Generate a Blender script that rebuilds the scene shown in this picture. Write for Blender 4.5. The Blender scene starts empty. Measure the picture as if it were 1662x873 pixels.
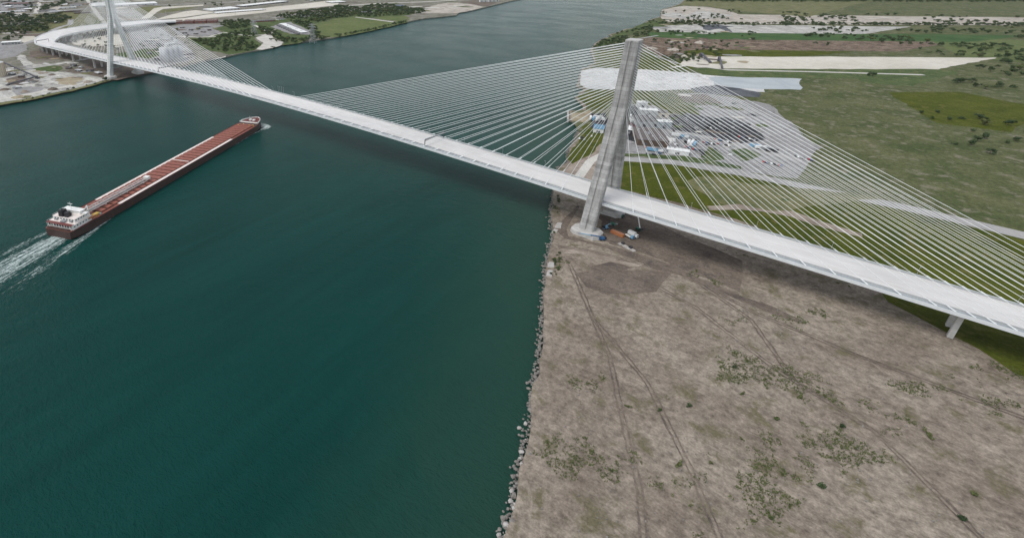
import bpy, math, random
import numpy as np
from mathutils import Vector, Matrix
SC = bpy.context.scene
COL = SC.collection
RAD = math.radians

# ------------------------------------------------------------------ camera
CAM_POS = (122.673, -416.765, 211.576)
YAW, PITCH, ROLL = 0.72759, -0.44288, -0.003452
cam_d = bpy.data.cameras.new('camera')
cam = bpy.data.objects.new('camera', cam_d)
COL.objects.link(cam)
fw = Vector((-math.sin(YAW)*math.cos(PITCH), math.cos(YAW)*math.cos(PITCH), math.sin(PITCH)))
rt = Vector((math.cos(YAW), math.sin(YAW), 0)); up = rt.cross(fw)
r2 = math.cos(ROLL)*rt + math.sin(ROLL)*up; u2 = -math.sin(ROLL)*rt + math.cos(ROLL)*up
cam.matrix_world = Matrix(((r2.x, u2.x, -fw.x, CAM_POS[0]), (r2.y, u2.y, -fw.y, CAM_POS[1]), (r2.z, u2.z, -fw.z, CAM_POS[2]), (0, 0, 0, 1)))
cam_d.sensor_fit = 'HORIZONTAL'; cam_d.sensor_width = 36.0
cam_d.lens = 863.661/1662*36.0
cam_d.shift_x = (831-610.254)/1662
cam_d.shift_y = (322.278-436.5)/1662
cam_d.clip_start = 1.0; cam_d.clip_end = 20000
SC.camera = cam

# ------------------------------------------------------------------ sky, sun, exposure
SUN_EL, SUN_AZ = RAD(58), RAD(205)         # high, veiled sun on the camera's side of the bridge
wd = bpy.data.worlds.new('World'); SC.world = wd; wd.use_nodes = True
nt = wd.node_tree; bg = nt.nodes['Background']
sky = nt.nodes.new('ShaderNodeTexSky'); sky.sky_type = 'NISHITA'; sky.sun_disc = False
sky.sun_elevation = SUN_EL; sky.sun_rotation = SUN_AZ
sky.air_density = 1.0; sky.dust_density = 0.8; sky.ozone_density = 1.0
hs = nt.nodes.new('ShaderNodeHueSaturation'); hs.inputs['Saturation'].default_value = 0.32
nt.links.new(sky.outputs[0], hs.inputs['Color']); nt.links.new(hs.outputs[0], bg.inputs['Color'])
bg.inputs['Strength'].default_value = 0.145
sun_d = bpy.data.lights.new('sun', 'SUN'); sun_d.energy = 1.2; sun_d.angle = RAD(30); sun_d.color = (1, .96, .9)
sun = bpy.data.objects.new('sun', sun_d); COL.objects.link(sun)
sdir = Vector((math.cos(SUN_EL)*math.sin(SUN_AZ), math.cos(SUN_EL)*math.cos(SUN_AZ), math.sin(SUN_EL)))
sun.rotation_euler = sdir.to_track_quat('Z', 'Y').to_euler()
SC.view_settings.view_transform = 'Standard'; SC.view_settings.look = 'None'
SC.view_settings.exposure = 0.55; SC.view_settings.gamma = 1.0
SC.view_settings.use_curve_mapping = False

# ------------------------------------------------------------------ layout (metres; X along the bridge, Y upstream, water at 0)
SH_FAR = [(-640.0, -3500.0), (-770.0, -900.0), (-795.0, -420.0), (-803.7, -211.1), (-804.6, -160.8), (-814.1, -102.7), (-838.7, -31.6), (-838.9, 12.9), (-843.6, 56.7), (-855.4, 120.5), (-873.3, 187.1), (-877.0, 228.2), (-883.0, 241.5), (-865.3, 220.3), (-875.9, 257.0), (-879.9, 292.1), (-879.9, 312.0), (-878.8, 333.3), (-880.9, 352.4), (-897.4, 392.7), (-888.7, 440.2), (-892.1, 454.9), (-884.2, 498.1), (-880.7, 558.4), (-888.0, 634.0), (-894.7, 701.9), (-914.7, 831.3), (-930.3, 908.4), (-941.6, 1016.9), (-922.9, 1085.4), (-912.9, 1148.8), (-944.7, 1215.1), (-950.7, 1323.0), (-971.7, 1442.5), (-1020.5, 1720.2), (-1080.0, 2300.0), (-1250.0, 3600.0), (-1900.0, 7000.0)]
SH_NEAR = [(-1000.0, 7000.0), (-640.0, 3600.0), (-494.5, 2263.5), (-454.6, 2022.8), (-447.4, 1879.4), (-450.1, 1767.6), (-415.9, 1646.5), (-386.6, 1536.4), (-389.5, 1451.5), (-377.6, 1347.5), (-356.0, 1245.4), (-376.2, 1180.3), (-371.5, 1123.6), (-372.1, 1079.7), (-374.1, 1050.1), (-356.9, 1024.2), (-360.0, 970.0), (-349.3, 895.0), (-332.1, 832.6), (-320.0, 791.6), (-285.7, 717.9), (-259.9, 664.5), (-254.7, 585.6), (-230.2, 512.7), (-209.6, 453.4), (-191.6, 447.0), (-182.2, 383.7), (-153.0, 345.1), (-144.8, 322.8), (-157.2, 303.8), (-140.3, 264.8), (-123.8, 257.6), (-118.3, 252.0), (-106.8, 213.0), (-99.7, 189.0), (-92.4, 156.3), (-76.4, 114.8), (-77.1, 93.5), (-59.1, 47.0), (-45.5, 12.2), (-33.6, -15.8), (-23.7, -34.6), (-15.8, -50.5), (-11.0, -67.5), (-5.0, -84.3), (-0.8, -95.9), (28.0, -160.0), (52.0, -222.0), (88.0, -330.0), (140.0, -470.0), (230.0, -800.0), (420.0, -1600.0), (900.0, -3500.0)]
PATCHES = [('gravel_yard', 'gravel_pale', 1, 1, [(-1093.1, -187.8), (-1084.7, -130.8), (-1064.2, -105.8), (-1031.1, -84.6), (-996.9, -69.7), (-957.7, -57.2), (-919.7, -45.1), (-868.5, -34.0), (-844.9, -39.0), (-821.4, -89.6), (-813.9, -139.3), (-808.0, -176.3), (-814.2, -207.4), (-810.6, -254.7)]),
 ('sand_patch', 'sand_brown', 2, 1, [(-905.3, -97.3), (-917.5, -82.7), (-918.2, -63.8), (-896.1, -57.8), (-878.4, -61.7), (-859.8, -76.3), (-855.2, -96.0), (-870.2, -103.1)]),
 ('quay_grass', 'grass_dry', 2, 1, [(-810.6, -254.7), (-814.2, -207.4), (-808.0, -176.3), (-813.9, -139.3), (-821.4, -89.6), (-843.2, -37.5), (-832.0, -34.0), (-828.9, -37.5), (-804.8, -105.7), (-795.3, -163.3), (-794.7, -212.9), (-784.7, -260.8)]),
 ('dirt_yard', 'dirt_dark', 1, 1, [(-1250.2, -24.0), (-1246.2, -0.3), (-1171.3, 23.8), (-1071.3, 34.7), (-992.6, 50.4), (-912.0, 55.5), (-846.6, 52.7), (-828.5, -24.8), (-848.0, -35.4), (-915.4, -41.4), (-967.7, -58.8), (-1011.3, 9.6), (-1070.1, 9.4), (-1138.0, -49.0), (-1187.4, -46.8)]),
 ('grass_patch', 'grass', 2, 1, [(-1052.5, -88.3), (-1061.8, -57.8), (-1026.0, -42.6), (-994.6, -53.2), (-979.1, -68.6), (-1018.9, -88.7)]),
 ('gravel_track', 'gravel_pale', 3, 1, [(-1201.6, -68.1), (-1226.3, -52.3), (-1193.4, -52.0), (-1139.0, -67.0), (-1084.2, -69.2), (-1067.6, -38.8), (-1070.1, 9.4), (-1073.4, 41.9), (-1058.5, 36.8), (-1052.6, -9.5), (-1044.3, -58.4), (-1048.0, -84.4), (-1053.4, -96.5), (-1109.6, -83.0), (-1169.1, -75.7)]),
 ('paved_lot', 'beige', 1, 1, [(-1348.3, 93.7), (-1404.2, 124.1), (-1434.1, 154.3), (-1467.3, 200.1), (-1471.0, 243.9), (-1420.4, 255.3), (-1297.9, 214.5), (-1162.3, 157.5), (-1159.3, 126.9), (-1211.5, 93.2), (-1271.5, 75.6)]),
 ('grass_patch', 'grass', 2, 1, [(-1078.1, 84.3), (-1087.1, 115.7), (-1041.6, 96.8), (-1008.4, 88.8), (-1032.8, 76.7)]),
 ('grass_patch', 'grass', 2, 1, [(-1075.6, 125.6), (-1092.2, 152.3), (-1073.2, 189.7), (-1018.3, 174.6), (-987.3, 143.3), (-971.9, 102.4), (-1007.1, 98.8)]),
 ('asphalt_lot', 'grey_lot', 1, 1, [(-1431.0, 277.8), (-1484.3, 368.5), (-1427.5, 381.0), (-1262.3, 314.6), (-1094.7, 261.4), (-970.0, 206.1), (-894.3, 169.0), (-874.8, 118.9), (-873.8, 73.2), (-971.8, 85.2), (-1108.2, 138.6)]),
 ('quay_path', 'pale', 3, 0, [(-838.0, 92.7), (-856.9, 162.9), (-874.1, 226.6), (-864.2, 221.5), (-857.8, 170.5), (-837.9, 100.3)]),
 ('plaza', 'beige', 2, 0, [(-1567.5, 431.7), (-1609.9, 479.5), (-1653.6, 532.0), (-1716.0, 626.1), (-1721.6, 673.8), (-1622.3, 679.0), (-1598.8, 673.7), (-1566.1, 538.1)]),
 ('plaza', 'beige', 2, 0, [(-1575.3, 405.2), (-1552.9, 424.1), (-1535.9, 520.4), (-1580.7, 664.3), (-1546.2, 768.1), (-1596.7, 917.9), (-1596.5, 1072.2), (-1616.3, 1226.7), (-1592.0, 1283.1), (-1451.4, 1129.3), (-1455.0, 978.5), (-1476.3, 878.8), (-1465.5, 760.8), (-1471.3, 639.8), (-1478.6, 486.7), (-1539.0, 396.7)]),
 ('access_road', 'beige', 3, 0, [(-1631.2, 419.2), (-1762.8, 511.7), (-1900.7, 606.9), (-1921.3, 647.7), (-1880.9, 804.0), (-1838.0, 777.1), (-1853.4, 618.3), (-1774.1, 551.9), (-1623.7, 446.5)]),
 ('grass_patch', 'grass_dry', 2, 1, [(-1942.4, 544.0), (-1983.8, 625.4), (-1959.5, 676.0), (-1891.7, 614.4), (-1752.8, 520.1), (-1713.3, 481.9)]),
 ('grass_patch', 'grass_dry', 2, 1, [(-1732.9, 536.8), (-1819.0, 592.4), (-1851.6, 705.6), (-1794.9, 723.7), (-1741.6, 604.7)]),
 ('gravel_yard', 'grey_lot', 2, 1, [(-1384.9, 382.7), (-1399.4, 440.2), (-1336.0, 493.9), (-1284.5, 502.0), (-1256.0, 442.2), (-1153.0, 407.5), (-1149.1, 354.8), (-1213.7, 313.6)]),
 ('rough_grass', 'grass', 1, 1, [(-1163.9, 302.0), (-1133.9, 354.2), (-1184.6, 424.8), (-1266.9, 449.2), (-1349.4, 556.7), (-1330.6, 611.5), (-1296.2, 680.6), (-1185.7, 620.9), (-1082.3, 511.7), (-1030.2, 415.9), (-939.0, 371.1), (-882.6, 311.0), (-876.2, 257.5), (-883.2, 242.0), (-985.7, 243.5)]),
 ('concrete_apron', 'pale', 3, 1, [(-1027.8, 417.9), (-1059.1, 473.1), (-1007.0, 462.2), (-989.0, 438.0), (-930.4, 425.5), (-884.2, 384.0), (-875.3, 322.4), (-894.4, 321.6), (-942.7, 379.4)]),
 ('rough_grass', 'grass', 1, 1, [(-1296.2, 680.6), (-1312.0, 796.0), (-1274.9, 873.0), (-1263.2, 979.6), (-1261.3, 1140.1), (-1201.1, 1247.3), (-1071.8, 1190.6), (-1032.8, 1053.1), (-1078.8, 904.9), (-1158.1, 817.4), (-1101.9, 691.7), (-999.4, 582.1), (-910.9, 491.8), (-883.5, 441.7), (-888.7, 391.3), (-942.7, 439.5), (-1013.0, 457.0), (-1164.4, 603.6)]),
 ('gravel_yard', 'grey_lot', 3, 1, [(-1160.0, 573.1), (-1202.0, 643.5), (-1204.4, 679.0), (-996.9, 584.2), (-964.3, 539.6), (-1018.0, 522.3)]),
 ('meadow', 'grass_bright', 2, 1, [(-1101.9, 691.7), (-1158.1, 817.4), (-1139.3, 896.8), (-1050.2, 887.8), (-959.9, 885.4), (-971.0, 974.9), (-922.3, 898.3), (-906.7, 821.6), (-886.5, 693.0), (-879.8, 625.5), (-879.5, 557.4), (-894.7, 518.4), (-982.6, 566.8)]),
 ('meadow', 'grass_bright', 3, 1, [(-1057.7, 902.0), (-1081.1, 967.6), (-1037.6, 1026.4), (-979.4, 988.6), (-962.0, 902.7)]),
 ('footpath', 'pale', 4, 0, [(-1136.2, 899.4), (-1053.9, 894.8), (-959.9, 885.4), (-952.1, 873.1), (-1045.0, 882.0), (-1127.1, 889.8)]),
 ('sand_yard', 'sand_pale', 2, 1, [(-1066.2, 1095.4), (-1048.4, 1159.3), (-1156.9, 1343.5), (-1186.8, 1511.7), (-1055.4, 1489.5), (-979.1, 1432.3), (-944.0, 1271.8), (-945.2, 1196.7), (-1009.7, 1142.7)]),
 ('dark_yard', 'dirt_dark', 3, 1, [(-1157.8, 1535.7), (-1163.3, 1637.2), (-1093.5, 1694.8), (-1015.9, 1586.3), (-981.9, 1459.1), (-1055.4, 1489.5)]),
 ('paved_lot', 'pale', 2, 1, [(-2164.5, 175.1), (-2197.5, 223.3), (-2122.0, 235.5), (-2023.2, 198.8), (-2039.9, 139.8)]),
 ('gravel_yard', 'grey_lot', 1, 1, [(-2703.7, 327.9), (-2599.2, 414.3), (-2303.8, 329.1), (-2140.5, 245.3), (-2209.2, 187.8)]),
 ('access_road', 'pale', 3, 1, [(-2073.6, 251.3), (-2400.8, 372.3), (-2702.2, 483.0), (-2689.0, 493.8), (-2335.1, 363.7), (-2039.4, 255.6)]),
 ('grass_patch', 'grass_dry', 1, 1, [(-2035.5, 235.0), (-2009.5, 280.7), (-2045.8, 376.3), (-1952.4, 402.7), (-1649.5, 322.9), (-1583.9, 248.8), (-1584.4, 180.3), (-1546.1, 117.9), (-1541.3, 63.1), (-1611.3, 93.3), (-1714.7, 173.8)]),
 ('gravel_yard', 'sand_pale', 3, 1, [(-2184.3, 342.2), (-2306.1, 419.0), (-2197.6, 388.2), (-2116.9, 343.6)]),
 ('gravel_yard', 'beige', 2, 1, [(-1508.5, 35.3), (-1504.7, 66.0), (-1430.8, 48.7), (-1391.3, 8.3), (-1421.1, 6.9)]),
 ('asphalt_lot', 'grey_lot', 1, 1, [(-1506.2, -89.9), (-1458.4, -24.9), (-1391.3, 8.3), (-1290.4, -17.3), (-1210.4, -66.6), (-1204.1, -97.0), (-1231.6, -155.0)]),
 ('gravel_yard', 'gravel_white', 1, 1, [(-250.7, 580.5), (-238.1, 613.2), (-205.8, 641.0), (-154.4, 670.6), (-104.1, 678.7), (-57.5, 692.1), (13.2, 714.5), (29.2, 603.8), (-15.9, 575.0), (-69.3, 539.4), (-111.2, 492.6), (-147.0, 472.1), (-178.3, 450.5), (-190.3, 445.4), (-217.8, 484.5)]),
 ('rough_grass', 'grass_olive', 1, 1, [(-302.1, 768.7), (-293.1, 815.8), (-257.3, 846.4), (-211.9, 865.5), (-141.2, 782.2), (-95.6, 728.5), (-114.0, 677.2), (-171.7, 655.8), (-238.4, 620.2), (-259.1, 664.5)]),
 ('rough_grass', 'grass_olive', 2, 1, [(-183.9, 429.6), (-160.4, 455.3), (-137.8, 459.1), (-110.1, 353.7), (-127.6, 342.7), (-144.4, 340.7), (-159.7, 362.7), (-176.5, 376.0)]),
 ('sand_spit', 'sand_brown', 2, 1, [(-150.1, 294.6), (-139.2, 308.1), (-139.5, 328.2), (-125.4, 312.2), (-116.9, 278.0), (-122.2, 262.6), (-136.4, 264.7)]),
 ('rough_grass', 'grass_olive', 2, 1, [(-114.2, 245.2), (-113.3, 266.8), (-98.3, 259.0), (-73.7, 219.9), (-69.7, 180.5), (-66.9, 131.5), (-73.4, 111.5), (-86.3, 144.7), (-92.8, 177.0), (-101.4, 204.8)]),
 ('dirt_yard', 'dirt_pale', 1, 1, [(-70.4, 114.1), (-75.3, 167.5), (-68.0, 204.3), (-46.7, 174.1), (-23.2, 82.6), (-61.2, 49.4), (-72.4, 85.1)]),
 ('meadow', 'grass_olive', 3, 1, [(-126.1, 469.2), (-102.6, 494.8), (-60.9, 505.5), (-14.2, 401.1), (-18.3, 389.8), (-49.4, 382.1), (-73.0, 411.3), (-104.3, 397.3)]),
 ('asphalt_lot', 'grey_lot', 1, 1, [(-128.2, 417.9), (-123.5, 461.3), (-34.1, 538.7), (48.1, 525.2), (119.9, 345.9), (110.6, 219.8), (65.3, 207.8), (4.2, 196.1), (-40.3, 174.6), (-87.4, 289.3)]),
 ('asphalt_lot', 'asphalt', 2, 1, [(-47.1, 376.3), (-15.4, 400.0), (43.2, 392.5), (67.1, 342.6), (51.3, 305.5), (16.9, 301.9), (-22.6, 301.8)]),
 ('grass_verge', 'grass', 4, 1, [(-40.7, 181.9), (-15.4, 198.9), (14.2, 217.1), (63.0, 221.4), (64.3, 213.6), (4.0, 197.1), (-38.1, 174.0)]),
 ('road', 'road_grey', 3, 0, [(-44.3, 167.3), (4.5, 195.1), (65.3, 207.8), (188.0, 213.3), (281.4, 207.3), (279.1, 190.3), (188.0, 197.0), (68.0, 192.8), (8.4, 180.6), (-39.3, 153.1)]),
 ('meadow', 'grass_olive', 2, 1, [(-38.7, 151.3), (8.9, 178.7), (68.3, 191.0), (188.0, 195.4), (278.9, 188.9), (261.5, 58.7), (188.0, 67.2), (87.6, 81.2), (39.5, 83.2), (-13.9, 81.1)]),
 ('bare_patch', 'grass_dry', 3, 1, [(30.2, 145.3), (36.0, 162.7), (52.8, 173.3), (76.2, 175.5), (179.5, 223.1), (104.5, 115.8), (85.4, 107.0), (71.1, 107.5), (56.4, 118.8), (42.0, 132.0)]),
 ('gravel_track', 'dirt_pale', 4, 1, [(62.0, 93.0), (81.6, 115.1), (120.4, 129.8), (165.9, 119.1), (166.2, 112.6), (117.6, 116.5), (83.1, 106.6), (64.3, 86.9)]),
 ('grass_patch', 'grass', 3, 1, [(22.7, 266.6), (33.6, 267.9), (45.7, 234.7), (35.4, 216.1), (27.8, 224.0)]),
 ('grass_patch', 'grass', 3, 1, [(45.9, 270.6), (56.8, 290.9), (76.6, 276.7), (62.6, 239.8)]),
 ('settling_pond', 'pond', 2, 1, [(-61.0, 663.1), (-21.6, 703.5), (60.9, 755.8), (70.6, 660.6), (-4.6, 606.2), (-41.2, 613.6)]),
 ('grass_strip', 'grass', 3, 1, [(-105.7, 727.2), (-69.7, 750.9), (229.8, 980.4), (148.3, 831.2), (-24.7, 694.4), (-73.9, 677.9)]),
 ('paved_lot', 'beige', 3, 1, [(-132.6, 858.3), (-107.7, 879.7), (337.5, 1244.1), (238.9, 1009.4), (-52.4, 765.7), (-98.4, 740.8), (-132.7, 749.4)]),
 ('grass_strip', 'grass_olive', 2, 1, [(-163.6, 916.7), (-126.8, 968.3), (118.4, 1148.4), (28.0, 978.4), (-107.7, 879.7), (-143.1, 858.3)]),
 ('scrap_yard', 'scrap', 1, 1, [(-301.1, 986.6), (-273.2, 1073.7), (-184.5, 1110.9), (296.8, 1472.6), (187.9, 1207.9), (-126.8, 968.3), (-163.6, 916.7), (-150.1, 816.8), (-182.6, 815.4), (-231.6, 888.8)]),
 ('lawn', 'grass_deep', 3, 1, [(-306.6, 1155.6), (-237.8, 1214.0), (431.4, 1713.0), (306.9, 1469.5), (-184.5, 1110.9), (-273.2, 1073.7), (-297.8, 1106.4)]),
 ('settling_pond', 'gravel_pale', 2, 1, [(-320.7, 1234.9), (-313.5, 1323.3), (-290.5, 1360.0), (-240.2, 1420.0), (213.6, 1735.8), (95.1, 1413.5), (-125.0, 1253.4), (-236.3, 1208.0), (-290.3, 1184.1)]),
 ('coal_patch', 'coal', 4, 1, [(-236.3, 1388.6), (-213.2, 1442.8), (-159.4, 1420.1), (-172.3, 1392.7), (-139.9, 1297.2), (-159.4, 1310.1), (-182.4, 1352.1), (-196.9, 1293.3), (-215.2, 1308.5)]),
 ('gravel_yard', 'sand_pale', 1, 1, [(-441.7, 1743.1), (-438.9, 1853.7), (-422.6, 1954.1), (-341.4, 1963.3), (-267.2, 1888.9), (-208.4, 1767.6), (615.1, 2330.2), (447.7, 1967.2), (-257.1, 1423.4), (-330.6, 1416.4), (-374.3, 1497.7)]),
 ('gravel_yard', 'gravel_pale', 2, 1, [(-411.7, 1643.8), (-377.5, 1696.4), (-330.1, 1620.5), (-344.4, 1798.7), (-307.2, 1804.5), (-216.6, 1715.8), (-243.2, 1587.5), (-315.8, 1526.4), (-373.5, 1540.5)]),
 ('rough_grass', 'grass', 2, 1, [(-375.5, 1305.7), (-374.5, 1417.4), (-326.5, 1401.2), (-320.1, 1317.7), (-323.3, 1232.7), (-333.6, 1192.6), (-337.3, 1086.7), (-316.8, 880.1), (-309.6, 791.7), (-338.2, 861.8), (-354.8, 1004.2), (-362.4, 1137.8)]),
 ('meadow', 'grass_dry', 2, 1, [(-444.2, 1997.0), (-472.4, 2172.0), (95.0, 2606.5), (-32.3, 1827.4), (-238.6, 1887.0), (-346.7, 1987.7), (-428.8, 1979.0)]),
 ('soil_heap_ground', 'dirt_dark', 3, 1, [(18.2, -88.4), (25.9, -74.4), (39.8, -58.9), (57.0, -46.9), (70.1, -42.8), (64.3, -71.6), (45.2, -97.7), (28.8, -98.1)]),
 ('worn_track', 'dirt_dark', 2, 1, [(-20.3, -33.5), (-26.8, -7.1), (-26.5, 22.0), (-20.3, 17.6), (-21.9, -5.8), (-15.4, -29.2), (-7.7, -38.7), (21.8, -33.3), (52.2, -30.3), (81.8, -34.5), (142.6, -46.0), (142.0, -51.3), (79.8, -42.4), (50.4, -38.7), (19.6, -40.1), (-9.8, -43.2)]),
 ('gravel_track', 'dirt_pale', 3, 1, [(-5.2, -66.8), (5.5, -52.5), (30.5, -44.8), (49.8, -43.6), (48.0, -51.6), (29.9, -55.6), (10.2, -58.0)]),
 ('dirt_pad', 'dirt_dark', 1, 1, [(-9.3, 16.0), (1.7, 36.8), (22.6, 36.3), (64.1, 23.0), (100.6, 6.6), (107.7, -33.4), (76.9, -30.5), (46.5, -26.0), (18.3, -30.1)]),
 ('dirt_pad', 'dirt_dark', 4, 1, [(19.7, -70.1), (27.9, -56.2), (46.7, -53.9), (37.6, -65.1), (25.8, -77.6)]),
 ('rough_grass', 'grass_olive', 2, 1, [(175.2, 43.6), (217.2, 36.2), (257.0, 24.9), (291.9, 5.9), (281.7, -43.1), (258.9, -23.2), (233.0, -22.6), (209.9, -2.1), (182.0, 13.8)]),
 ('ground_cover', 'open_land', 0, 0, [(-636.0, 3600.0), (-490.5, 2263.5), (-450.6, 2022.8), (-443.4, 1879.4), (-446.1, 1767.6), (-411.9, 1646.5), (-382.6, 1536.4), (-385.5, 1451.5), (-373.6, 1347.5), (-352.0, 1245.4), (-372.2, 1180.3), (-367.5, 1123.6), (-368.1, 1079.7), (-370.1, 1050.1), (-352.9, 1024.2), (-356.0, 970.0), (-345.3, 895.0), (-328.1, 832.6), (-316.0, 791.6), (-281.7, 717.9), (-255.89999999999998, 664.5), (-250.7, 585.6), (-226.2, 512.7), (-205.6, 453.4), (-187.6, 447.0), (-178.2, 383.7), (-149.0, 345.1), (-140.8, 322.8), (-153.2, 303.8), (-136.3, 264.8), (-102.8, 213.0), (-95.7, 189.0), (-88.4, 156.3), (-30.0, 130.0), (140.0, 60.0), (600.0, 40.0), (1500.0, -100.0), (4800.0, -300.0), (4800.0, 6800.0)]),
 ('road', 'pale', 3, 0, [(-2533.9, 626.2), (-2125.2, 482.5), (-1819.1, 374.8), (-1578.5, 293.6), (-1583.0, 280.4), (-1823.7, 361.6), (-2129.9, 469.3), (-2538.6, 613.0)]),
 ('road', 'road_grey', 3, 0, [(-1366.0, -17.8), (-1405.6, 18.8), (-1477.9, 85.7), (-1570.4, 124.4), (-1630.9, 173.0), (-1667.1, 210.2), (-1790.7, 259.2), (-1784.7, 274.1), (-1659.5, 224.2), (-1620.3, 184.9), (-1562.5, 138.3), (-1469.3, 99.2), (-1394.8, 30.6), (-1355.1, -6.0)]),
 ('road', 'pale', 4, 0, [(-1137.8, 351.9), (-1175.7, 423.3), (-1075.8, 429.5), (-1054.9, 467.0), (-1066.7, 493.7), (-1151.4, 528.2), (-1232.3, 561.0), (-1228.9, 569.3), (-1148.0, 536.5), (-1061.7, 501.2), (-1046.0, 465.7), (-1072.6, 421.1), (-1168.8, 417.5), (-1130.0, 356.4)]),
 ('road', 'grey_lot', 3, 0, [(-1321.8, 62.7), (-1407.7, 103.8), (-1451.0, 139.9), (-1482.1, 191.0), (-1496.2, 243.7), (-1478.9, 248.3), (-1465.5, 198.1), (-1437.3, 151.6), (-1398.5, 119.3), (-1314.1, 79.0)]),
 ('road', 'dirt_dark', 4, 0, [(-1229.1, 62.5), (-1211.5, 93.9), (-1191.5, 127.4), (-1177.7, 161.5), (-1168.4, 157.8), (-1182.6, 122.9), (-1202.8, 88.9), (-1220.4, 57.6)]),
 ('road', 'road_grey', 3, 0, [(-2127.9, 167.6), (-2083.2, 228.5), (-2067.2, 287.5), (-2097.5, 391.4), (-2107.1, 439.8), (-2091.4, 442.9), (-2082.1, 395.4), (-2051.2, 288.8), (-2068.9, 221.4), (-2115.0, 158.2)]),
 ('road', 'pale', 4, 0, [(-1212.4, 308.4), (-1152.4, 332.9), (-1126.6, 368.1), (-1117.0, 360.9), (-1145.6, 323.0), (-1207.9, 297.3)]),
 ('road', 'road_grey', 3, 0, [(-2302.6, 633.5), (-1995.9, 688.3), (-1934.0, 835.5), (-1846.6, 1046.6), (-1830.0, 1039.7), (-1917.4, 828.5), (-1987.2, 672.5), (-2299.4, 615.8)]),
 ('road', 'road_grey', 4, 0, [(-1327.5, 699.8), (-1345.1, 819.4), (-1318.8, 939.4), (-1269.3, 1113.3), (-1135.6, 1170.1), (-1035.8, 1150.0), (-1038.2, 1138.2), (-1133.8, 1158.2), (-1259.8, 1105.9), (-1307.2, 936.4), (-1333.1, 819.0), (-1315.7, 701.6)]),
 ('road', 'pale', 3, 0, [(-1422.1, 1133.6), (-1375.6, 1299.6), (-1292.6, 1436.0), (-1222.4, 1599.8), (-1204.0, 1592.0), (-1274.8, 1426.9), (-1357.3, 1291.7), (-1402.8, 1128.2)]),
 ('road', 'pale', 4, 0, [(-52.2, 60.4), (-58.0, 96.6), (-64.0, 132.8), (-61.8, 161.6), (-38.2, 169.3), (-35.7, 160.7), (-54.4, 156.4), (-55.0, 133.5), (-49.1, 98.0), (-43.4, 61.8)]),
 ('road', 'pale', 5, 0, [(-137.5, 712.5), (-115.3, 762.4), (-51.8, 757.5), (68.5, 840.3), (218.0, 935.6), (222.9, 928.0), (73.4, 832.8), (-48.3, 749.2), (-111.2, 754.4), (-129.2, 709.0)]),
 ('road', 'road_grey', 4, 0, [(-269.7, 1112.9), (-284.1, 1047.6), (-297.2, 1011.7), (-287.9, 949.2), (-195.7, 822.2), (-131.9, 758.3), (-136.8, 753.4), (-201.2, 817.8), (-294.1, 945.9), (-304.2, 1012.0), (-290.9, 1049.4), (-276.5, 1114.4)]),
 ('road', 'road_grey', 4, 0, [(-20.5, 307.6), (10.7, 309.1), (51.4, 302.7), (111.1, 287.5), (107.6, 273.9), (48.4, 289.0), (9.8, 295.2), (-19.8, 293.7)]),
 ('meadow', 'grass_olive', 1, 1, [(173.5, 728.7), (259.7, 803.4), (337.3, 754.7), (289.6, 567.4), (223.6, 560.0)]),
 ('meadow', 'grass_bright', 1, 1, [(233.8, 1518.4), (408.0, 1591.4), (473.8, 1396.6), (391.6, 1208.3), (282.5, 1214.6)]),
 ('rough_grass', 'grass', 1, 1, [(110.1, 920.4), (187.9, 1033.0), (270.7, 1002.0), (202.9, 807.7), (141.9, 783.5)]),
 ('wheel_rut', 'dirt_dark', 5, 0, [(13.8, -85.9), (16.5, -89.3), (19.3, -92.5), (21.6, -96.2), (24.0, -99.7), (26.5, -103.2), (29.3, -106.5), (31.6, -110.1), (33.9, -113.7), (36.6, -117.1), (39.0, -120.7), (41.6, -123.9), (44.1, -127.2), (46.5, -130.5), (48.7, -134.0), (51.5, -137.0), (53.8, -140.5), (56.1, -143.9), (58.7, -147.1), (60.9, -150.5), (63.5, -153.7), (66.2, -156.8), (67.6, -160.6), (69.6, -164.1), (71.4, -167.7), (73.5, -171.2), (75.4, -174.8), (77.1, -178.4), (78.6, -182.2), (80.7, -185.7), (82.7, -189.2), (84.4, -192.9), (86.4, -196.4), (88.7, -200.2), (90.5, -204.3), (92.9, -208.0), (94.4, -212.2), (97.2, -215.7), (99.3, -219.6), (101.3, -223.5), (103.5, -227.4), (105.8, -231.1), (106.9, -235.5), (108.2, -239.8), (110.3, -243.9), (111.9, -248.1), (113.5, -252.3), (114.9, -256.6), (114.0, -256.9), (112.5, -252.7), (110.9, -248.5), (109.3, -244.2), (107.7, -240.0), (106.1, -235.8), (104.7, -231.6), (102.7, -227.8), (100.8, -223.8), (98.5, -220.1), (96.3, -216.2), (93.9, -212.5), (92.2, -208.3), (89.5, -204.8), (87.9, -200.7), (85.7, -196.8), (83.9, -193.1), (81.7, -189.7), (80.2, -186.0), (77.7, -182.7), (76.3, -178.9), (74.4, -175.3), (72.5, -171.7), (70.8, -168.0), (68.8, -164.5), (66.8, -161.0), (65.7, -157.1), (63.1, -154.0), (60.2, -151.0), (58.0, -147.6), (55.5, -144.3), (52.9, -141.1), (50.6, -137.7), (48.3, -134.3), (45.6, -131.1), (43.2, -127.8), (41.0, -124.3), (38.2, -121.3), (36.1, -117.5), (33.4, -114.1), (30.6, -110.8), (28.9, -106.8), (26.0, -103.5), (23.5, -100.1), (21.1, -96.5), (18.4, -93.2), (15.8, -89.7), (13.4, -86.1)]),
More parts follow.
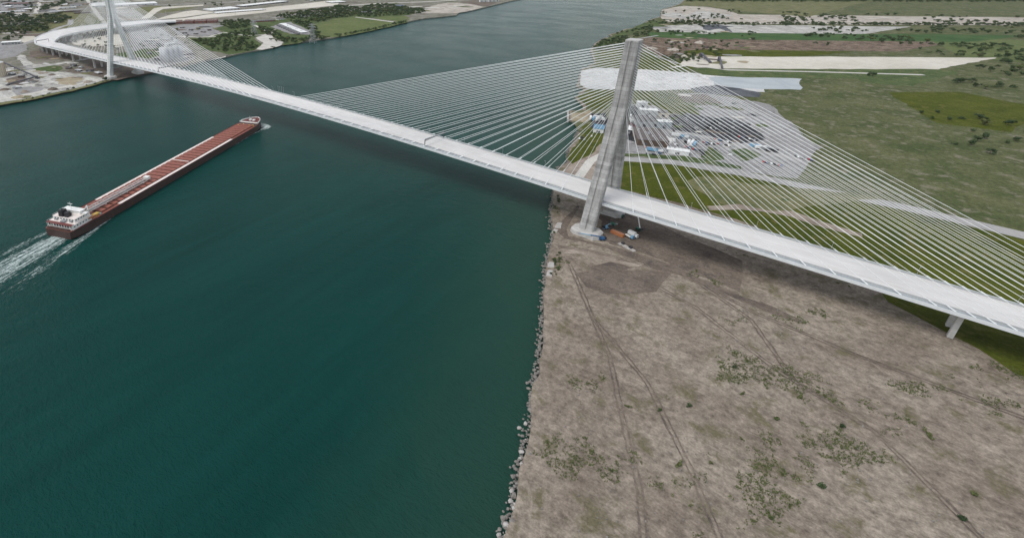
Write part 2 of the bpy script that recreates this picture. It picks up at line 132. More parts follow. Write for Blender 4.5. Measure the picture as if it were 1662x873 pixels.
 ('wheel_rut', 'dirt_dark', 5, 0, [(16.2, -84.2), (18.6, -87.8), (20.8, -91.4), (23.3, -94.9), (26.0, -98.3), (28.4, -101.9), (31.0, -105.2), (33.6, -108.7), (36.0, -112.2), (38.4, -115.8), (41.0, -119.2), (43.5, -122.5), (46.0, -125.8), (48.3, -129.2), (50.8, -132.5), (53.1, -135.9), (55.7, -139.0), (58.0, -142.5), (60.4, -145.8), (62.8, -149.1), (65.4, -152.3), (67.7, -155.9), (69.5, -159.6), (71.5, -163.1), (73.7, -166.5), (75.2, -170.3), (77.5, -173.7), (78.8, -177.6), (80.6, -181.2), (82.8, -184.6), (84.4, -188.3), (86.3, -191.9), (88.2, -195.4), (90.4, -199.2), (92.7, -203.0), (94.5, -207.1), (96.9, -210.8), (98.7, -214.9), (101.0, -218.6), (103.4, -222.4), (105.8, -226.1), (107.4, -230.4), (109.7, -234.5), (111.0, -238.8), (112.3, -243.1), (114.0, -247.3), (115.4, -251.7), (117.1, -255.9), (116.4, -256.1), (114.4, -252.0), (113.3, -247.6), (111.7, -243.4), (110.1, -239.1), (108.7, -234.8), (106.5, -230.8), (104.8, -226.6), (102.6, -222.8), (100.6, -218.9), (98.2, -215.1), (96.0, -211.3), (93.7, -207.5), (91.8, -203.5), (90.0, -199.5), (87.8, -195.7), (85.6, -192.3), (83.6, -188.8), (82.2, -184.9), (80.2, -181.4), (78.4, -177.8), (76.5, -174.2), (74.5, -170.7), (72.7, -167.0), (70.8, -163.5), (68.6, -160.1), (67.3, -156.1), (64.7, -152.8), (62.1, -149.6), (59.6, -146.3), (57.3, -142.9), (55.1, -139.5), (52.2, -136.5), (50.3, -132.8), (47.4, -129.8), (45.0, -126.5), (42.6, -123.2), (40.2, -119.9), (37.8, -116.2), (35.6, -112.5), (32.7, -109.3), (30.1, -105.9), (27.7, -102.3), (25.1, -98.9), (22.7, -95.3), (19.9, -92.1), (17.9, -88.2), (15.4, -84.7)]),
 ('wheel_rut', 'dirt_dark', 5, 0, [(9.1, -79.3), (11.8, -82.6), (14.0, -86.2), (16.7, -89.5), (19.1, -93.0), (21.8, -96.2), (24.4, -99.6), (26.7, -103.1), (29.1, -106.6), (31.6, -110.0), (34.1, -113.4), (36.7, -116.7), (39.4, -120.0), (41.8, -123.5), (44.2, -127.0), (47.0, -130.3), (50.0, -133.0), (53.3, -135.3), (56.2, -138.1), (59.6, -140.3), (62.6, -143.0), (65.7, -145.5), (69.0, -147.9), (72.2, -150.3), (75.0, -153.2), (78.3, -155.4), (81.5, -157.9), (84.6, -160.5), (87.4, -163.2), (90.0, -166.5), (92.6, -169.9), (95.0, -173.5), (97.8, -176.8), (100.2, -180.4), (102.9, -183.7), (105.3, -187.4), (108.3, -190.5), (110.3, -194.4), (113.1, -197.7), (115.8, -201.1), (118.1, -204.6), (120.8, -207.8), (122.9, -211.4), (124.8, -215.1), (127.3, -218.5), (129.6, -221.9), (132.0, -225.3), (133.9, -229.0), (136.3, -232.4), (138.6, -235.9), (137.8, -236.4), (135.7, -232.8), (133.2, -229.4), (131.2, -225.8), (128.8, -222.5), (126.6, -218.9), (124.2, -215.5), (122.1, -211.9), (120.0, -208.3), (117.6, -205.0), (115.1, -201.6), (112.5, -198.1), (109.9, -194.7), (107.3, -191.2), (104.4, -188.0), (102.0, -184.4), (99.6, -180.8), (97.0, -177.4), (94.4, -174.0), (92.0, -170.4), (89.5, -166.8), (86.9, -163.7), (84.0, -161.2), (81.1, -158.4), (77.7, -156.2), (74.7, -153.6), (71.5, -151.1), (68.7, -148.3), (65.3, -146.1), (62.3, -143.4), (59.1, -141.0), (55.9, -138.5), (52.7, -136.2), (49.6, -133.5), (46.3, -131.0), (43.8, -127.3), (40.9, -124.2), (38.8, -120.5), (36.0, -117.3), (33.7, -113.7), (31.2, -110.3), (28.4, -107.1), (25.8, -103.8), (24.0, -99.9), (20.9, -96.9), (18.3, -93.5), (16.0, -90.0), (13.4, -86.6), (11.3, -82.9), (8.4, -79.8)]),
 ('wheel_rut', 'dirt_dark', 5, 0, [(11.0, -77.9), (13.4, -81.4), (15.9, -84.8), (18.4, -88.2), (21.2, -91.4), (23.2, -95.2), (26.1, -98.3), (28.6, -101.7), (30.8, -105.4), (33.7, -108.4), (36.2, -111.9), (38.3, -115.6), (40.9, -118.9), (43.4, -122.3), (46.1, -125.6), (48.4, -128.9), (51.6, -131.0), (54.7, -133.7), (58.0, -135.9), (61.0, -138.6), (64.0, -141.3), (67.4, -143.4), (70.2, -146.3), (73.4, -148.8), (76.7, -151.1), (79.5, -153.9), (82.6, -156.5), (85.7, -159.0), (88.9, -161.7), (91.7, -165.2), (94.5, -168.5), (97.2, -171.9), (99.7, -175.4), (102.1, -179.0), (104.7, -182.4), (107.1, -186.0), (109.7, -189.4), (112.3, -192.9), (114.9, -196.3), (117.4, -199.9), (120.2, -203.2), (122.2, -206.9), (124.7, -210.3), (126.6, -213.9), (129.2, -217.2), (131.2, -220.9), (133.6, -224.3), (135.8, -227.8), (138.2, -231.2), (140.5, -234.6), (140.0, -234.9), (137.3, -231.7), (135.1, -228.3), (133.1, -224.6), (130.5, -221.3), (128.5, -217.7), (126.1, -214.3), (123.8, -210.8), (121.4, -207.4), (119.7, -203.6), (116.8, -200.3), (114.0, -197.0), (111.7, -193.3), (109.2, -189.8), (106.5, -186.5), (104.0, -183.0), (101.4, -179.5), (99.0, -175.9), (96.6, -172.3), (93.9, -169.0), (91.1, -165.6), (88.2, -162.4), (85.4, -159.4), (82.0, -157.2), (79.1, -154.5), (76.0, -151.9), (73.0, -149.3), (69.7, -146.9), (66.7, -144.3), (63.7, -141.7), (60.4, -139.3), (57.5, -136.6), (54.0, -134.5), (51.0, -131.8), (48.1, -129.3), (45.6, -126.0), (42.9, -122.7), (40.5, -119.2), (37.9, -115.9), (35.6, -112.3), (33.0, -109.0), (30.3, -105.7), (27.8, -102.3), (25.4, -98.8), (22.8, -95.5), (20.3, -92.1), (17.7, -88.7), (15.5, -85.1), (12.7, -81.9), (10.1, -78.6)]),
 ('wheel_rut', 'dirt_dark', 5, 0, [(53.1, -62.3), (56.9, -63.5), (60.7, -64.9), (64.5, -66.2), (68.1, -67.8), (71.9, -69.1), (75.9, -70.1), (79.7, -71.3), (83.4, -72.9), (87.2, -74.1), (90.9, -75.5), (94.1, -77.7), (97.5, -79.9), (100.8, -82.2), (103.9, -84.8), (107.3, -86.9), (110.5, -89.5), (114.1, -91.2), (117.6, -93.4), (120.8, -95.8), (124.1, -98.1), (127.5, -100.2), (130.7, -102.7), (134.1, -104.9), (137.5, -107.2), (141.4, -108.8), (145.0, -110.6), (149.0, -111.8), (152.6, -113.8), (156.3, -115.4), (160.2, -116.8), (164.0, -118.3), (167.7, -120.2), (171.3, -122.0), (175.1, -123.5), (179.0, -124.6), (181.6, -127.6), (183.9, -130.9), (186.4, -134.0), (189.1, -136.9), (191.9, -139.9), (194.3, -143.1), (196.7, -146.3), (199.4, -149.2), (201.9, -152.4), (204.5, -155.4), (207.1, -158.5), (209.7, -161.5), (212.4, -164.5), (211.9, -164.9), (209.1, -162.1), (206.5, -159.0), (204.0, -155.9), (201.4, -152.8), (199.0, -149.6), (196.3, -146.6), (193.6, -143.6), (191.1, -140.5), (188.7, -137.3), (186.0, -134.3), (183.3, -131.3), (180.8, -128.2), (178.4, -125.5), (174.9, -124.1), (171.0, -122.7), (167.2, -121.2), (163.6, -119.2), (159.8, -117.8), (156.1, -115.9), (152.4, -114.3), (148.6, -112.6), (144.8, -111.1), (140.9, -109.8), (137.1, -107.9), (133.5, -105.8), (130.3, -103.3), (127.0, -100.9), (123.7, -98.7), (120.2, -96.7), (117.0, -94.2), (113.8, -91.7), (110.2, -89.9), (107.1, -87.3), (103.5, -85.4), (100.5, -82.7), (97.1, -80.4), (93.7, -78.3), (90.4, -76.4), (87.0, -74.7), (83.0, -73.9), (79.3, -72.4), (75.5, -71.1), (71.7, -69.9), (67.9, -68.4), (64.1, -67.1), (60.4, -65.7), (56.6, -64.4), (52.8, -63.2)]),
 ('wheel_rut', 'dirt_dark', 5, 0, [(53.7, -60.3), (57.6, -61.6), (61.4, -62.8), (65.0, -64.5), (69.0, -65.3), (72.8, -66.7), (76.6, -68.1), (80.3, -69.5), (84.1, -70.8), (87.9, -72.0), (92.2, -72.9), (95.4, -75.8), (98.8, -77.9), (102.2, -80.1), (105.3, -82.8), (108.5, -85.2), (112.1, -87.1), (115.3, -89.6), (118.7, -91.7), (122.0, -94.0), (125.4, -96.1), (128.8, -98.4), (131.9, -101.0), (135.4, -102.9), (138.6, -105.2), (142.1, -107.0), (145.9, -108.5), (149.9, -109.7), (153.6, -111.3), (157.3, -113.1), (161.0, -115.0), (164.7, -116.6), (168.6, -118.1), (172.3, -119.7), (176.0, -121.4), (180.2, -123.0), (183.0, -126.4), (185.4, -129.6), (188.0, -132.7), (190.9, -135.5), (193.1, -138.8), (195.9, -141.7), (198.5, -144.8), (201.0, -147.9), (203.9, -150.7), (206.3, -153.9), (209.1, -156.8), (211.1, -160.4), (214.2, -163.0), (213.3, -163.7), (210.3, -161.0), (208.5, -157.3), (205.4, -154.7), (203.1, -151.4), (200.6, -148.2), (198.0, -145.2), (195.2, -142.3), (192.7, -139.1), (190.1, -136.1), (187.4, -133.2), (184.6, -130.3), (182.1, -127.2), (179.6, -123.8), (175.8, -121.9), (172.0, -120.4), (168.1, -119.1), (164.5, -117.2), (160.8, -115.4), (156.9, -114.1), (153.2, -112.4), (149.4, -110.8), (145.7, -109.1), (141.9, -107.6), (138.3, -105.6), (135.2, -103.3), (131.5, -101.5), (128.2, -99.3), (124.9, -97.0), (121.6, -94.7), (118.5, -92.0), (115.0, -90.0), (111.5, -87.9), (108.2, -85.6), (105.0, -83.3), (101.7, -80.9), (98.4, -78.6), (94.9, -76.5), (91.7, -73.9), (87.7, -72.6), (83.9, -71.3), (80.0, -70.3), (76.2, -69.2), (72.5, -67.4), (68.7, -66.3), (64.9, -65.0), (61.2, -63.4), (57.3, -62.5), (53.4, -61.3)]),
 ('wheel_rut', 'dirt_dark', 5, 0, [(70.2, -36.8), (74.1, -38.4), (78.1, -39.9), (81.9, -41.6), (85.9, -43.2), (89.9, -44.6), (94.0, -45.8), (97.8, -47.6), (101.9, -48.9), (105.7, -50.7), (109.6, -52.4), (113.7, -53.6), (117.5, -55.5), (121.6, -56.9), (125.8, -57.7), (130.1, -58.2), (134.3, -58.6), (138.6, -59.2), (142.8, -59.6), (147.0, -60.2), (151.3, -61.0), (155.5, -61.6), (159.7, -62.5), (163.9, -63.0), (168.2, -63.1), (172.5, -63.7), (176.5, -63.9), (180.5, -64.1), (184.5, -64.6), (188.6, -64.2), (192.6, -64.8), (196.6, -64.7), (200.6, -65.1), (204.6, -65.5), (208.6, -65.4), (212.6, -65.5), (216.6, -66.0), (220.7, -65.5), (224.7, -66.2), (228.7, -66.6), (232.7, -66.6), (236.7, -66.7), (240.7, -66.9), (244.8, -67.1), (244.7, -68.1), (240.7, -67.8), (236.7, -67.6), (232.7, -67.5), (228.6, -67.6), (224.6, -67.3), (220.6, -66.6), (216.6, -67.0), (212.6, -66.4), (208.6, -66.1), (204.6, -66.0), (200.6, -66.1), (196.5, -65.7), (192.5, -65.9), (188.5, -65.3), (184.5, -65.1), (180.5, -65.2), (176.5, -64.7), (172.4, -64.6), (168.1, -64.1), (163.8, -63.8), (159.6, -63.3), (155.3, -62.8), (151.1, -61.9), (146.9, -60.9), (142.7, -60.5), (138.4, -60.1), (134.2, -59.4), (130.0, -58.7), (125.7, -58.6), (121.3, -57.8), (117.2, -56.1), (113.3, -54.7), (109.3, -53.1), (105.3, -51.7), (101.5, -49.8), (97.5, -48.4), (93.6, -46.8), (89.7, -45.2), (85.6, -43.9), (81.7, -42.3), (77.7, -40.9), (73.7, -39.4), (69.9, -37.5)]),
 ('wheel_rut', 'dirt_dark', 5, 0, [(71.0, -34.7), (74.8, -36.5), (78.8, -38.0), (82.8, -39.6), (86.8, -41.0), (90.7, -42.5), (94.6, -44.1), (98.5, -45.8), (102.6, -46.9), (106.4, -49.0), (110.4, -50.4), (114.2, -52.3), (118.3, -53.4), (122.1, -54.6), (126.1, -55.8), (130.4, -55.7), (134.6, -56.7), (138.9, -56.9), (143.0, -58.1), (147.3, -58.1), (151.5, -58.9), (155.8, -59.4), (160.1, -59.6), (164.2, -60.9), (168.5, -61.1), (172.7, -61.6), (176.6, -61.9), (180.6, -61.7), (184.6, -62.1), (188.7, -62.3), (192.7, -62.5), (196.7, -62.7), (200.7, -62.9), (204.7, -63.1), (208.7, -63.3), (212.7, -63.3), (216.8, -63.6), (220.8, -64.0), (224.8, -64.1), (228.8, -64.1), (232.8, -64.1), (236.8, -64.2), (240.8, -64.9), (244.8, -65.1), (244.8, -66.0), (240.8, -65.5), (236.8, -65.2), (232.8, -65.2), (228.8, -64.9), (224.7, -65.2), (220.7, -64.6), (216.7, -64.4), (212.7, -64.3), (208.7, -64.3), (204.7, -64.2), (200.7, -63.6), (196.6, -63.7), (192.6, -63.0), (188.6, -63.3), (184.6, -63.2), (180.6, -62.5), (176.6, -62.6), (172.6, -62.7), (168.3, -62.2), (164.1, -61.4), (160.0, -60.2), (155.6, -60.4), (151.5, -59.4), (147.2, -59.0), (142.9, -58.6), (138.7, -57.9), (134.5, -57.4), (130.3, -56.7), (126.0, -56.5), (121.9, -55.6), (117.9, -54.3), (114.0, -52.7), (110.2, -50.9), (106.1, -49.6), (102.2, -48.0), (98.3, -46.5), (94.3, -44.9), (90.4, -43.4), (86.4, -41.8), (82.6, -40.0), (78.6, -38.5), (74.6, -37.2), (70.6, -35.6)]),
 ('wheel_rut', 'dirt_dark', 5, 0, [(31.9, -48.9), (35.8, -47.6), (39.8, -46.6), (43.6, -45.0), (47.6, -43.8), (51.5, -42.6), (55.4, -41.6), (60.1, -41.1), (64.8, -40.7), (69.6, -40.8), (74.3, -40.3), (78.8, -39.9), (82.0, -42.0), (85.4, -44.2), (88.8, -46.4), (92.3, -48.6), (95.8, -50.7), (99.2, -53.0), (102.5, -55.4), (106.0, -57.5), (109.1, -60.1), (112.7, -62.2), (116.2, -64.3), (119.4, -66.6), (121.1, -70.0), (123.5, -73.2), (125.3, -76.8), (127.7, -80.0), (129.4, -83.8), (131.7, -87.1), (133.6, -90.6), (136.3, -93.7), (137.7, -97.5), (139.6, -101.1), (141.8, -104.4), (144.0, -107.8), (145.8, -111.4), (145.4, -111.6), (143.4, -108.1), (141.3, -104.7), (138.9, -101.4), (137.0, -97.9), (135.3, -94.2), (133.1, -90.9), (130.9, -87.5), (129.0, -84.0), (126.8, -80.6), (124.4, -77.3), (123.0, -73.5), (120.7, -70.2), (119.0, -66.9), (115.6, -65.2), (112.4, -62.6), (108.9, -60.5), (105.4, -58.4), (101.9, -56.2), (98.6, -53.8), (95.2, -51.5), (91.8, -49.3), (88.3, -47.2), (85.0, -44.8), (81.6, -42.5), (78.6, -41.0), (74.4, -40.9), (69.6, -41.3), (64.9, -41.8), (60.1, -41.7), (55.6, -42.7), (51.8, -43.7), (47.9, -44.8), (44.0, -46.1), (40.1, -47.5), (36.1, -48.4), (32.3, -50.0)]),
 ('wheel_rut', 'dirt_dark', 5, 0, [(31.2, -46.5), (35.2, -45.5), (39.1, -44.5), (43.0, -43.0), (47.0, -42.0), (51.0, -41.0), (55.0, -39.1), (59.9, -39.0), (64.7, -38.7), (69.4, -38.5), (74.1, -37.6), (79.3, -37.8), (83.1, -40.2), (86.6, -42.4), (90.1, -44.4), (93.5, -46.7), (97.1, -48.7), (100.3, -51.3), (103.7, -53.6), (107.2, -55.6), (110.6, -58.0), (113.9, -60.3), (117.4, -62.4), (120.9, -65.1), (123.1, -68.8), (125.2, -72.2), (127.3, -75.6), (129.0, -79.3), (131.6, -82.4), (133.9, -85.8), (135.7, -89.4), (137.4, -93.0), (139.4, -96.5), (142.1, -99.6), (143.9, -103.2), (145.9, -106.7), (148.1, -110.0), (147.5, -110.4), (145.3, -107.0), (143.4, -103.4), (141.1, -100.1), (139.0, -96.7), (137.0, -93.2), (134.8, -89.9), (133.0, -86.3), (130.9, -82.8), (128.5, -79.6), (126.6, -76.1), (124.8, -72.4), (122.4, -69.2), (120.1, -65.9), (116.8, -63.3), (113.5, -60.9), (110.0, -58.9), (106.7, -56.4), (103.3, -54.1), (100.0, -51.8), (96.5, -49.6), (92.9, -47.6), (89.6, -45.2), (86.1, -43.1), (82.6, -41.0), (79.1, -38.4), (74.2, -38.7), (69.5, -39.0), (64.7, -39.4), (59.9, -39.5), (55.1, -40.0), (51.1, -41.5), (47.2, -42.6), (43.3, -44.0), (39.3, -45.0), (35.4, -46.4), (31.5, -47.6)]),
 ('wheel_rut', 'dirt_dark', 5, 0, [(-8.1, -60.5), (-4.4, -58.8), (-0.7, -56.9), (3.1, -55.5), (6.8, -53.9), (10.6, -52.3), (14.1, -50.4), (18.3, -49.6), (22.5, -48.8), (26.7, -48.1), (30.9, -47.2), (35.1, -46.0), (39.4, -45.6), (43.5, -44.3), (47.9, -44.0), (52.4, -43.3), (56.8, -42.5), (61.3, -41.9), (65.7, -41.4), (70.1, -40.6), (74.6, -39.9), (79.1, -39.6), (79.1, -40.1), (74.7, -40.7), (70.3, -41.7), (65.9, -42.5), (61.4, -42.7), (56.9, -43.3), (52.5, -44.2), (48.0, -44.7), (43.6, -45.1), (39.5, -46.3), (35.3, -47.0), (31.1, -47.7), (26.9, -48.8), (22.7, -49.8), (18.5, -50.4), (14.4, -51.1), (10.8, -52.8), (7.3, -54.8), (3.3, -56.1), (-0.4, -57.6), (-4.1, -59.4), (-7.8, -61.2)]),
 ('wheel_rut', 'dirt_dark', 5, 0, [(-8.8, -58.8), (-5.3, -56.7), (-1.6, -55.0), (2.1, -53.3), (5.8, -51.6), (9.7, -50.2), (13.5, -48.3), (17.9, -47.7), (22.0, -46.5), (26.2, -45.6), (30.5, -45.0), (34.7, -44.1), (38.8, -43.0), (43.1, -42.4), (47.6, -41.4), (52.0, -40.8), (56.5, -40.2), (61.0, -40.1), (65.4, -39.2), (70.0, -39.1), (74.4, -38.4), (78.8, -37.4), (78.9, -38.1), (74.5, -39.2), (70.0, -39.6), (65.5, -39.8), (61.1, -40.8), (56.6, -40.9), (52.2, -41.9), (47.7, -42.5), (43.2, -43.0), (39.0, -43.9), (34.8, -44.9), (30.7, -45.8), (26.5, -46.7), (22.2, -47.4), (18.0, -48.3), (13.8, -49.3), (10.1, -51.1), (6.3, -52.6), (2.4, -54.0), (-1.4, -55.5), (-4.8, -57.8), (-8.6, -59.3)]),
 ('pond', 'coal', 3, 1, [(-62.6, 556.0), (-40.2, 608.7), (25.6, 600.6), (31.5, 561.1), (-26.1, 540.6), (-50.5, 534.7)]),
 ('asphalt_lot', 'asphalt', 3, 1, [(-103.6, 384.7), (-94.3, 392.8), (-41.5, 227.5), (-53.2, 228.9), (-79.0, 296.6)]),
 ('dirt_yard', 'dirt_dark', 3, 1, [(-73.7, 504.4), (-30.5, 521.9), (-6.8, 486.3), (-23.8, 454.0), (-52.0, 469.9)]),
 ('asphalt_lot', 'asphalt', 4, 1, [(-128.0, 306.0), (-113.1, 326.8), (-93.4, 284.1), (-89.0, 240.7), (-106.6, 251.8)]),
 ('dirt_yard', 'dirt_dark', 4, 1, [(-986.9, -149.0), (-992.4, -127.9), (-933.3, -115.3), (-914.5, -123.6), (-908.6, -153.7), (-932.7, -163.0)]),
 ('gravel_yard', 'grey_lot', 4, 1, [(-887.8, -169.0), (-892.9, -140.1), (-859.4, -128.0), (-835.2, -150.0), (-831.7, -177.4)]),
 ('road', 'pale', 5, 1, [(-840.8, -199.9), (-842.7, -156.5), (-849.2, -108.0), (-857.9, -43.9), (-848.2, -48.1), (-837.9, -112.2), (-831.9, -160.0), (-828.4, -203.4)]),
 ('ground_patch', 'dirt_dark', 5, 0, [(-84.6, 780.8), (-86.6, 785.0), (-97.9, 783.1), (-107.1, 780.1), (-105.7, 776.5), (-106.7, 771.9), (-95.8, 773.0), (-88.1, 776.7)]),
 ('ground_patch', 'gravel_pale', 5, 0, [(-227.4, 1158.8), (-229.0, 1162.1), (-233.9, 1158.9), (-238.0, 1156.3), (-242.4, 1151.5), (-241.4, 1147.1), (-236.7, 1146.5), (-231.7, 1148.7), (-228.5, 1152.5), (-227.3, 1155.9)]),
 ('ground_patch', 'sand_brown', 5, 0, [(-79.6, 1212.7), (-83.2, 1213.6), (-85.8, 1205.9), (-89.1, 1201.5), (-89.0, 1196.4), (-86.0, 1196.1), (-83.7, 1193.3), (-79.4, 1197.0), (-77.6, 1203.9), (-78.7, 1208.1)]),
 ('ground_patch', 'scrap', 5, 0, [(-165.0, 1139.4), (-172.4, 1143.9), (-180.3, 1137.4), (-189.5, 1133.2), (-185.7, 1125.7), (-181.5, 1122.1), (-175.2, 1115.8), (-165.7, 1121.7), (-161.1, 1131.4)]),
 ('ground_patch', 'scrap', 5, 0, [(-239.3, 1409.0), (-244.3, 1410.2), (-248.7, 1410.4), (-254.3, 1409.9), (-258.5, 1406.8), (-258.7, 1403.2), (-251.7, 1403.8), (-247.0, 1403.4), (-240.7, 1405.4)]),
 ('ground_patch', 'grass_dry', 5, 0, [(-67.5, 841.5), (-78.1, 842.9), (-85.8, 819.0), (-92.2, 794.5), (-78.8, 802.8), (-65.9, 808.6), (-64.5, 830.2)]),
 ('ground_patch', 'gravel_pale', 5, 0, [(-254.7, 1338.2), (-260.6, 1339.4), (-266.8, 1333.5), (-265.2, 1325.6), (-263.0, 1316.8), (-254.8, 1319.8), (-247.0, 1325.8), (-246.8, 1336.6)]),
 ('ground_patch', 'dirt_dark', 5, 0, [(-79.1, 1084.3), (-85.5, 1092.0), (-90.7, 1078.8), (-94.0, 1070.5), (-92.1, 1063.8), (-89.3, 1057.9), (-82.8, 1053.3), (-75.0, 1061.4), (-75.1, 1072.3), (-73.8, 1081.2)]),
 ('ground_patch', 'grass', 5, 0, [(-153.7, 989.1), (-160.1, 984.7), (-165.4, 979.4), (-168.3, 970.9), (-166.8, 965.0), (-164.7, 960.8), (-160.3, 960.9), (-155.5, 966.1), (-152.5, 973.9), (-150.8, 983.0)]),
 ('ground_patch', 'grey_lot', 5, 0, [(-58.5, 940.2), (-70.1, 940.3), (-81.6, 930.9), (-92.7, 921.2), (-89.6, 914.0), (-81.5, 913.4), (-69.7, 916.7), (-57.3, 929.4)]),
 ('ground_patch', 'grey_lot', 5, 0, [(-152.5, 873.4), (-155.8, 877.2), (-160.3, 882.2), (-165.9, 877.0), (-173.2, 875.2), (-170.6, 869.8), (-169.2, 865.2), (-163.6, 864.3), (-156.3, 862.4), (-153.5, 868.4)]),
 ('ground_patch', 'sand_brown', 5, 0, [(-105.2, 990.8), (-116.5, 988.3), (-128.0, 986.2), (-131.1, 974.7), (-123.8, 970.7), (-114.4, 971.0), (-108.3, 980.1)]),
 ('ground_patch', 'gravel_pale', 5, 0, [(-201.4, 1121.1), (-203.8, 1122.7), (-206.4, 1118.6), (-207.3, 1114.6), (-209.3, 1109.3), (-205.5, 1110.5), (-203.6, 1109.6), (-199.9, 1110.5), (-199.9, 1115.8), (-198.3, 1121.0)]),
 ('ground_patch', 'grass', 5, 0, [(-90.1, 1077.7), (-96.3, 1074.7), (-102.3, 1066.0), (-102.3, 1056.9), (-100.4, 1051.3), (-95.0, 1050.5), (-89.5, 1061.0), (-85.2, 1073.7)]),
 ('ground_patch', 'dirt_dark', 5, 0, [(-70.8, 854.8), (-84.1, 858.4), (-96.2, 857.3), (-115.3, 855.6), (-115.4, 845.7), (-109.9, 837.9), (-92.6, 839.4), (-77.8, 845.2)]),
 ('ground_patch', 'grey_lot', 5, 0, [(-192.2, 929.7), (-195.2, 936.4), (-204.0, 934.2), (-213.1, 930.0), (-208.6, 923.0), (-201.3, 921.1), (-195.0, 924.1)]),
 ('ground_patch', 'grass', 5, 0, [(-337.2, 1480.0), (-345.0, 1481.5), (-354.2, 1477.8), (-363.2, 1471.5), (-368.6, 1462.3), (-360.1, 1460.8), (-356.7, 1458.6), (-350.6, 1458.9), (-345.7, 1464.9), (-338.8, 1471.6)]),
 ('ground_patch', 'grass_dry', 5, 0, [(-281.9, 1348.4), (-288.0, 1349.4), (-292.2, 1350.9), (-299.7, 1349.6), (-300.8, 1345.9), (-301.7, 1342.8), (-296.0, 1342.7), (-291.0, 1343.1), (-286.1, 1345.0)]),
 ('ground_patch', 'grass', 5, 0, [(-199.3, 1183.7), (-210.4, 1173.1), (-216.1, 1163.8), (-221.1, 1146.2), (-208.4, 1143.7), (-198.9, 1156.4), (-197.6, 1168.7)]),
 ('ground_patch', 'grey_lot', 5, 0, [(-132.7, 812.5), (-137.3, 809.8), (-140.4, 807.5), (-143.7, 803.8), (-141.0, 800.1), (-139.5, 794.9), (-134.3, 794.9), (-132.0, 800.1), (-126.7, 803.5), (-128.0, 809.6)]),
 ('ground_patch', 'grass_dry', 5, 0, [(-62.5, 1050.6), (-68.1, 1059.4), (-78.8, 1051.0), (-84.5, 1039.5), (-74.8, 1035.0), (-64.5, 1033.8), (-61.5, 1044.1)]),
 ('ground_patch', 'sand_brown', 5, 0, [(-196.4, 1055.1), (-199.9, 1062.9), (-214.6, 1060.3), (-228.0, 1056.6), (-224.0, 1049.5), (-222.0, 1044.0), (-211.0, 1042.7), (-199.5, 1047.5)]),
 ('ground_patch', 'grass', 5, 0, [(-242.3, 1208.6), (-247.7, 1213.2), (-258.3, 1215.4), (-270.9, 1211.2), (-291.7, 1204.3), (-274.8, 1199.1), (-269.2, 1193.2), (-255.1, 1197.2), (-237.4, 1200.7)]),
 ('ground_patch', 'gravel_pale', 5, 0, [(-188.6, 1030.4), (-198.3, 1038.8), (-211.8, 1034.0), (-225.6, 1028.8), (-223.5, 1017.3), (-208.6, 1017.6), (-195.2, 1019.4)]),
 ('ground_patch', 'dirt_dark', 5, 0, [(-310.3, 1398.1), (-318.1, 1401.4), (-327.7, 1404.6), (-335.8, 1398.0), (-344.9, 1391.0), (-335.3, 1386.9), (-324.3, 1387.8), (-316.5, 1392.1)]),
 ('ground_patch', 'scrap', 5, 0, [(-174.9, 1007.3), (-180.3, 1011.6), (-185.8, 1006.8), (-187.9, 999.5), (-183.5, 994.0), (-177.4, 994.6), (-172.2, 994.9), (-169.2, 999.9), (-169.0, 1006.2)]),
 ('ground_patch', 'dirt_dark', 5, 0, [(-158.7, 962.9), (-163.1, 962.8), (-168.5, 964.4), (-172.8, 958.4), (-174.8, 952.5), (-170.0, 951.0), (-165.6, 948.6), (-159.4, 953.3), (-155.1, 959.5)]),
 ('ground_patch', 'grass', 5, 0, [(-201.8, 1265.2), (-205.0, 1271.3), (-214.2, 1271.5), (-225.3, 1271.5), (-226.5, 1263.3), (-224.5, 1257.8), (-220.4, 1251.4), (-210.5, 1254.2), (-205.1, 1259.3)]),
 ('ground_patch', 'sand_brown', 5, 0, [(-55.2, 1081.3), (-61.1, 1083.1), (-70.4, 1076.1), (-74.7, 1068.2), (-74.6, 1060.1), (-63.2, 1068.2), (-53.9, 1075.3)]),
 ('ground_patch', 'grass_dry', 5, 0, [(-36.1, 1010.8), (-41.3, 1017.8), (-50.6, 1021.5), (-57.1, 1014.0), (-60.5, 1005.9), (-54.0, 1000.1), (-45.8, 997.8), (-37.4, 1002.0)]),
 ('ground_patch', 'sand_brown', 5, 0, [(-307.9, 1344.4), (-312.2, 1348.4), (-319.1, 1351.5), (-326.9, 1346.5), (-331.0, 1343.1), (-334.8, 1339.0), (-329.9, 1336.4), (-325.2, 1333.2), (-316.6, 1334.8), (-313.7, 1339.8)]),
 ('ground_patch', 'gravel_pale', 5, 0, [(-170.6, 1247.6), (-170.8, 1259.3), (-188.2, 1244.5), (-204.4, 1236.9), (-207.3, 1224.9), (-207.6, 1216.4), (-201.4, 1212.1), (-186.9, 1214.5), (-178.2, 1231.2), (-170.3, 1240.6)]),
 ('ground_patch', 'sand_brown', 5, 0, [(-152.8, 1314.6), (-159.8, 1313.4), (-166.8, 1299.7), (-169.4, 1286.4), (-166.6, 1279.2), (-159.6, 1281.8), (-154.5, 1294.9), (-150.4, 1307.0)]),
 ('ground_patch', 'sand_brown', 5, 0, [(-32.8, 867.3), (-40.6, 874.8), (-50.5, 867.3), (-54.1, 858.7), (-50.4, 852.5), (-44.9, 847.6), (-34.0, 847.7), (-34.3, 858.5)]),
 ('ground_patch', 'grass', 5, 0, [(-304.0, 1307.1), (-308.7, 1309.5), (-315.3, 1305.0), (-319.9, 1295.5), (-319.0, 1286.1), (-311.7, 1287.1), (-307.1, 1282.2), (-301.1, 1289.0), (-299.2, 1297.7), (-302.0, 1302.6)]),
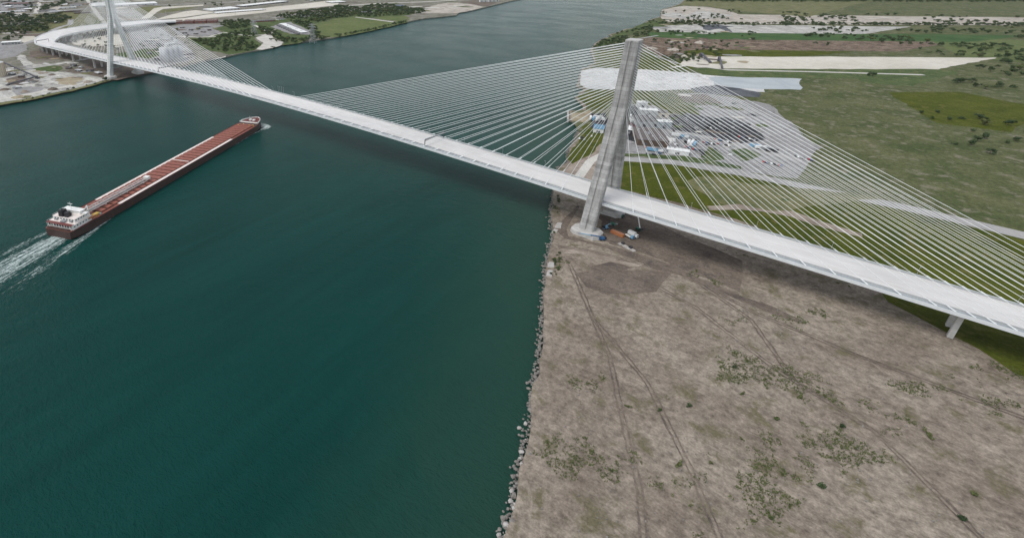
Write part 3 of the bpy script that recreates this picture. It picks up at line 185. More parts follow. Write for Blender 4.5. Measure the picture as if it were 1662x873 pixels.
 ('ground_patch', 'scrap', 5, 0, [(-236.3, 1783.9), (-240.2, 1786.3), (-244.5, 1788.4), (-249.9, 1786.4), (-255.3, 1782.7), (-252.0, 1778.6), (-248.7, 1774.6), (-241.7, 1775.8), (-234.7, 1778.6)]),
 ('ground_patch', 'grass', 5, 0, [(-142.9, 1285.3), (-143.7, 1289.8), (-150.8, 1291.9), (-159.4, 1289.6), (-167.0, 1285.7), (-168.0, 1280.2), (-163.7, 1276.4), (-156.9, 1273.4), (-148.5, 1277.0), (-140.4, 1280.5)]),
 ('ground_patch', 'grey_lot', 5, 0, [(-293.5, 1284.5), (-294.0, 1296.7), (-315.0, 1286.9), (-334.3, 1267.9), (-339.3, 1252.3), (-332.5, 1245.4), (-316.2, 1249.3), (-297.6, 1264.3), (-282.2, 1281.7)]),
 ('ground_patch', 'grass', 5, 0, [(-254.6, 1492.0), (-257.0, 1495.5), (-260.5, 1487.8), (-264.1, 1481.5), (-263.5, 1476.3), (-261.4, 1474.5), (-258.6, 1475.7), (-255.9, 1479.8), (-254.0, 1484.7), (-253.6, 1489.0)]),
 ('ground_patch', 'dirt_dark', 5, 0, [(-101.0, 1179.7), (-105.0, 1181.6), (-109.6, 1182.9), (-117.0, 1182.1), (-118.5, 1177.8), (-118.5, 1174.4), (-115.0, 1171.1), (-108.0, 1174.0), (-101.3, 1175.8)]),
 ('ground_patch', 'sand_brown', 5, 0, [(-120.6, 900.9), (-128.2, 899.0), (-133.9, 888.2), (-137.4, 876.2), (-132.2, 871.0), (-125.0, 872.4), (-118.2, 882.1), (-119.7, 891.3)]),
 ('ground_patch', 'sand_brown', 5, 0, [(-192.4, 1132.8), (-199.3, 1130.9), (-205.2, 1128.5), (-211.0, 1123.0), (-212.2, 1118.2), (-209.1, 1117.1), (-205.7, 1114.2), (-196.7, 1119.9), (-195.5, 1126.4)]),
 ('ground_patch', 'grass', 5, 0, [(-288.1, 1256.6), (-291.8, 1259.0), (-299.5, 1254.7), (-305.1, 1247.9), (-305.2, 1242.2), (-298.9, 1242.9), (-292.7, 1246.6), (-290.6, 1251.5)]),
 ('ground_patch', 'gravel_pale', 5, 0, [(-99.8, 843.9), (-104.7, 846.6), (-108.1, 848.3), (-112.1, 847.9), (-116.5, 845.6), (-118.3, 840.2), (-113.2, 837.4), (-109.8, 833.8), (-104.9, 835.2), (-101.9, 839.0)]),
 ('ground_patch', 'scrap', 5, 0, [(-97.8, 886.7), (-103.5, 889.1), (-113.3, 883.7), (-114.7, 875.7), (-110.8, 872.8), (-103.9, 873.6), (-98.6, 880.5)]),
 ('ground_patch', 'sand_brown', 5, 0, [(-92.8, 887.7), (-105.3, 892.2), (-126.3, 892.3), (-151.4, 882.2), (-139.1, 874.0), (-123.1, 867.0), (-94.3, 876.6)]),
 ('ground_patch', 'grass', 5, 0, [(-21.1, 441.6), (-26.1, 438.7), (-28.8, 435.5), (-30.7, 431.4), (-30.1, 425.8), (-25.0, 424.4), (-21.2, 428.1), (-17.8, 431.6), (-17.2, 437.4)]),
 ('ground_patch', 'gravel_pale', 5, 0, [(46.7, 295.9), (41.0, 295.1), (35.0, 287.3), (36.3, 278.0), (42.6, 278.6), (49.7, 281.5), (50.2, 291.3)]),
 ('ground_patch', 'grass_olive', 5, 0, [(-40.8, 466.7), (-46.6, 463.3), (-52.0, 457.8), (-56.0, 448.6), (-57.9, 437.9), (-52.5, 436.6), (-47.7, 433.7), (-41.8, 443.0), (-36.8, 453.0), (-38.3, 460.9)]),
 ('ground_patch', 'grass_olive', 5, 0, [(1.1, 376.7), (-1.7, 377.4), (-5.0, 377.7), (-7.3, 374.8), (-6.4, 372.0), (-5.7, 368.7), (-2.3, 369.4), (0.8, 370.7), (1.1, 373.8)]),
 ('ground_patch', 'dirt_dark', 5, 0, [(-35.9, 469.5), (-36.0, 472.9), (-42.1, 470.8), (-46.8, 468.8), (-46.3, 465.8), (-41.4, 464.5), (-35.7, 466.7)]),
 ('ground_patch', 'grass', 5, 0, [(42.7, 396.3), (40.3, 400.0), (33.4, 396.6), (30.6, 390.9), (28.0, 386.3), (27.5, 380.1), (34.9, 381.7), (39.4, 388.4), (43.5, 392.7)]),
 ('ground_patch', 'pale', 5, 0, [(-49.5, 503.2), (-51.1, 508.3), (-60.4, 508.5), (-69.9, 505.0), (-68.1, 499.5), (-65.4, 495.5), (-57.7, 494.9), (-48.7, 497.8)]),
 ('ground_patch', 'grass_olive', 5, 0, [(23.3, 469.0), (20.9, 474.3), (6.1, 474.7), (-2.4, 467.7), (-7.2, 462.8), (-4.1, 458.0), (9.6, 457.5), (26.4, 462.6)]),
 ('ground_patch', 'dirt_dark', 5, 0, [(59.0, 346.2), (57.5, 347.0), (54.1, 346.0), (50.9, 342.4), (49.3, 339.3), (49.5, 336.7), (53.5, 337.7), (57.8, 341.5), (61.4, 345.4)]),
 ('ground_patch', 'grass', 5, 0, [(59.7, 407.3), (52.9, 407.8), (50.5, 401.3), (48.7, 395.3), (53.8, 392.1), (58.7, 393.3), (61.4, 397.1), (66.0, 403.6)]),
 ('ground_patch', 'asphalt', 5, 0, [(10.4, 502.4), (8.3, 505.6), (4.9, 502.0), (4.9, 497.1), (3.9, 492.8), (6.2, 491.7), (8.7, 490.7), (10.5, 495.2), (12.7, 498.2), (13.0, 502.3)]),
 ('ground_patch', 'dirt_dark', 5, 0, [(46.8, 312.7), (44.0, 313.8), (41.6, 311.1), (40.3, 307.9), (40.3, 304.2), (43.4, 304.1), (45.5, 304.2), (47.7, 305.4), (48.4, 308.0), (48.8, 311.1)]),
 ('ground_patch', 'asphalt', 5, 0, [(37.2, 349.7), (27.9, 350.4), (22.1, 350.9), (15.9, 348.7), (6.0, 345.6), (5.8, 340.9), (17.4, 342.5), (25.0, 340.8), (33.2, 344.9)]),
 ('ground_patch', 'pale', 5, 0, [(4.8, 321.3), (2.6, 323.9), (-0.3, 321.2), (-1.6, 318.1), (0.0, 314.5), (3.9, 316.4), (6.4, 318.8)]),
 ('ground_patch', 'grass_olive', 5, 0, [(-17.9, 480.5), (-21.5, 480.8), (-25.5, 482.5), (-27.7, 478.0), (-30.2, 474.5), (-29.3, 470.8), (-25.3, 470.9), (-22.3, 472.3), (-17.4, 472.7), (-15.4, 477.3)]),
 ('ground_patch', 'grass', 5, 0, [(-5.2, 388.2), (-15.6, 389.0), (-21.3, 391.0), (-30.5, 388.5), (-35.6, 384.9), (-35.7, 382.0), (-33.9, 379.6), (-28.2, 378.3), (-20.9, 380.8), (-15.2, 383.4)]),
 ('ground_patch', 'grass', 5, 0, [(-19.4, 331.8), (-23.2, 332.5), (-27.7, 329.3), (-27.1, 323.7), (-26.6, 318.9), (-22.7, 319.5), (-18.2, 318.7), (-16.2, 324.5), (-17.9, 328.4)]),
 ('ground_patch', 'dirt_dark', 5, 0, [(-35.3, 464.5), (-37.7, 467.0), (-44.3, 466.4), (-52.2, 464.7), (-50.4, 461.5), (-48.9, 459.2), (-42.8, 459.2), (-37.7, 461.6)]),
 ('ground_patch', 'dirt_dark', 5, 0, [(-36.3, 526.8), (-40.2, 525.0), (-44.4, 522.3), (-48.3, 515.2), (-46.6, 508.1), (-40.8, 509.4), (-35.1, 509.8), (-34.6, 518.2), (-32.3, 524.8)]),
 ('ground_patch', 'grass', 5, 0, [(-4.8, 474.0), (-5.3, 478.3), (-11.1, 479.8), (-18.5, 479.7), (-21.8, 474.7), (-23.9, 470.2), (-18.7, 468.0), (-14.7, 465.6), (-7.4, 465.0), (-5.7, 470.5)]),
 ('ground_patch', 'grass_olive', 5, 0, [(-8.0, 473.7), (-10.3, 472.9), (-12.1, 471.5), (-13.7, 469.3), (-13.0, 466.8), (-11.6, 464.4), (-8.8, 464.4), (-7.1, 467.0), (-5.7, 469.3), (-6.4, 471.8)]),
 ('ground_patch', 'dirt_dark', 5, 0, [(32.5, 333.9), (27.2, 337.2), (18.6, 335.4), (10.0, 335.4), (4.1, 330.7), (5.7, 326.1), (13.8, 325.7), (20.7, 326.4), (25.6, 329.5)]),
 ('ground_patch', 'grass', 5, 0, [(-23.8, 384.3), (-31.0, 380.3), (-35.8, 369.8), (-41.8, 359.1), (-38.3, 353.3), (-35.2, 346.3), (-28.5, 356.7), (-25.5, 365.5), (-20.8, 377.0)]),
 ('ground_patch', 'asphalt', 5, 0, [(47.0, 448.4), (42.6, 450.7), (39.7, 454.2), (36.0, 451.3), (32.8, 449.2), (32.0, 445.4), (33.1, 441.1), (38.0, 441.5), (41.5, 442.0), (46.8, 443.4)]),
 ('ground_patch', 'pale', 5, 0, [(32.7, 426.9), (30.4, 429.7), (24.8, 424.5), (19.0, 419.9), (19.7, 415.9), (23.8, 415.2), (29.9, 418.4), (34.6, 424.0)]),
 ('ground_patch', 'grass', 5, 0, [(-21.8, 464.2), (-29.8, 463.5), (-41.8, 459.6), (-50.8, 447.4), (-50.8, 439.8), (-40.2, 444.3), (-32.1, 448.1), (-27.0, 455.4)]),
 ('ground_patch', 'dirt_dark', 5, 0, [(-2203.7, 243.8), (-2219.8, 256.4), (-2249.8, 250.0), (-2282.0, 238.3), (-2264.4, 224.8), (-2244.4, 216.9), (-2212.9, 225.6)]),
 ('ground_patch', 'dirt_dark', 5, 0, [(-2541.5, 485.5), (-2566.6, 473.4), (-2580.2, 446.7), (-2581.1, 416.2), (-2558.3, 423.6), (-2536.4, 428.4), (-2534.7, 457.7)]),
 ('ground_patch', 'dirt_pale', 5, 0, [(-1721.1, 109.5), (-1736.4, 116.2), (-1751.8, 100.2), (-1749.4, 80.0), (-1751.4, 57.2), (-1733.7, 53.8), (-1716.3, 62.2), (-1703.3, 81.7), (-1709.9, 100.8)]),
 ('ground_patch', 'grass_dry', 5, 0, [(-2084.2, 617.9), (-2089.2, 631.9), (-2108.2, 620.1), (-2130.2, 611.6), (-2128.9, 594.0), (-2131.4, 578.2), (-2116.5, 575.7), (-2099.0, 577.4), (-2087.4, 594.4), (-2081.2, 607.7)]),
 ('ground_patch', 'grey_lot', 5, 0, [(-1510.8, 82.4), (-1517.4, 87.7), (-1535.0, 77.2), (-1549.6, 63.1), (-1545.8, 56.0), (-1546.1, 48.6), (-1534.5, 54.3), (-1523.8, 61.2), (-1516.2, 71.1)]),
 ('ground_patch', 'dirt_pale', 5, 0, [(-2104.9, 250.2), (-2124.2, 244.2), (-2141.1, 239.8), (-2161.3, 222.2), (-2156.5, 211.5), (-2161.2, 195.2), (-2140.9, 204.2), (-2120.9, 216.0), (-2105.8, 235.3)]),
 ('ground_patch', 'grass', 5, 0, [(-1652.8, 300.8), (-1656.2, 311.7), (-1671.8, 313.9), (-1688.7, 307.4), (-1687.9, 293.7), (-1677.0, 288.0), (-1665.2, 281.5), (-1654.8, 291.0)]),
 ('ground_patch', 'dirt_dark', 5, 0, [(-1900.8, 293.6), (-1919.5, 300.1), (-1939.9, 281.1), (-1957.1, 259.1), (-1949.1, 237.1), (-1917.4, 250.6), (-1892.8, 274.4)]),
 ('ground_patch', 'dirt_pale', 5, 0, [(-1905.8, 502.4), (-1918.1, 496.5), (-1929.7, 485.6), (-1931.4, 467.6), (-1920.8, 463.7), (-1910.9, 461.3), (-1901.7, 474.6), (-1896.6, 492.7)]),
 ('ground_patch', 'dirt_dark', 5, 0, [(-1831.9, 158.7), (-1834.5, 172.3), (-1861.4, 164.0), (-1874.2, 154.8), (-1874.5, 144.9), (-1857.2, 141.3), (-1838.2, 148.5)]),
 ('ground_patch', 'beige', 5, 0, [(-1956.4, 197.5), (-1961.2, 207.6), (-1982.7, 203.4), (-1996.8, 179.2), (-2017.6, 160.6), (-2007.9, 154.1), (-2005.5, 139.8), (-1980.8, 148.0), (-1959.9, 171.5), (-1959.1, 185.9)]),
 ('ground_patch', 'grey_lot', 5, 0, [(-1658.3, 126.5), (-1662.3, 133.2), (-1671.1, 139.6), (-1683.6, 134.7), (-1695.4, 128.8), (-1694.5, 119.2), (-1685.8, 114.5), (-1678.3, 109.6), (-1664.4, 108.6), (-1657.2, 118.1)]),
 ('ground_patch', 'beige', 5, 0, [(-2208.4, 735.0), (-2218.4, 738.4), (-2236.3, 731.9), (-2251.1, 715.1), (-2254.9, 701.7), (-2249.3, 694.6), (-2235.1, 696.4), (-2220.5, 710.3), (-2206.6, 724.6)]),
 ('ground_patch', 'dirt_pale', 5, 0, [(-1664.3, 365.3), (-1671.5, 363.2), (-1676.5, 353.4), (-1677.8, 344.1), (-1675.8, 335.7), (-1668.9, 342.7), (-1661.1, 347.4), (-1659.1, 360.1)]),
 ('ground_patch', 'grey_lot', 5, 0, [(-1998.4, 611.3), (-2003.8, 616.3), (-2018.7, 617.4), (-2029.5, 610.1), (-2038.1, 603.3), (-2032.2, 597.2), (-2014.6, 597.4), (-2005.5, 605.5)]),
 ('ground_patch', 'dirt_pale', 5, 0, [(-1829.3, 275.8), (-1840.8, 283.3), (-1855.1, 270.3), (-1866.4, 254.6), (-1858.8, 239.3), (-1836.1, 244.0), (-1829.2, 263.3)]),
 ('ground_patch', 'grass_dry', 5, 0, [(-1910.9, 208.3), (-1926.1, 220.3), (-1958.1, 216.0), (-1988.8, 207.4), (-1996.9, 190.9), (-1983.8, 178.3), (-1951.0, 180.9), (-1927.1, 193.0)]),
 ('ground_patch', 'pale', 5, 0, [(-1955.7, 569.1), (-1963.6, 564.4), (-1968.0, 560.0), (-1967.5, 553.8), (-1964.2, 547.3), (-1956.6, 548.2), (-1949.6, 552.8), (-1953.3, 560.2)]),
 ('ground_patch', 'dirt_pale', 5, 0, [(-1608.1, 395.2), (-1616.6, 406.6), (-1642.8, 408.7), (-1667.6, 398.8), (-1692.6, 390.3), (-1711.8, 374.2), (-1697.2, 361.7), (-1660.4, 371.2), (-1633.6, 368.2), (-1618.9, 382.3)]),
 ('ground_patch', 'dirt_dark', 5, 0, [(-1555.1, 70.5), (-1561.6, 87.4), (-1593.1, 89.4), (-1613.4, 73.0), (-1628.4, 62.1), (-1642.0, 43.0), (-1612.6, 38.9), (-1583.4, 39.5), (-1555.7, 52.7)]),
 ('ground_patch', 'grey_lot', 5, 0, [(-2037.4, 418.9), (-2050.8, 420.7), (-2069.2, 402.8), (-2075.0, 391.3), (-2074.6, 382.1), (-2058.5, 389.5), (-2042.9, 404.1)]),
 ('ground_patch', 'dirt_pale', 5, 0, [(-2042.1, 632.1), (-2055.9, 638.6), (-2061.4, 621.9), (-2071.7, 612.9), (-2071.5, 597.1), (-2059.3, 587.7), (-2043.5, 584.4), (-2036.6, 600.8), (-2028.7, 611.4), (-2029.0, 626.5)]),
 ('ground_patch', 'grass_dry', 5, 0, [(-1588.5, 43.8), (-1600.3, 34.5), (-1608.1, 24.6), (-1606.7, 11.6), (-1596.8, 8.3), (-1583.4, 13.5), (-1580.8, 31.7)]),
 ('ground_patch', 'beige', 5, 0, [(-1898.4, 426.7), (-1907.8, 432.1), (-1917.5, 424.7), (-1922.9, 416.4), (-1924.3, 404.9), (-1913.7, 398.8), (-1904.8, 409.6), (-1900.8, 416.5)]),
 ('ground_patch', 'grass_dry', 5, 0, [(-1656.6, 354.8), (-1663.2, 367.8), (-1676.1, 352.9), (-1678.8, 332.8), (-1679.7, 317.9), (-1672.7, 313.5), (-1664.6, 310.1), (-1656.5, 325.5), (-1648.0, 339.3), (-1643.6, 359.3)]),
 ('ground_patch', 'beige', 5, 0, [(-2001.9, 556.3), (-2016.3, 549.6), (-2024.7, 539.8), (-2028.5, 528.8), (-2035.8, 511.0), (-2019.0, 512.5), (-2009.7, 511.9), (-1991.6, 509.5), (-1986.6, 528.8), (-1995.0, 542.3)]),
 ('ground_patch', 'dirt_dark', 5, 0, [(-1490.8, 84.6), (-1501.9, 97.3), (-1530.2, 77.5), (-1542.4, 57.5), (-1547.3, 43.3), (-1549.8, 25.4), (-1528.3, 26.9), (-1503.2, 46.2), (-1485.2, 69.8)]),
 ('ground_patch', 'pale', 5, 0, [(-2067.3, 323.7), (-2073.8, 330.9), (-2089.1, 334.3), (-2098.1, 322.9), (-2095.4, 312.8), (-2083.5, 303.1), (-2064.3, 311.0)]),
 ('ground_patch', 'grass', 5, 0, [(-2300.7, 352.9), (-2314.7, 349.9), (-2329.0, 330.7), (-2326.4, 311.4), (-2323.5, 294.3), (-2310.1, 307.8), (-2301.9, 320.2), (-2299.6, 334.8)]),
 ('ground_patch', 'beige', 5, 0, [(-1770.1, 405.9), (-1775.4, 413.5), (-1791.7, 420.8), (-1806.1, 408.4), (-1812.3, 397.4), (-1801.5, 390.4), (-1784.5, 385.0), (-1765.0, 394.5)]),
 ('ground_patch', 'grass_dry', 5, 0, [(-1775.2, 245.7), (-1786.3, 247.8), (-1799.3, 232.0), (-1796.2, 214.6), (-1797.3, 200.7), (-1788.3, 203.1), (-1779.4, 205.1), (-1768.2, 219.4), (-1767.9, 237.5)]),
 ('ground_patch', 'pale', 5, 0, [(-1592.4, 60.8), (-1601.3, 61.9), (-1615.6, 56.6), (-1611.6, 39.9), (-1609.4, 29.2), (-1602.0, 20.0), (-1588.3, 24.8), (-1580.4, 42.3), (-1586.8, 54.2)]),
 ('ground_patch', 'grass_dry', 5, 0, [(-1624.5, 135.5), (-1636.8, 139.6), (-1638.8, 123.1), (-1640.7, 109.8), (-1630.0, 101.8), (-1618.0, 113.2), (-1618.4, 127.6)]),
 ('ground_patch', 'dirt_pale', 5, 0, [(-1875.0, 174.3), (-1887.1, 163.5), (-1899.5, 149.1), (-1906.0, 124.1), (-1895.8, 120.7), (-1886.2, 122.7), (-1878.4, 140.9), (-1875.9, 155.4)]),
 ('ground_patch', 'grey_lot', 5, 0, [(-2221.8, 576.9), (-2228.1, 590.0), (-2244.6, 588.0), (-2256.5, 583.7), (-2263.0, 574.0), (-2264.4, 561.5), (-2252.9, 552.7), (-2239.7, 560.6), (-2229.5, 565.5)]),
 ('ground_patch', 'grass', 5, 0, [(-1565.7, 114.4), (-1568.0, 132.2), (-1612.9, 127.4), (-1647.1, 115.7), (-1683.0, 99.9), (-1682.2, 81.0), (-1636.9, 84.8), (-1604.0, 83.9), (-1583.1, 99.6)]),
 ('ground_patch', 'grey_lot', 5, 0, [(-1823.4, 170.3), (-1831.6, 173.0), (-1839.6, 154.8), (-1840.7, 141.3), (-1843.2, 119.2), (-1830.1, 135.6), (-1822.8, 148.3), (-1816.9, 165.3)]),
 ('ground_patch', 'grass_dry', 5, 0, [(-2162.8, 592.7), (-2174.0, 598.4), (-2194.7, 595.3), (-2200.5, 587.5), (-2206.5, 580.1), (-2189.9, 581.7), (-2178.9, 585.3)]),
 ('ground_patch', 'dirt_pale', 5, 0, [(-1808.9, 482.1), (-1819.3, 492.9), (-1842.1, 477.8), (-1863.8, 465.6), (-1874.4, 445.0), (-1867.6, 432.7), (-1853.6, 429.6), (-1835.5, 436.9), (-1816.5, 449.4), (-1815.3, 464.9)]),
 ('ground_patch', 'pale', 5, 0, [(-1910.0, 406.3), (-1920.4, 405.2), (-1927.0, 396.1), (-1926.6, 385.8), (-1918.9, 383.5), (-1910.8, 377.9), (-1905.8, 387.9), (-1904.1, 397.9)]),
 ('ground_patch', 'grass_dry', 5, 0, [(-1619.2, 75.2), (-1624.8, 81.0), (-1641.6, 78.5), (-1657.0, 76.0), (-1660.2, 69.3), (-1662.0, 63.6), (-1652.3, 61.2), (-1638.8, 63.7), (-1625.1, 68.0)]),
 ('ground_patch', 'dirt_dark', 5, 0, [(-2087.0, 183.7), (-2098.7, 191.7), (-2116.2, 199.1), (-2148.1, 196.2), (-2178.3, 182.1), (-2174.5, 165.9), (-2172.4, 149.1), (-2139.6, 145.7), (-2102.2, 152.7), (-2088.6, 170.9)]),
 ('ground_patch', 'grass_dry', 5, 0, [(-1123.0, 309.7), (-1127.4, 314.8), (-1135.0, 310.7), (-1140.1, 306.1), (-1144.9, 299.6), (-1144.0, 292.1), (-1135.6, 292.7), (-1128.5, 290.2), (-1121.5, 296.4), (-1123.8, 303.5)]),
 ('ground_patch', 'grass_dry', 5, 0, [(-1269.1, 416.6), (-1275.0, 411.3), (-1278.7, 406.4), (-1282.5, 400.4), (-1282.9, 393.1), (-1280.6, 386.8), (-1274.7, 390.3), (-1270.9, 396.6), (-1265.3, 403.1), (-1267.6, 409.4)]),
 ('ground_patch', 'pale', 5, 0, [(-1022.5, 174.4), (-1028.6, 172.3), (-1033.0, 167.2), (-1037.8, 157.6), (-1031.6, 151.0), (-1023.7, 155.5), (-1016.7, 160.8), (-1020.2, 168.3)]),
 ('ground_patch', 'pale', 5, 0, [(-922.7, 175.7), (-929.1, 174.9), (-934.6, 172.5), (-940.2, 167.2), (-939.3, 161.6), (-933.2, 162.3), (-928.2, 165.0), (-922.8, 169.7)]),
 ('ground_patch', 'pale', 5, 0, [(-1180.0, 237.6), (-1181.2, 246.5), (-1204.3, 243.0), (-1214.7, 234.1), (-1216.9, 225.8), (-1199.1, 226.9), (-1178.6, 229.2)]),
 ('ground_patch', 'grass_dry', 5, 0, [(-1296.3, 437.3), (-1301.7, 438.6), (-1307.2, 431.9), (-1309.8, 423.1), (-1305.2, 419.6), (-1301.8, 416.9), (-1297.4, 420.8), (-1292.9, 426.0), (-1292.2, 433.9)]),
 ('ground_patch', 'dirt_dark', 5, 0, [(-1045.8, 173.7), (-1052.2, 170.0), (-1055.5, 162.2), (-1057.4, 156.3), (-1058.7, 147.9), (-1053.3, 148.8), (-1047.7, 149.9), (-1044.5, 158.6), (-1044.7, 165.6)]),
 ('ground_patch', 'gravel_pale', 5, 0, [(-1242.8, 285.6), (-1247.4, 287.2), (-1253.4, 284.1), (-1255.3, 279.1), (-1257.5, 275.2), (-1256.3, 271.8), (-1251.5, 270.5), (-1246.8, 275.9), (-1243.3, 280.5)]),
 ('ground_patch', 'gravel_pale', 5, 0, [(-1010.8, 225.3), (-1016.3, 224.6), (-1019.3, 219.6), (-1022.2, 215.5), (-1021.8, 210.0), (-1016.7, 210.2), (-1013.0, 206.5), (-1010.9, 212.1), (-1005.7, 215.4), (-1009.6, 219.3)]),
 ('ground_patch', 'asphalt', 5, 0, [(-1077.9, 226.4), (-1094.1, 221.6), (-1112.0, 211.6), (-1118.0, 197.5), (-1118.3, 185.6), (-1098.3, 195.2), (-1085.5, 211.2)]),
 ('ground_patch', 'asphalt', 5, 0, [(-1285.0, 462.9), (-1294.5, 465.8), (-1309.6, 456.3), (-1322.7, 442.7), (-1317.8, 435.2), (-1308.7, 434.8), (-1296.8, 441.0), (-1289.0, 451.6)]),
 ('ground_patch', 'gravel_pale', 5, 0, [(-1072.7, 172.9), (-1076.4, 172.9), (-1077.7, 166.2), (-1080.1, 159.3), (-1076.0, 161.4), (-1072.2, 163.1), (-1071.7, 169.1)]),
 ('ground_patch', 'pale', 5, 0, [(-1316.0, 367.6), (-1317.1, 369.9), (-1321.4, 366.8), (-1326.6, 363.6), (-1325.2, 361.0), (-1325.5, 357.9), (-1321.7, 357.8), (-1317.1, 362.0), (-1313.7, 366.2)]),
 ('ground_patch', 'asphalt', 5, 0, [(-918.7, 128.4), (-927.7, 130.0), (-939.1, 117.7), (-950.8, 106.3), (-942.2, 105.2), (-932.0, 106.5), (-924.3, 117.9)]),
 ('ground_patch', 'dirt_dark', 5, 0, [(-1297.4, 386.6), (-1305.6, 381.9), (-1313.9, 375.8), (-1312.7, 365.2), (-1309.5, 355.5), (-1300.2, 358.5), (-1292.0, 367.3), (-1292.5, 379.1)]),
 ('ground_patch', 'asphalt', 5, 0, [(-1151.9, 390.0), (-1153.4, 394.3), (-1159.7, 392.9), (-1165.8, 390.0), (-1162.4, 386.0), (-1158.2, 382.2), (-1152.9, 386.2)]),
 ('ground_patch', 'gravel_pale', 5, 0, [(-1342.9, 305.6), (-1351.7, 310.1), (-1360.1, 312.4), (-1367.8, 307.4), (-1369.4, 300.3), (-1366.8, 292.4), (-1356.9, 296.3), (-1349.5, 298.2)]),
 ('ground_patch', 'asphalt', 5, 0, [(-1408.1, 330.9), (-1411.9, 331.4), (-1414.6, 326.3), (-1416.3, 322.1), (-1415.1, 319.0), (-1414.8, 313.6), (-1410.7, 314.0), (-1406.7, 317.5), (-1405.2, 323.2), (-1405.1, 328.5)]),
 ('ground_patch', 'dirt_dark', 5, 0, [(-906.8, 169.8), (-908.7, 173.6), (-916.9, 173.9), (-924.0, 170.9), (-927.3, 168.0), (-930.7, 165.0), (-927.3, 163.0), (-923.4, 159.6), (-915.0, 162.6), (-907.8, 165.7)]),
 ('ground_patch', 'asphalt', 5, 0, [(-936.0, 200.5), (-947.6, 197.2), (-954.9, 193.7), (-963.6, 189.8), (-971.8, 180.2), (-966.8, 174.5), (-958.9, 174.9), (-950.5, 171.5), (-943.2, 182.0), (-939.3, 190.2)]),
 ('ground_patch', 'asphalt', 5, 0, [(-1162.4, 233.0), (-1175.0, 227.7), (-1182.1, 230.9), (-1187.6, 221.6), (-1194.5, 214.0), (-1196.2, 204.5), (-1185.9, 206.0), (-1177.1, 205.8), (-1170.6, 215.0), (-1163.9, 223.3)]),
 ('ground_patch', 'pale', 5, 0, [(-1162.6, 319.4), (-1170.5, 320.8), (-1176.3, 316.1), (-1183.0, 311.2), (-1182.5, 302.7), (-1173.6, 303.9), (-1165.1, 302.9), (-1165.8, 311.4)]),
 ('ground_patch', 'gravel_pale', 5, 0, [(-1315.9, 342.7), (-1320.5, 339.1), (-1324.2, 335.8), (-1325.3, 330.1), (-1326.8, 321.8), (-1321.1, 324.5), (-1316.3, 324.6), (-1315.1, 332.0), (-1312.3, 339.3)]),
 ('ground_patch', 'gravel_pale', 5, 0, [(-960.3, 194.8), (-966.6, 191.1), (-971.9, 181.8), (-972.8, 171.1), (-966.2, 175.0), (-959.8, 176.5), (-958.7, 187.4)]),
 ('ground_patch', 'gravel_pale', 5, 0, [(-1280.3, 476.3), (-1287.0, 474.5), (-1291.9, 472.1), (-1297.6, 468.2), (-1296.7, 464.3), (-1297.9, 458.4), (-1291.0, 462.3), (-1287.1, 466.0), (-1281.5, 470.4)]),
 ('ground_patch', 'grass_dry', 5, 0, [(-1244.1, 451.0), (-1243.4, 455.3), (-1251.3, 454.6), (-1257.2, 453.0), (-1268.1, 451.4), (-1264.6, 446.9), (-1260.5, 444.7), (-1255.3, 444.2), (-1246.7, 442.2), (-1239.2, 446.9)]),
 ('ground_patch', 'sand_brown', 5, 0, [(-1023.6, -53.9), (-1025.3, -54.3), (-1028.3, -55.5), (-1028.1, -59.4), (-1026.1, -60.4), (-1024.1, -60.5), (-1021.3, -58.2), (-1021.0, -54.0)]),
 ('ground_patch', 'grass_dry', 5, 0, [(-946.2, -100.9), (-948.4, -96.6), (-952.4, -100.5), (-957.0, -101.1), (-959.1, -105.7), (-955.1, -108.4), (-953.2, -112.9), (-948.0, -112.2), (-947.0, -106.9), (-943.1, -103.9)]),
 ('ground_patch', 'gravel_white', 5, 0, [(-1070.6, -51.5), (-1070.9, -48.1), (-1078.9, -48.9), (-1087.1, -51.1), (-1086.1, -54.7), (-1083.6, -57.0), (-1077.0, -58.2), (-1070.5, -54.7)]),
 ('ground_patch', 'grey_lot', 5, 0, [(-932.9, -15.7), (-940.1, -20.1), (-947.3, -28.1), (-946.1, -39.0), (-938.9, -41.8), (-931.8, -33.6), (-930.7, -23.9)]),
 ('ground_patch', 'sand_brown', 5, 0, [(-844.6, -86.9), (-847.3, -83.0), (-857.2, -85.2), (-865.4, -88.7), (-863.8, -93.0), (-856.0, -95.2), (-844.6, -91.8)]),
 ('ground_patch', 'gravel_white', 5, 0, [(-915.6, -104.0), (-921.3, -105.9), (-926.6, -106.8), (-933.8, -112.9), (-938.9, -120.6), (-935.8, -124.0), (-927.0, -118.8), (-918.3, -115.2), (-917.2, -108.8)]),
 ('ground_patch', 'grass_dry', 5, 0, [(-1147.6, -16.9), (-1155.2, -23.1), (-1162.0, -34.1), (-1162.9, -46.9), (-1155.9, -44.7), (-1147.4, -40.9), (-1146.1, -26.5)]),
 ('ground_patch', 'grass_dry', 5, 0, [(-1040.3, -90.7), (-1048.5, -93.2), (-1057.5, -109.2), (-1055.2, -120.8), (-1050.5, -128.2), (-1041.7, -114.0), (-1036.3, -98.5)]),
 ('ground_patch', 'dirt_dark', 5, 0, [(-895.1, -55.0), (-899.7, -56.3), (-904.1, -64.2), (-904.1, -72.1), (-899.8, -72.5), (-894.6, -67.9), (-890.2, -57.2)]),
 ('ground_patch', 'sand_brown', 5, 0, [(-1002.1, -83.1), (-1010.0, -85.1), (-1017.7, -89.1), (-1019.7, -95.4), (-1019.1, -100.7), (-1011.1, -95.8), (-1003.1, -90.1)]),
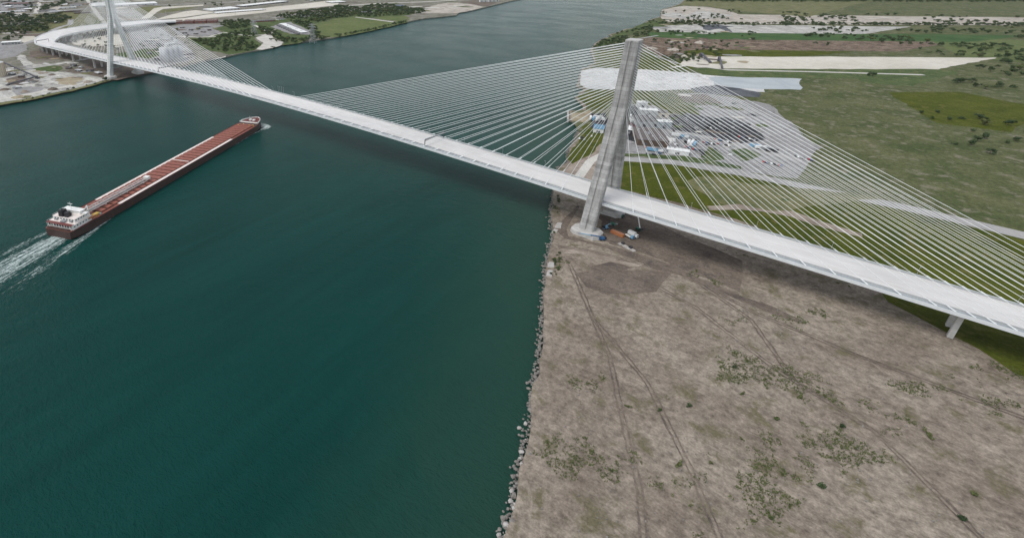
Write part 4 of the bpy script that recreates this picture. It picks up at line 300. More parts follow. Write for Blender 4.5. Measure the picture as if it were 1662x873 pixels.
 ('ground_patch', 'grey_lot', 5, 0, [(-845.1, -116.7), (-848.2, -117.3), (-852.5, -120.1), (-852.9, -126.2), (-850.9, -131.7), (-846.2, -126.9), (-841.8, -124.2), (-841.4, -118.1)]),
 ('ground_patch', 'sand_brown', 5, 0, [(-887.4, -60.4), (-891.1, -59.4), (-895.6, -64.2), (-895.6, -70.7), (-897.5, -79.2), (-892.4, -79.5), (-886.8, -76.8), (-885.4, -68.6), (-884.4, -62.6)]),
 ('ground_patch', 'grass_dry', 5, 0, [(-1191.3, -48.3), (-1191.2, -46.5), (-1193.6, -46.6), (-1195.2, -47.3), (-1196.6, -48.1), (-1198.1, -49.7), (-1196.7, -51.0), (-1194.7, -51.6), (-1192.5, -51.0), (-1191.4, -49.6)]),
 ('ground_patch', 'dirt_dark', 5, 0, [(-1005.1, -15.1), (-1008.0, -17.2), (-1009.7, -19.5), (-1010.2, -21.9), (-1010.2, -24.1), (-1009.3, -25.8), (-1007.3, -26.3), (-1004.9, -24.7), (-1002.6, -21.3), (-1003.1, -17.5)]),
 ('ground_patch', 'gravel_white', 5, 0, [(-917.7, -133.0), (-920.9, -128.7), (-926.4, -131.9), (-931.5, -134.2), (-932.6, -139.6), (-929.2, -142.7), (-927.2, -148.0), (-920.9, -147.4), (-917.3, -142.2), (-916.2, -137.3)]),
 ('ground_patch', 'gravel_white', 5, 0, [(-995.5, -81.1), (-997.9, -80.5), (-1001.0, -79.7), (-1003.0, -82.4), (-1001.8, -85.0), (-1000.7, -87.0), (-997.9, -89.7), (-996.0, -86.0), (-994.3, -83.6)]),
 ('ground_patch', 'gravel_white', 5, 0, [(-831.2, -139.7), (-833.0, -139.5), (-834.6, -139.4), (-835.6, -140.7), (-837.2, -142.2), (-836.6, -144.3), (-834.2, -143.7), (-832.7, -144.3), (-831.8, -142.9), (-831.0, -141.5)]),
 ('ground_patch', 'gravel_white', 5, 0, [(-1034.4, -7.2), (-1037.3, -5.6), (-1041.6, -8.4), (-1045.0, -10.9), (-1045.2, -13.9), (-1045.9, -16.9), (-1044.5, -20.2), (-1039.8, -17.3), (-1036.1, -14.4), (-1034.1, -10.6)]),
 ('ground_patch', 'grey_lot', 5, 0, [(-1039.0, -93.5), (-1037.4, -87.8), (-1046.5, -87.9), (-1054.6, -89.5), (-1063.8, -92.9), (-1059.2, -97.6), (-1059.1, -102.2), (-1051.4, -102.2), (-1044.2, -101.1), (-1035.0, -98.2)]),
 ('ground_patch', 'gravel_white', 5, 0, [(-1040.8, -13.5), (-1043.5, -13.4), (-1046.4, -15.3), (-1047.9, -18.9), (-1049.9, -24.6), (-1045.2, -25.0), (-1041.5, -27.8), (-1039.7, -21.8), (-1038.2, -18.6), (-1038.7, -15.3)]),
 ('ground_patch', 'grey_lot', 5, 0, [(-1074.5, -87.3), (-1077.2, -84.9), (-1081.7, -85.8), (-1084.5, -89.5), (-1088.0, -93.5), (-1087.7, -98.5), (-1082.6, -98.9), (-1078.6, -96.0), (-1073.4, -95.1), (-1072.1, -90.3)]),
 ('ground_patch', 'dirt_dark', 5, 0, [(-1012.0, -26.4), (-1015.6, -29.2), (-1018.3, -32.8), (-1021.0, -39.2), (-1018.0, -41.7), (-1014.3, -39.2), (-1010.5, -35.8), (-1008.6, -28.7)]),
 ('ground_patch', 'dirt_dark', 5, 0, [(-920.4, -117.8), (-924.5, -117.9), (-928.5, -120.5), (-927.1, -125.0), (-926.2, -128.3), (-923.4, -132.8), (-919.8, -128.4), (-918.0, -125.0), (-919.0, -121.7)]),
 ('ground_patch', 'grey_lot', 5, 0, [(-1064.6, -80.2), (-1068.8, -79.1), (-1073.1, -79.6), (-1076.9, -79.7), (-1080.9, -81.4), (-1081.2, -83.6), (-1080.8, -85.8), (-1076.2, -86.4), (-1070.5, -85.5), (-1067.9, -82.8)]),
 ('ground_patch', 'grass_dry', 5, 0, [(-815.6, -162.9), (-823.4, -163.3), (-829.1, -171.2), (-823.3, -176.6), (-819.1, -179.2), (-813.4, -176.5), (-811.4, -169.0)]),
 ('ground_patch', 'grass_dry', 5, 0, [(-909.3, -81.7), (-915.7, -84.0), (-920.0, -87.0), (-923.0, -91.3), (-921.0, -93.5), (-916.1, -92.2), (-912.6, -87.7)]),
 ('ground_patch', 'gravel_white', 5, 0, [(-1076.3, -106.7), (-1082.2, -108.1), (-1084.5, -116.2), (-1083.9, -121.4), (-1080.8, -124.6), (-1076.9, -119.1), (-1072.4, -111.5)]),
 ('ground_patch', 'grass_dry', 5, 0, [(-914.4, -31.7), (-917.8, -30.8), (-922.6, -28.9), (-926.3, -34.8), (-933.4, -40.7), (-929.9, -44.7), (-925.4, -46.6), (-918.8, -46.4), (-914.8, -39.5), (-914.3, -35.2)]),
 ('ground_patch', 'grass_dry', 5, 0, [(-986.0, -120.3), (-987.5, -118.6), (-990.3, -118.4), (-993.5, -118.7), (-996.7, -120.9), (-993.8, -122.8), (-992.7, -125.3), (-988.7, -124.8), (-986.0, -122.7)]),
 ('ground_patch', 'sand_brown', 5, 0, [(-1112.9, -9.0), (-1119.0, -12.6), (-1126.2, -23.8), (-1123.0, -30.2), (-1120.2, -33.2), (-1112.9, -29.2), (-1109.9, -14.8)]),
 ('ground_patch', 'grass_dry', 5, 0, [(-1041.6, 1195.3), (-1059.4, 1199.3), (-1071.7, 1208.8), (-1088.4, 1199.5), (-1088.5, 1185.8), (-1078.9, 1177.8), (-1065.2, 1176.8), (-1053.6, 1183.3)]),
 ('ground_patch', 'pale', 5, 0, [(-1170.7, 1309.1), (-1190.6, 1284.8), (-1202.2, 1267.3), (-1215.5, 1241.9), (-1205.2, 1232.6), (-1196.9, 1229.6), (-1183.6, 1231.0), (-1171.7, 1257.0), (-1161.7, 1289.9)]),
 ('ground_patch', 'dirt_dark', 5, 0, [(-1143.5, 1317.2), (-1151.7, 1324.4), (-1162.4, 1313.8), (-1167.7, 1303.2), (-1159.5, 1299.2), (-1148.1, 1294.4), (-1142.9, 1308.1)]),
 ('ground_patch', 'pale', 5, 0, [(-1036.3, 1393.5), (-1041.9, 1406.1), (-1071.1, 1403.1), (-1099.6, 1389.9), (-1086.3, 1376.6), (-1064.9, 1369.9), (-1044.0, 1382.5)]),
 ('ground_patch', 'grass', 5, 0, [(-1288.3, 1316.7), (-1297.4, 1309.3), (-1304.5, 1297.8), (-1307.3, 1284.2), (-1304.0, 1276.3), (-1296.4, 1284.3), (-1289.9, 1292.1), (-1288.9, 1302.9)]),
 ('ground_patch', 'pale', 5, 0, [(-1262.2, 1147.8), (-1270.7, 1151.4), (-1282.3, 1129.7), (-1283.1, 1108.7), (-1272.4, 1109.6), (-1263.3, 1125.2), (-1258.8, 1140.0)]),
 ('ground_patch', 'dirt_dark', 5, 0, [(-1017.5, 1402.1), (-1025.7, 1401.4), (-1035.5, 1396.7), (-1043.1, 1388.1), (-1044.1, 1382.2), (-1048.5, 1371.5), (-1036.0, 1377.5), (-1025.2, 1384.9), (-1020.1, 1393.9)]),
 ('ground_patch', 'dirt_dark', 5, 0, [(-1472.2, 1268.5), (-1483.4, 1278.3), (-1507.3, 1260.1), (-1527.4, 1244.0), (-1536.2, 1223.8), (-1522.1, 1219.1), (-1505.6, 1219.5), (-1481.8, 1232.7), (-1463.7, 1256.1)]),
 ('ground_patch', 'grass', 5, 0, [(-1158.1, 1520.0), (-1171.5, 1522.4), (-1191.0, 1506.7), (-1203.5, 1489.1), (-1191.5, 1486.7), (-1177.4, 1492.4), (-1163.2, 1505.3)]),
 ('ground_patch', 'dirt_dark', 5, 0, [(-1189.3, 1355.4), (-1206.6, 1359.4), (-1226.6, 1357.2), (-1246.7, 1349.0), (-1242.7, 1339.8), (-1223.1, 1338.9), (-1204.6, 1345.3)]),
 ('ground_patch', 'beige', 5, 0, [(-1064.4, 1426.0), (-1069.5, 1441.6), (-1086.9, 1436.5), (-1103.4, 1433.5), (-1105.5, 1417.7), (-1096.7, 1404.8), (-1080.1, 1403.2), (-1062.8, 1409.5)]),
 ('ground_patch', 'grass_dry', 5, 0, [(-1316.7, 1341.9), (-1323.3, 1344.0), (-1328.4, 1346.6), (-1333.8, 1343.0), (-1336.0, 1338.0), (-1332.6, 1333.6), (-1325.9, 1334.4), (-1318.1, 1335.6)]),
 ('ground_patch', 'pale', 5, 0, [(-1173.9, 1232.6), (-1185.1, 1240.0), (-1201.3, 1231.1), (-1205.9, 1214.9), (-1193.3, 1210.4), (-1179.7, 1205.0), (-1168.1, 1220.3)]),
 ('ground_patch', 'grass', 5, 0, [(-1095.4, 1158.4), (-1099.1, 1160.3), (-1102.9, 1158.7), (-1106.5, 1155.3), (-1103.2, 1151.9), (-1100.4, 1148.0), (-1096.5, 1151.1), (-1092.4, 1154.4)]),
 ('ground_patch', 'grass', 5, 0, [(-1006.3, 1402.2), (-1008.2, 1413.0), (-1030.6, 1408.6), (-1055.4, 1409.5), (-1074.0, 1395.9), (-1069.0, 1382.4), (-1041.8, 1384.9), (-1024.4, 1383.9), (-1008.4, 1392.3)]),
 ('ground_patch', 'pale', 5, 0, [(-1071.8, 1222.9), (-1071.6, 1231.3), (-1091.5, 1231.5), (-1103.1, 1222.3), (-1113.1, 1214.6), (-1105.2, 1208.4), (-1086.9, 1209.1), (-1076.2, 1216.9)]),
 ('ground_patch', 'pale', 5, 0, [(-1098.3, 1320.7), (-1115.4, 1316.6), (-1133.3, 1288.0), (-1129.8, 1264.6), (-1123.3, 1256.6), (-1112.6, 1248.6), (-1101.5, 1275.7), (-1092.6, 1301.9)]),
 ('ground_patch', 'grass', 5, 0, [(-1303.2, 1330.3), (-1313.1, 1329.4), (-1324.8, 1328.8), (-1339.2, 1316.1), (-1338.3, 1305.6), (-1333.5, 1300.1), (-1322.8, 1300.3), (-1311.5, 1311.2), (-1304.4, 1321.2)])]
BUILDINGS = [('warehouse', 'long low warehouse with a white roof on the wooded far bank', 'warehouse', -1077.8, 584.7, 197.2, 17.3, -0.394, 3.7, 'grey_clad', 'white_roof', 'flat'),
 ('shed', 'dark grey lean-to shed along the white-roofed warehouse', 'shed', -1073.1, 562.5, 192.1, 9.0, -0.402, 2.5, 'dark_clad', 'dark_roof', 'flat'),
 ('office_building', 'two-storey pale office block with dark window bands at the left edge', 'office building', -1395.5, -17.6, 38.8, 21.6, 1.173, 5.6, 'white_wall', 'white_roof', 'office'),
 ('distribution_hall', 'long flat pale hall behind the far bridge tower', 'warehouse', -2099.1, 589.6, 235.1, 76.5, 1.216, 5.6, 'pale_clad', 'white_roof', 'flat'),
 ('distribution_hall', 'small white flat-roofed hall left of the far tower top', 'warehouse', -2161.4, 539.8, 143.5, 62.2, -0.028, 5.0, 'pale_clad', 'white_roof', 'flat'),
 ('customs_canopy', 'long white customs canopy with dark posts on the beige plaza', 'canopy', -1561.4, 751.2, 185.7, 37.7, 1.372, 2.5, 'canopy', 'white_roof', 'canopy'),
 ('customs_hall', 'white customs hall with a glazed end at the plaza head', 'hall', -1669.6, 748.7, 113.1, 67.7, 1.505, 3.7, 'pale_clad', 'white_roof', 'flat'),
 ('customs_hall', 'long white inspection hall right of the glazed customs hall', 'hall', -1710.8, 967.0, 238.9, 44.8, 1.656, 3.7, 'dark_clad', 'white_roof', 'flat'),
 ('terminal_shed', 'flat white shed at the top of the beige plaza', 'shed', -1659.2, 1211.7, 68.8, 21.9, 1.345, 3.1, 'dark_clad', 'white_roof', 'flat'),
 ('terminal_shed', 'white shed with a dark wall right of the plaza head', 'shed', -1540.5, 1206.1, 68.5, 55.1, 1.293, 3.1, 'dark_clad', 'white_roof', 'flat'),
 ('brick_building', 'leftmost and smallest rust-red block of the row below the plaza', 'brick building', -1433.7, 442.5, 17.4, 44.5, 1.024, 6.8, 'brick', 'brick_roof', 'flat'),
 ('brick_building', 'second rust-red block from the left of the row below the plaza', 'brick building', -1418.6, 467.4, 28.4, 44.9, 0.899, 6.8, 'brick', 'brick_roof', 'flat'),
 ('brick_building', 'third rust-red block from the left of the row below the plaza', 'brick building', -1398.9, 495.3, 32.3, 45.3, 0.876, 6.8, 'brick', 'brick_roof', 'flat'),
 ('brick_building', 'rightmost rust-red block of the row below the plaza', 'brick building', -1379.8, 522.8, 28.8, 45.9, 0.899, 6.8, 'brick', 'brick_roof', 'flat'),
 ('brick_building', 'long low brick ruin beside the wood left of the warehouse', 'brick building', -1273.5, 632.9, 70.2, 20.2, 1.13, 3.1, 'brick', 'dark_roof', 'flat'),
 ('house', 'lilac-grey house with a blue side among far bank trees', 'house', -1272.8, 792.7, 36.4, 28.3, 1.452, 3.1, 'white_wall', 'lilac_roof', 'gable'),
 ('house', 'grey-roofed house right of the brick ruin', 'house', -1273.7, 699.5, 24.1, 19.9, 1.395, 3.1, 'white_wall', 'dark_roof', 'gable'),
 ('house', 'beige-gabled house between trees above the meadow', 'house', -1193.3, 1013.3, 42.4, 37.4, 0.697, 3.1, 'tan_wall', 'lilac_roof', 'gable'),
 ('house', 'dark-roofed shed at the right end of the far wood', 'shed', -1245.4, 1257.0, 37.4, 49.0, 0.694, 3.1, 'white_wall', 'blue_roof', 'gable'),
 ('depot', 'long pale depot roof at the far upper left edge', 'warehouse', -2166.6, 215.0, 74.2, 29.8, 1.241, 3.7, 'pale_clad', 'pale_clad', 'flat'),
 ('depot', 'low brown depot at the upper left corner', 'warehouse', -2484.1, 332.2, 93.0, 72.0, 0.961, 3.7, 'dark_clad', 'brick_roof', 'flat'),
 ('shed', 'white shed roof among the trees left of the viaduct', 'shed', -1736.9, 207.2, 13.2, 19.4, 1.274, 2.5, 'pale_clad', 'white_roof', 'flat'),
 ('power_block', 'pale square plant block on the shore near the top', 'plant', -1087.2, 1606.6, 33.4, 9.0, 1.014, 8.7, 'pale_clad', 'pale_clad', 'flat'),
 ('power_block', 'wide pale plant block on the shore left of the river top', 'plant', -1062.4, 1643.9, 54.2, 9.0, 1.206, 9.9, 'pale_clad', 'pale_clad', 'flat'),
 ('factory_hall', 'large dark brown flat-roofed factory hall behind the near tower', 'factory', -34.9, 247.7, 32.5, 48.9, 0.459, 7, 'brown_wall', 'brown_roof', 'flat'),
 ('factory_hall', 'dark grey roofed hall between white-fronted bays', 'factory', -57.0, 308.0, 28.8, 24.6, 0.716, 8, 'grey_clad', 'dark_roof', 'flat'),
 ('factory_bay', 'white-topped factory bay at the head of the complex', 'factory', -67.4, 349.7, 22.1, 10.0, 0.454, 9, 'grey_clad', 'white_roof', 'flat'),
 ('factory_bay', 'pale bay with a white parapet behind the factory head', 'factory', -87.1, 388.0, 12.2, 9.0, 0.715, 8, 'pale_clad', 'white_roof', 'flat'),
 ('factory_hall', 'brown-roofed hall with a cream front', 'factory', -53.2, 363.6, 13.8, 15.1, 0.507, 6, 'cream_wall', 'brown_roof', 'flat'),
 ('tank_building', 'grey building with a white edge and a blue tank front', 'building', -35.6, 307.8, 16.0, 9.0, 0.56, 9, 'blue_grey', 'white_roof', 'flat'),
 ('long_shed', 'very long black-roofed shed row right of the factory', 'shed', -11.0, 354.4, 36.1, 47.6, -0.062, 5, 'dark_clad', 'black_roof', 'flat'),
 ('long_shed', 'second black-roofed shed beyond the pale bay', 'shed', 27.1, 374.4, 34.1, 20.0, -0.402, 5, 'dark_clad', 'black_roof', 'flat'),
 ('trailer_shed', 'long white rounded shed on the grass by the road', 'shed', 3.6, 220.1, 21.8, 9.0, 0.212, 4.5, 'white_wall', 'white_roof', 'flat'),
 ('site_office', 'narrow white building just right of the far tower leg', 'office', -63.4, 265.4, 5.6, 22.4, 0.276, 5, 'dark_clad', 'white_roof', 'flat'),
 ('boat_house', 'blue and tan roofed boat house left of the near tower', 'boat house', -92.6, 242.6, 12.1, 18.7, 0.31, 5, 'white_wall', 'v_blue_roof', 'flat'),
 ('red_shed', 'narrow dark red shed along the factory side', 'shed', -70.3, 282.4, 5.3, 38.2, 0.717, 5, 'red_wall', 'red_wall', 'flat'),
 ('tent', 'white heap of sheeted material beside the brown hall', 'tent', -14.9, 256.1, 9.0, 14.1, 0.221, 5, 'white_wall', 'white_roof', 'heap')]
WOODS = [('far bank wood left of the curved viaduct', [(-2103.7, 86.2), (-2059.7, 145.4), (-2051.4, 198.2), (-1907.5, 207.7), (-1969.7, 266.8), (-1948.3, 308.2), (-1771.1, 260.3), (-1675.1, 171.6), (-1552.6, 112.4), (-1560.3, 47.0), (-1573.3, 7.6), (-1574.1, -47.3)], 17, 13),
 ('scrub between the quay and the brick ruin', [(-1116.8, 291.1), (-1110.1, 347.9), (-1140.5, 418.2), (-1159.2, 476.8), (-1177.1, 525.3), (-1056.6, 447.2), (-1012.2, 380.3), (-930.4, 355.7), (-881.5, 301.8), (-887.4, 257.4), (-956.0, 248.2)], 13, 8),
 ('wood edge below the beige plaza', [(-1302.5, 486.7), (-1374.9, 574.1), (-1340.3, 623.2), (-1244.6, 571.1), (-1190.5, 514.0), (-1205.6, 468.9)], 14, 9),
 ('trees around the white-roofed warehouse', [(-1176.7, 542.2), (-1132.4, 547.0), (-991.4, 475.5), (-913.9, 464.1), (-925.7, 505.0), (-1016.8, 597.7), (-1146.5, 654.0), (-1227.5, 698.4), (-1161.1, 715.6), (-1058.4, 659.1), (-902.0, 525.2), (-878.3, 545.3), (-866.6, 492.2), (-887.0, 450.6), (-911.7, 417.7), (-1013.0, 457.0), (-1105.3, 492.2)], 12, 9),
 ('tree belt above the meadow', [(-1338.6, 729.3), (-1381.5, 855.6), (-1388.5, 978.9), (-1418.0, 1096.3), (-1344.3, 1128.1), (-1352.5, 1242.7), (-1315.2, 1273.7), (-1165.0, 1220.4), (-1099.5, 1220.2), (-1025.8, 1129.2), (-1048.5, 1039.9), (-1085.4, 942.1), (-1150.9, 909.0), (-1158.1, 817.4), (-1114.0, 717.9), (-1194.8, 745.8), (-1263.5, 728.7)], 15, 11),
 ('shore bushes along the meadow', [(-875.9, 553.9), (-887.3, 633.3), (-890.4, 697.3), (-897.8, 770.2), (-912.4, 834.1), (-923.9, 906.3), (-949.7, 932.6), (-941.6, 863.4), (-910.3, 719.2), (-902.7, 649.4), (-909.1, 586.5)], 9, 6),
 ('wooded point beyond the near tower', [(-322.6, 810.9), (-339.3, 883.2), (-342.9, 951.0), (-346.7, 1024.3), (-327.9, 1040.3), (-298.9, 988.6), (-264.7, 860.5), (-290.8, 827.9), (-307.6, 793.4)], 11, 8),
 ('trees on the shore spits up the near bank', [(-367.8, 1040.0), (-364.3, 1092.1), (-366.3, 1149.6), (-351.8, 1240.8), (-351.1, 1326.3), (-314.5, 1224.4), (-327.4, 1152.6), (-342.1, 1082.6), (-304.8, 1033.7), (-282.6, 1105.6), (-314.8, 1193.3), (-334.9, 1176.2)], 13, 7),
 ('hedge row behind the settling pond', [(-336.2, 1374.7), (-299.6, 1461.4), (-264.4, 1491.0), (-205.8, 1484.7), (764.7, 2269.3), (754.0, 2217.9), (-196.8, 1439.2), (-269.0, 1404.5), (-318.4, 1371.6)], 12, 8),
 ('tree line at the top of the near bank', [(-487.2, 2231.8), (1034.4, 3560.3), (981.4, 3306.6), (-330.7, 2220.4), (-393.1, 2202.8), (-458.2, 2114.8)], 22, 12),
 ('scrub by the scrap yard', [(-184.6, 813.7), (-159.5, 853.4), (-152.6, 896.9), (-115.4, 838.0), (-108.6, 793.9), (-145.8, 778.3)], 12, 7),
 ('quay edge bushes left of the far tower', [(-804.4, -210.2), (-806.1, -193.5), (-809.9, -158.4), (-818.1, -119.5), (-827.1, -77.4), (-840.1, -41.0), (-831.3, -36.5), (-818.1, -81.1), (-809.6, -122.6), (-797.7, -162.5), (-792.4, -197.6), (-796.6, -212.4)], 9, 3.5),
 ('trees at the upper left corner', [(-2233.7, 329.3), (-2331.1, 398.3), (-2464.8, 489.1), (-2448.4, 502.7), (-2263.0, 423.7), (-2217.8, 371.3), (-2133.1, 303.4)], 18, 12),
 ('shrubs on the rocky bank below the near tower', [(-52.9, 33.9), (-53.9, 44.2), (-39.2, 14.2), (-32.9, -4.7), (-35.7, -7.1)], 4, 2.2),
 ('shrubs on the bank at the bottom edge', [(-6.8, -72.9), (-4.2, -65.8), (4.3, -83.6), (8.2, -97.2), (4.6, -100.4), (-0.4, -85.6)], 3.4, 2.2),
 ('scattered trees across the upper left district', [(-2771.6, 347.1), (-2643.1, 453.1), (-2494.0, 576.2), (-2261.3, 768.1), (-2126.9, 699.0), (-2054.3, 423.0), (-1946.1, 358.1), (-2063.5, 259.8), (-2121.4, 162.9)], 46, 11),
 ('scattered trees along the roads left of the far tower', [(-1549.1, 0.8), (-1529.6, 44.8), (-1467.3, 43.6), (-1433.0, 21.5), (-1480.2, -18.8)], 22, 9),
 ('scattered trees between the lots beyond the plaza', [(-1965.2, 640.9), (-1960.9, 769.8), (-1878.8, 1009.6), (-1719.5, 1215.1), (-1596.0, 1317.0), (-1694.7, 1091.2), (-1765.1, 868.6), (-1775.1, 711.6)], 40, 9),
 ('scattered trees on the near bank right of the ponds', [(-175.2, 1890.2), (530.2, 2258.8), (465.8, 1156.7), (288.4, 828.2), (156.5, 826.0), (3.2, 1322.1)], 24, 10),
 ('scattered trees beyond the factory lot on the right', [(101.5, 571.5), (335.5, 693.6), (327.4, 335.5), (245.5, 263.7), (208.3, 396.7), (152.2, 497.8)], 26, 8),
 ('loose scrub on the bare ground below the deck', [(57.4, -121.1), (116.6, -84.4), (173.8, -98.3), (229.0, -106.8), (224.0, -154.3), (105.9, -258.7), (65.2, -225.0)], 24, 2.6),
 ('clumps of trees between the plots up the near bank', [(-351.9, 1257.1), (-434.2, 1723.6), (-246.7, 1986.1), (-97.0, 1378.0), (-15.7, 812.1), (-101.3, 753.3), (-258.3, 1023.1)], 26, 8),
 ('clumps of trees among the lots round the far tower', [(-1544.5, 181.6), (-1519.7, 338.6), (-1146.0, 343.9), (-917.8, 157.6), (-1162.3, 157.5), (-989.5, -11.2), (-1152.7, -44.1)], 30, 7)]
TREES = [(-259.5, 1188.3, 9), (-247.0, 1191.8, 10), (-212.6, 1206.8, 8), (-202.7, 1208.1, 8), (-191.9, 1217.3, 9), (-178.5, 1214.7, 7), (-166.6, 1218.0, 8), (-965.9, 419.8, 7), (-940.7, 416.8, 7), (-838.5, -39.6, 9), (-872.2, 351.1, 7), (-1535.4, 53.9, 10), (-998.2, 275.5, 12), (-1298.6, 358.6, 9), (-19.9, -41.4, 2.5)]
PYLONS = [(-1080.2, 455.1), (-859.9, 461.9)]
blue_lift = (13.6, -27.9)
blue_lift_head = (-0.6, -38.0)
green_lift = (29.7, 7.6)
orange_box = (19.5, -10.9)
blue_rig = (9.0, -7.8)
white_truck = (29.7, -5.9)
flatbed = (28.2, -9.8)
slab = (32.0, -26.8)
green_rig = (10.8, 21.3)
green_rig2 = (10.5, 2.0)
rubble = (-1.4, 27.7)
pile_a = (28.1, 127.5)
CARS = [('black_truck', 23.9, 235.8),
 ('white_van', 48.6, 249.7),
 ('car_blue', -10.9, 205.4),
 ('car_dark', -21.1, 196.4),
 ('car_dark', -14.3, 197.3),
 ('car_red', -29.1, 216.0),
 ('car_white', 8.3, 254.1),
 ('car_dark', 22.2, 271.7),
 ('car_dark', 31.9, 261.1),
 ('car_blue', -7.9, 274.3),
 ('car_dark', -10.4, 266.2),
 ('car_white', -59.6, 303.0),
 ('car_dark', -95.6, 212.9),
 ('car_white', -90.3, 214.5),
 ('car_dark', -96.8, 202.7)]
PIERS = [(-1198.6, -19.0), (-1156.4, -20.2), (-1110.2, -16.3)]
SILO = (-1019.5, -151.2)
CONV = [(-943.8, -111.8), (-926.9, -163.7), (-1048.7, -132.3)]
PLANT = (-898.4, 123.1)
JETTY = [(-154.6, 297.0), (-137.8, 258.3)]
DOCK = [(-91.6, 150.7), (-76.6, 155.9)]
STACKERS = [[(-118.5, 861.5), (-88.1, 803.6)], [(-80.5, 834.4), (-58.1, 753.6)]]
SCRAP = [(-280.0, 956.9), (-278.6, 1005.9), (-244.4, 930.9), (-225.8, 904.1), (-246.5, 997.2), (-242.0, 1024.9), (-202.8, 913.5), (-209.7, 971.6), (-181.9, 911.0), (-205.4, 1020.6), (-180.6, 974.6), (-178.9, 1020.3), (-153.3, 966.2), (-163.9, 1056.1), (-134.5, 992.7), (-127.7, 1030.7), (-107.8, 1005.1), (-101.3, 1053.3), (-144.3, 839.4), (-158.6, 827.1), (-179.2, 855.1)]
PLAZA_POLES = [(-1658.3, 599.3), (-1630.7, 671.9), (-1481.8, 676.2), (-1582.1, 481.5), (-1605.9, 970.1), (-1540.6, 1055.1)]
TRAILERS = [(-13.2, 281.7, 25.0), (-8.5, 282.2, 25.0), (-3.9, 282.6, 20.0), (0.7, 283.0, 17.0), (5.3, 283.4, 13.0), (0.7, 264.3, 98.0), (4.2, 263.1, 99.0), (7.8, 261.9, 93.0), (11.2, 260.8, 93.0), (-101.0, 361.6, 118.0), (-95.0, 346.5, 112.0), (-89.3, 331.9, 106.0), (-83.7, 317.8, 109.0), (-119.1, 283.4, 108.0), (-114.9, 283.3, 106.0), (-110.8, 283.3, 106.0), (-106.7, 283.2, 98.0), (-118.5, 298.9, 20.0), (-112.7, 292.6, 23.0), (-107.1, 286.5, 13.0), (-19.5, 208.3, 16.0), (-14.8, 210.2, 11.0), (-10.2, 212.1, 21.0), (-87.5, 341.2, 103.0), (-81.0, 323.9, 113.0), (-74.8, 307.4, 116.0), (64.7, 297.8, 16.0), (70.3, 296.2, 26.0), (75.8, 294.6, 26.0), (81.2, 293.0, 12.0)]
YARDHEAPS = [(-1041.2, -129.1), (-1024.8, -122.0), (-1001.0, -115.2), (-986.7, -89.1), (-957.8, -84.6), (-958.7, -149.7), (-885.1, -133.3), (-854.5, -161.5), (-837.5, -125.5), (-827.5, -178.6), (-930.0, -112.5), (-848.5, -66.6), (-897.0, -177.0)]
PARKED = [(-5.6, 247.5, 95.0), (-2.8, 247.4, 108.0), (-0.0, 247.3, 105.0), (5.4, 247.1, 99.0), (8.1, 247.1, 108.0), (10.8, 247.0, 102.0), (5.4, 280.0, 119.0), (8.2, 279.8, 110.0), (11.0, 279.6, 95.0), (16.5, 279.2, 120.0), (19.3, 279.1, 124.0), (22.0, 278.9, 123.0), (24.7, 278.7, 102.0), (27.4, 278.5, 115.0), (10.5, 245.1, 109.0), (13.2, 245.0, 114.0), (15.9, 244.9, 116.0), (18.5, 244.8, 106.0), (21.1, 244.8, 101.0), (23.7, 244.7, 119.0), (20.8, 299.3, 116.0), (23.5, 299.0, 123.0), (29.1, 298.5, 119.0), (31.8, 298.3, 116.0), (37.2, 297.8, 112.0), (39.9, 297.6, 124.0), (42.6, 297.4, 107.0), (30.3, 284.4, 108.0), (32.9, 284.2, 123.0), (38.3, 283.8, 125.0), (40.9, 283.6, 120.0), (43.5, 283.4, 107.0), (46.1, 283.2, 121.0), (43.6, 328.5, 111.0), (46.4, 328.2, 110.0), (49.1, 327.9, 98.0), (54.5, 327.2, 108.0), (57.2, 326.9, 95.0), (59.8, 326.6, 105.0), (79.6, 250.4, 109.0), (81.9, 250.3, 121.0), (84.2, 250.2, 119.0), (86.5, 250.1, 113.0), (88.8, 250.0, 110.0), (91.1, 249.9, 116.0), (93.4, 249.8, 96.0), (95.6, 249.7, 101.0), (102.7, 292.0, 96.0), (105.1, 291.8, 113.0), (109.7, 291.4, 106.0), (112.0, 291.2, 115.0), (114.2, 291.0, 123.0), (116.5, 290.8, 116.0), (118.8, 290.6, 120.0), (-97.8, 195.9, 121.0), (-94.6, 196.0, 117.0), (-91.5, 196.0, 104.0), (0.6, 345.2, 97.0), (3.6, 344.8, 111.0), (6.7, 344.4, 120.0), (9.7, 344.0, 112.0), (12.6, 343.6, 113.0), (15.6, 343.2, 111.0)]
DISTRICT = [(-2622.6, 323.1), (-2621.3, 359.7), (-2522.8, 370.9), (-2380.2, 265.4), (-2292.0, 280.6), (-2365.5, 338.4), (-2192.0, 202.2), (-2516.5, 410.9), (-2454.4, 427.6), (-2451.4, 464.8), (-2354.1, 476.8), (-2225.1, 455.2), (-2153.6, 396.0), (-2046.3, 324.1), (-2007.0, 357.0), (-2261.1, 488.2), (-2110.8, 295.8), (-2108.6, 323.8), (-1937.8, 365.1), (-2268.1, 244.5), (-2221.6, 283.3), (-2288.9, 433.3)]
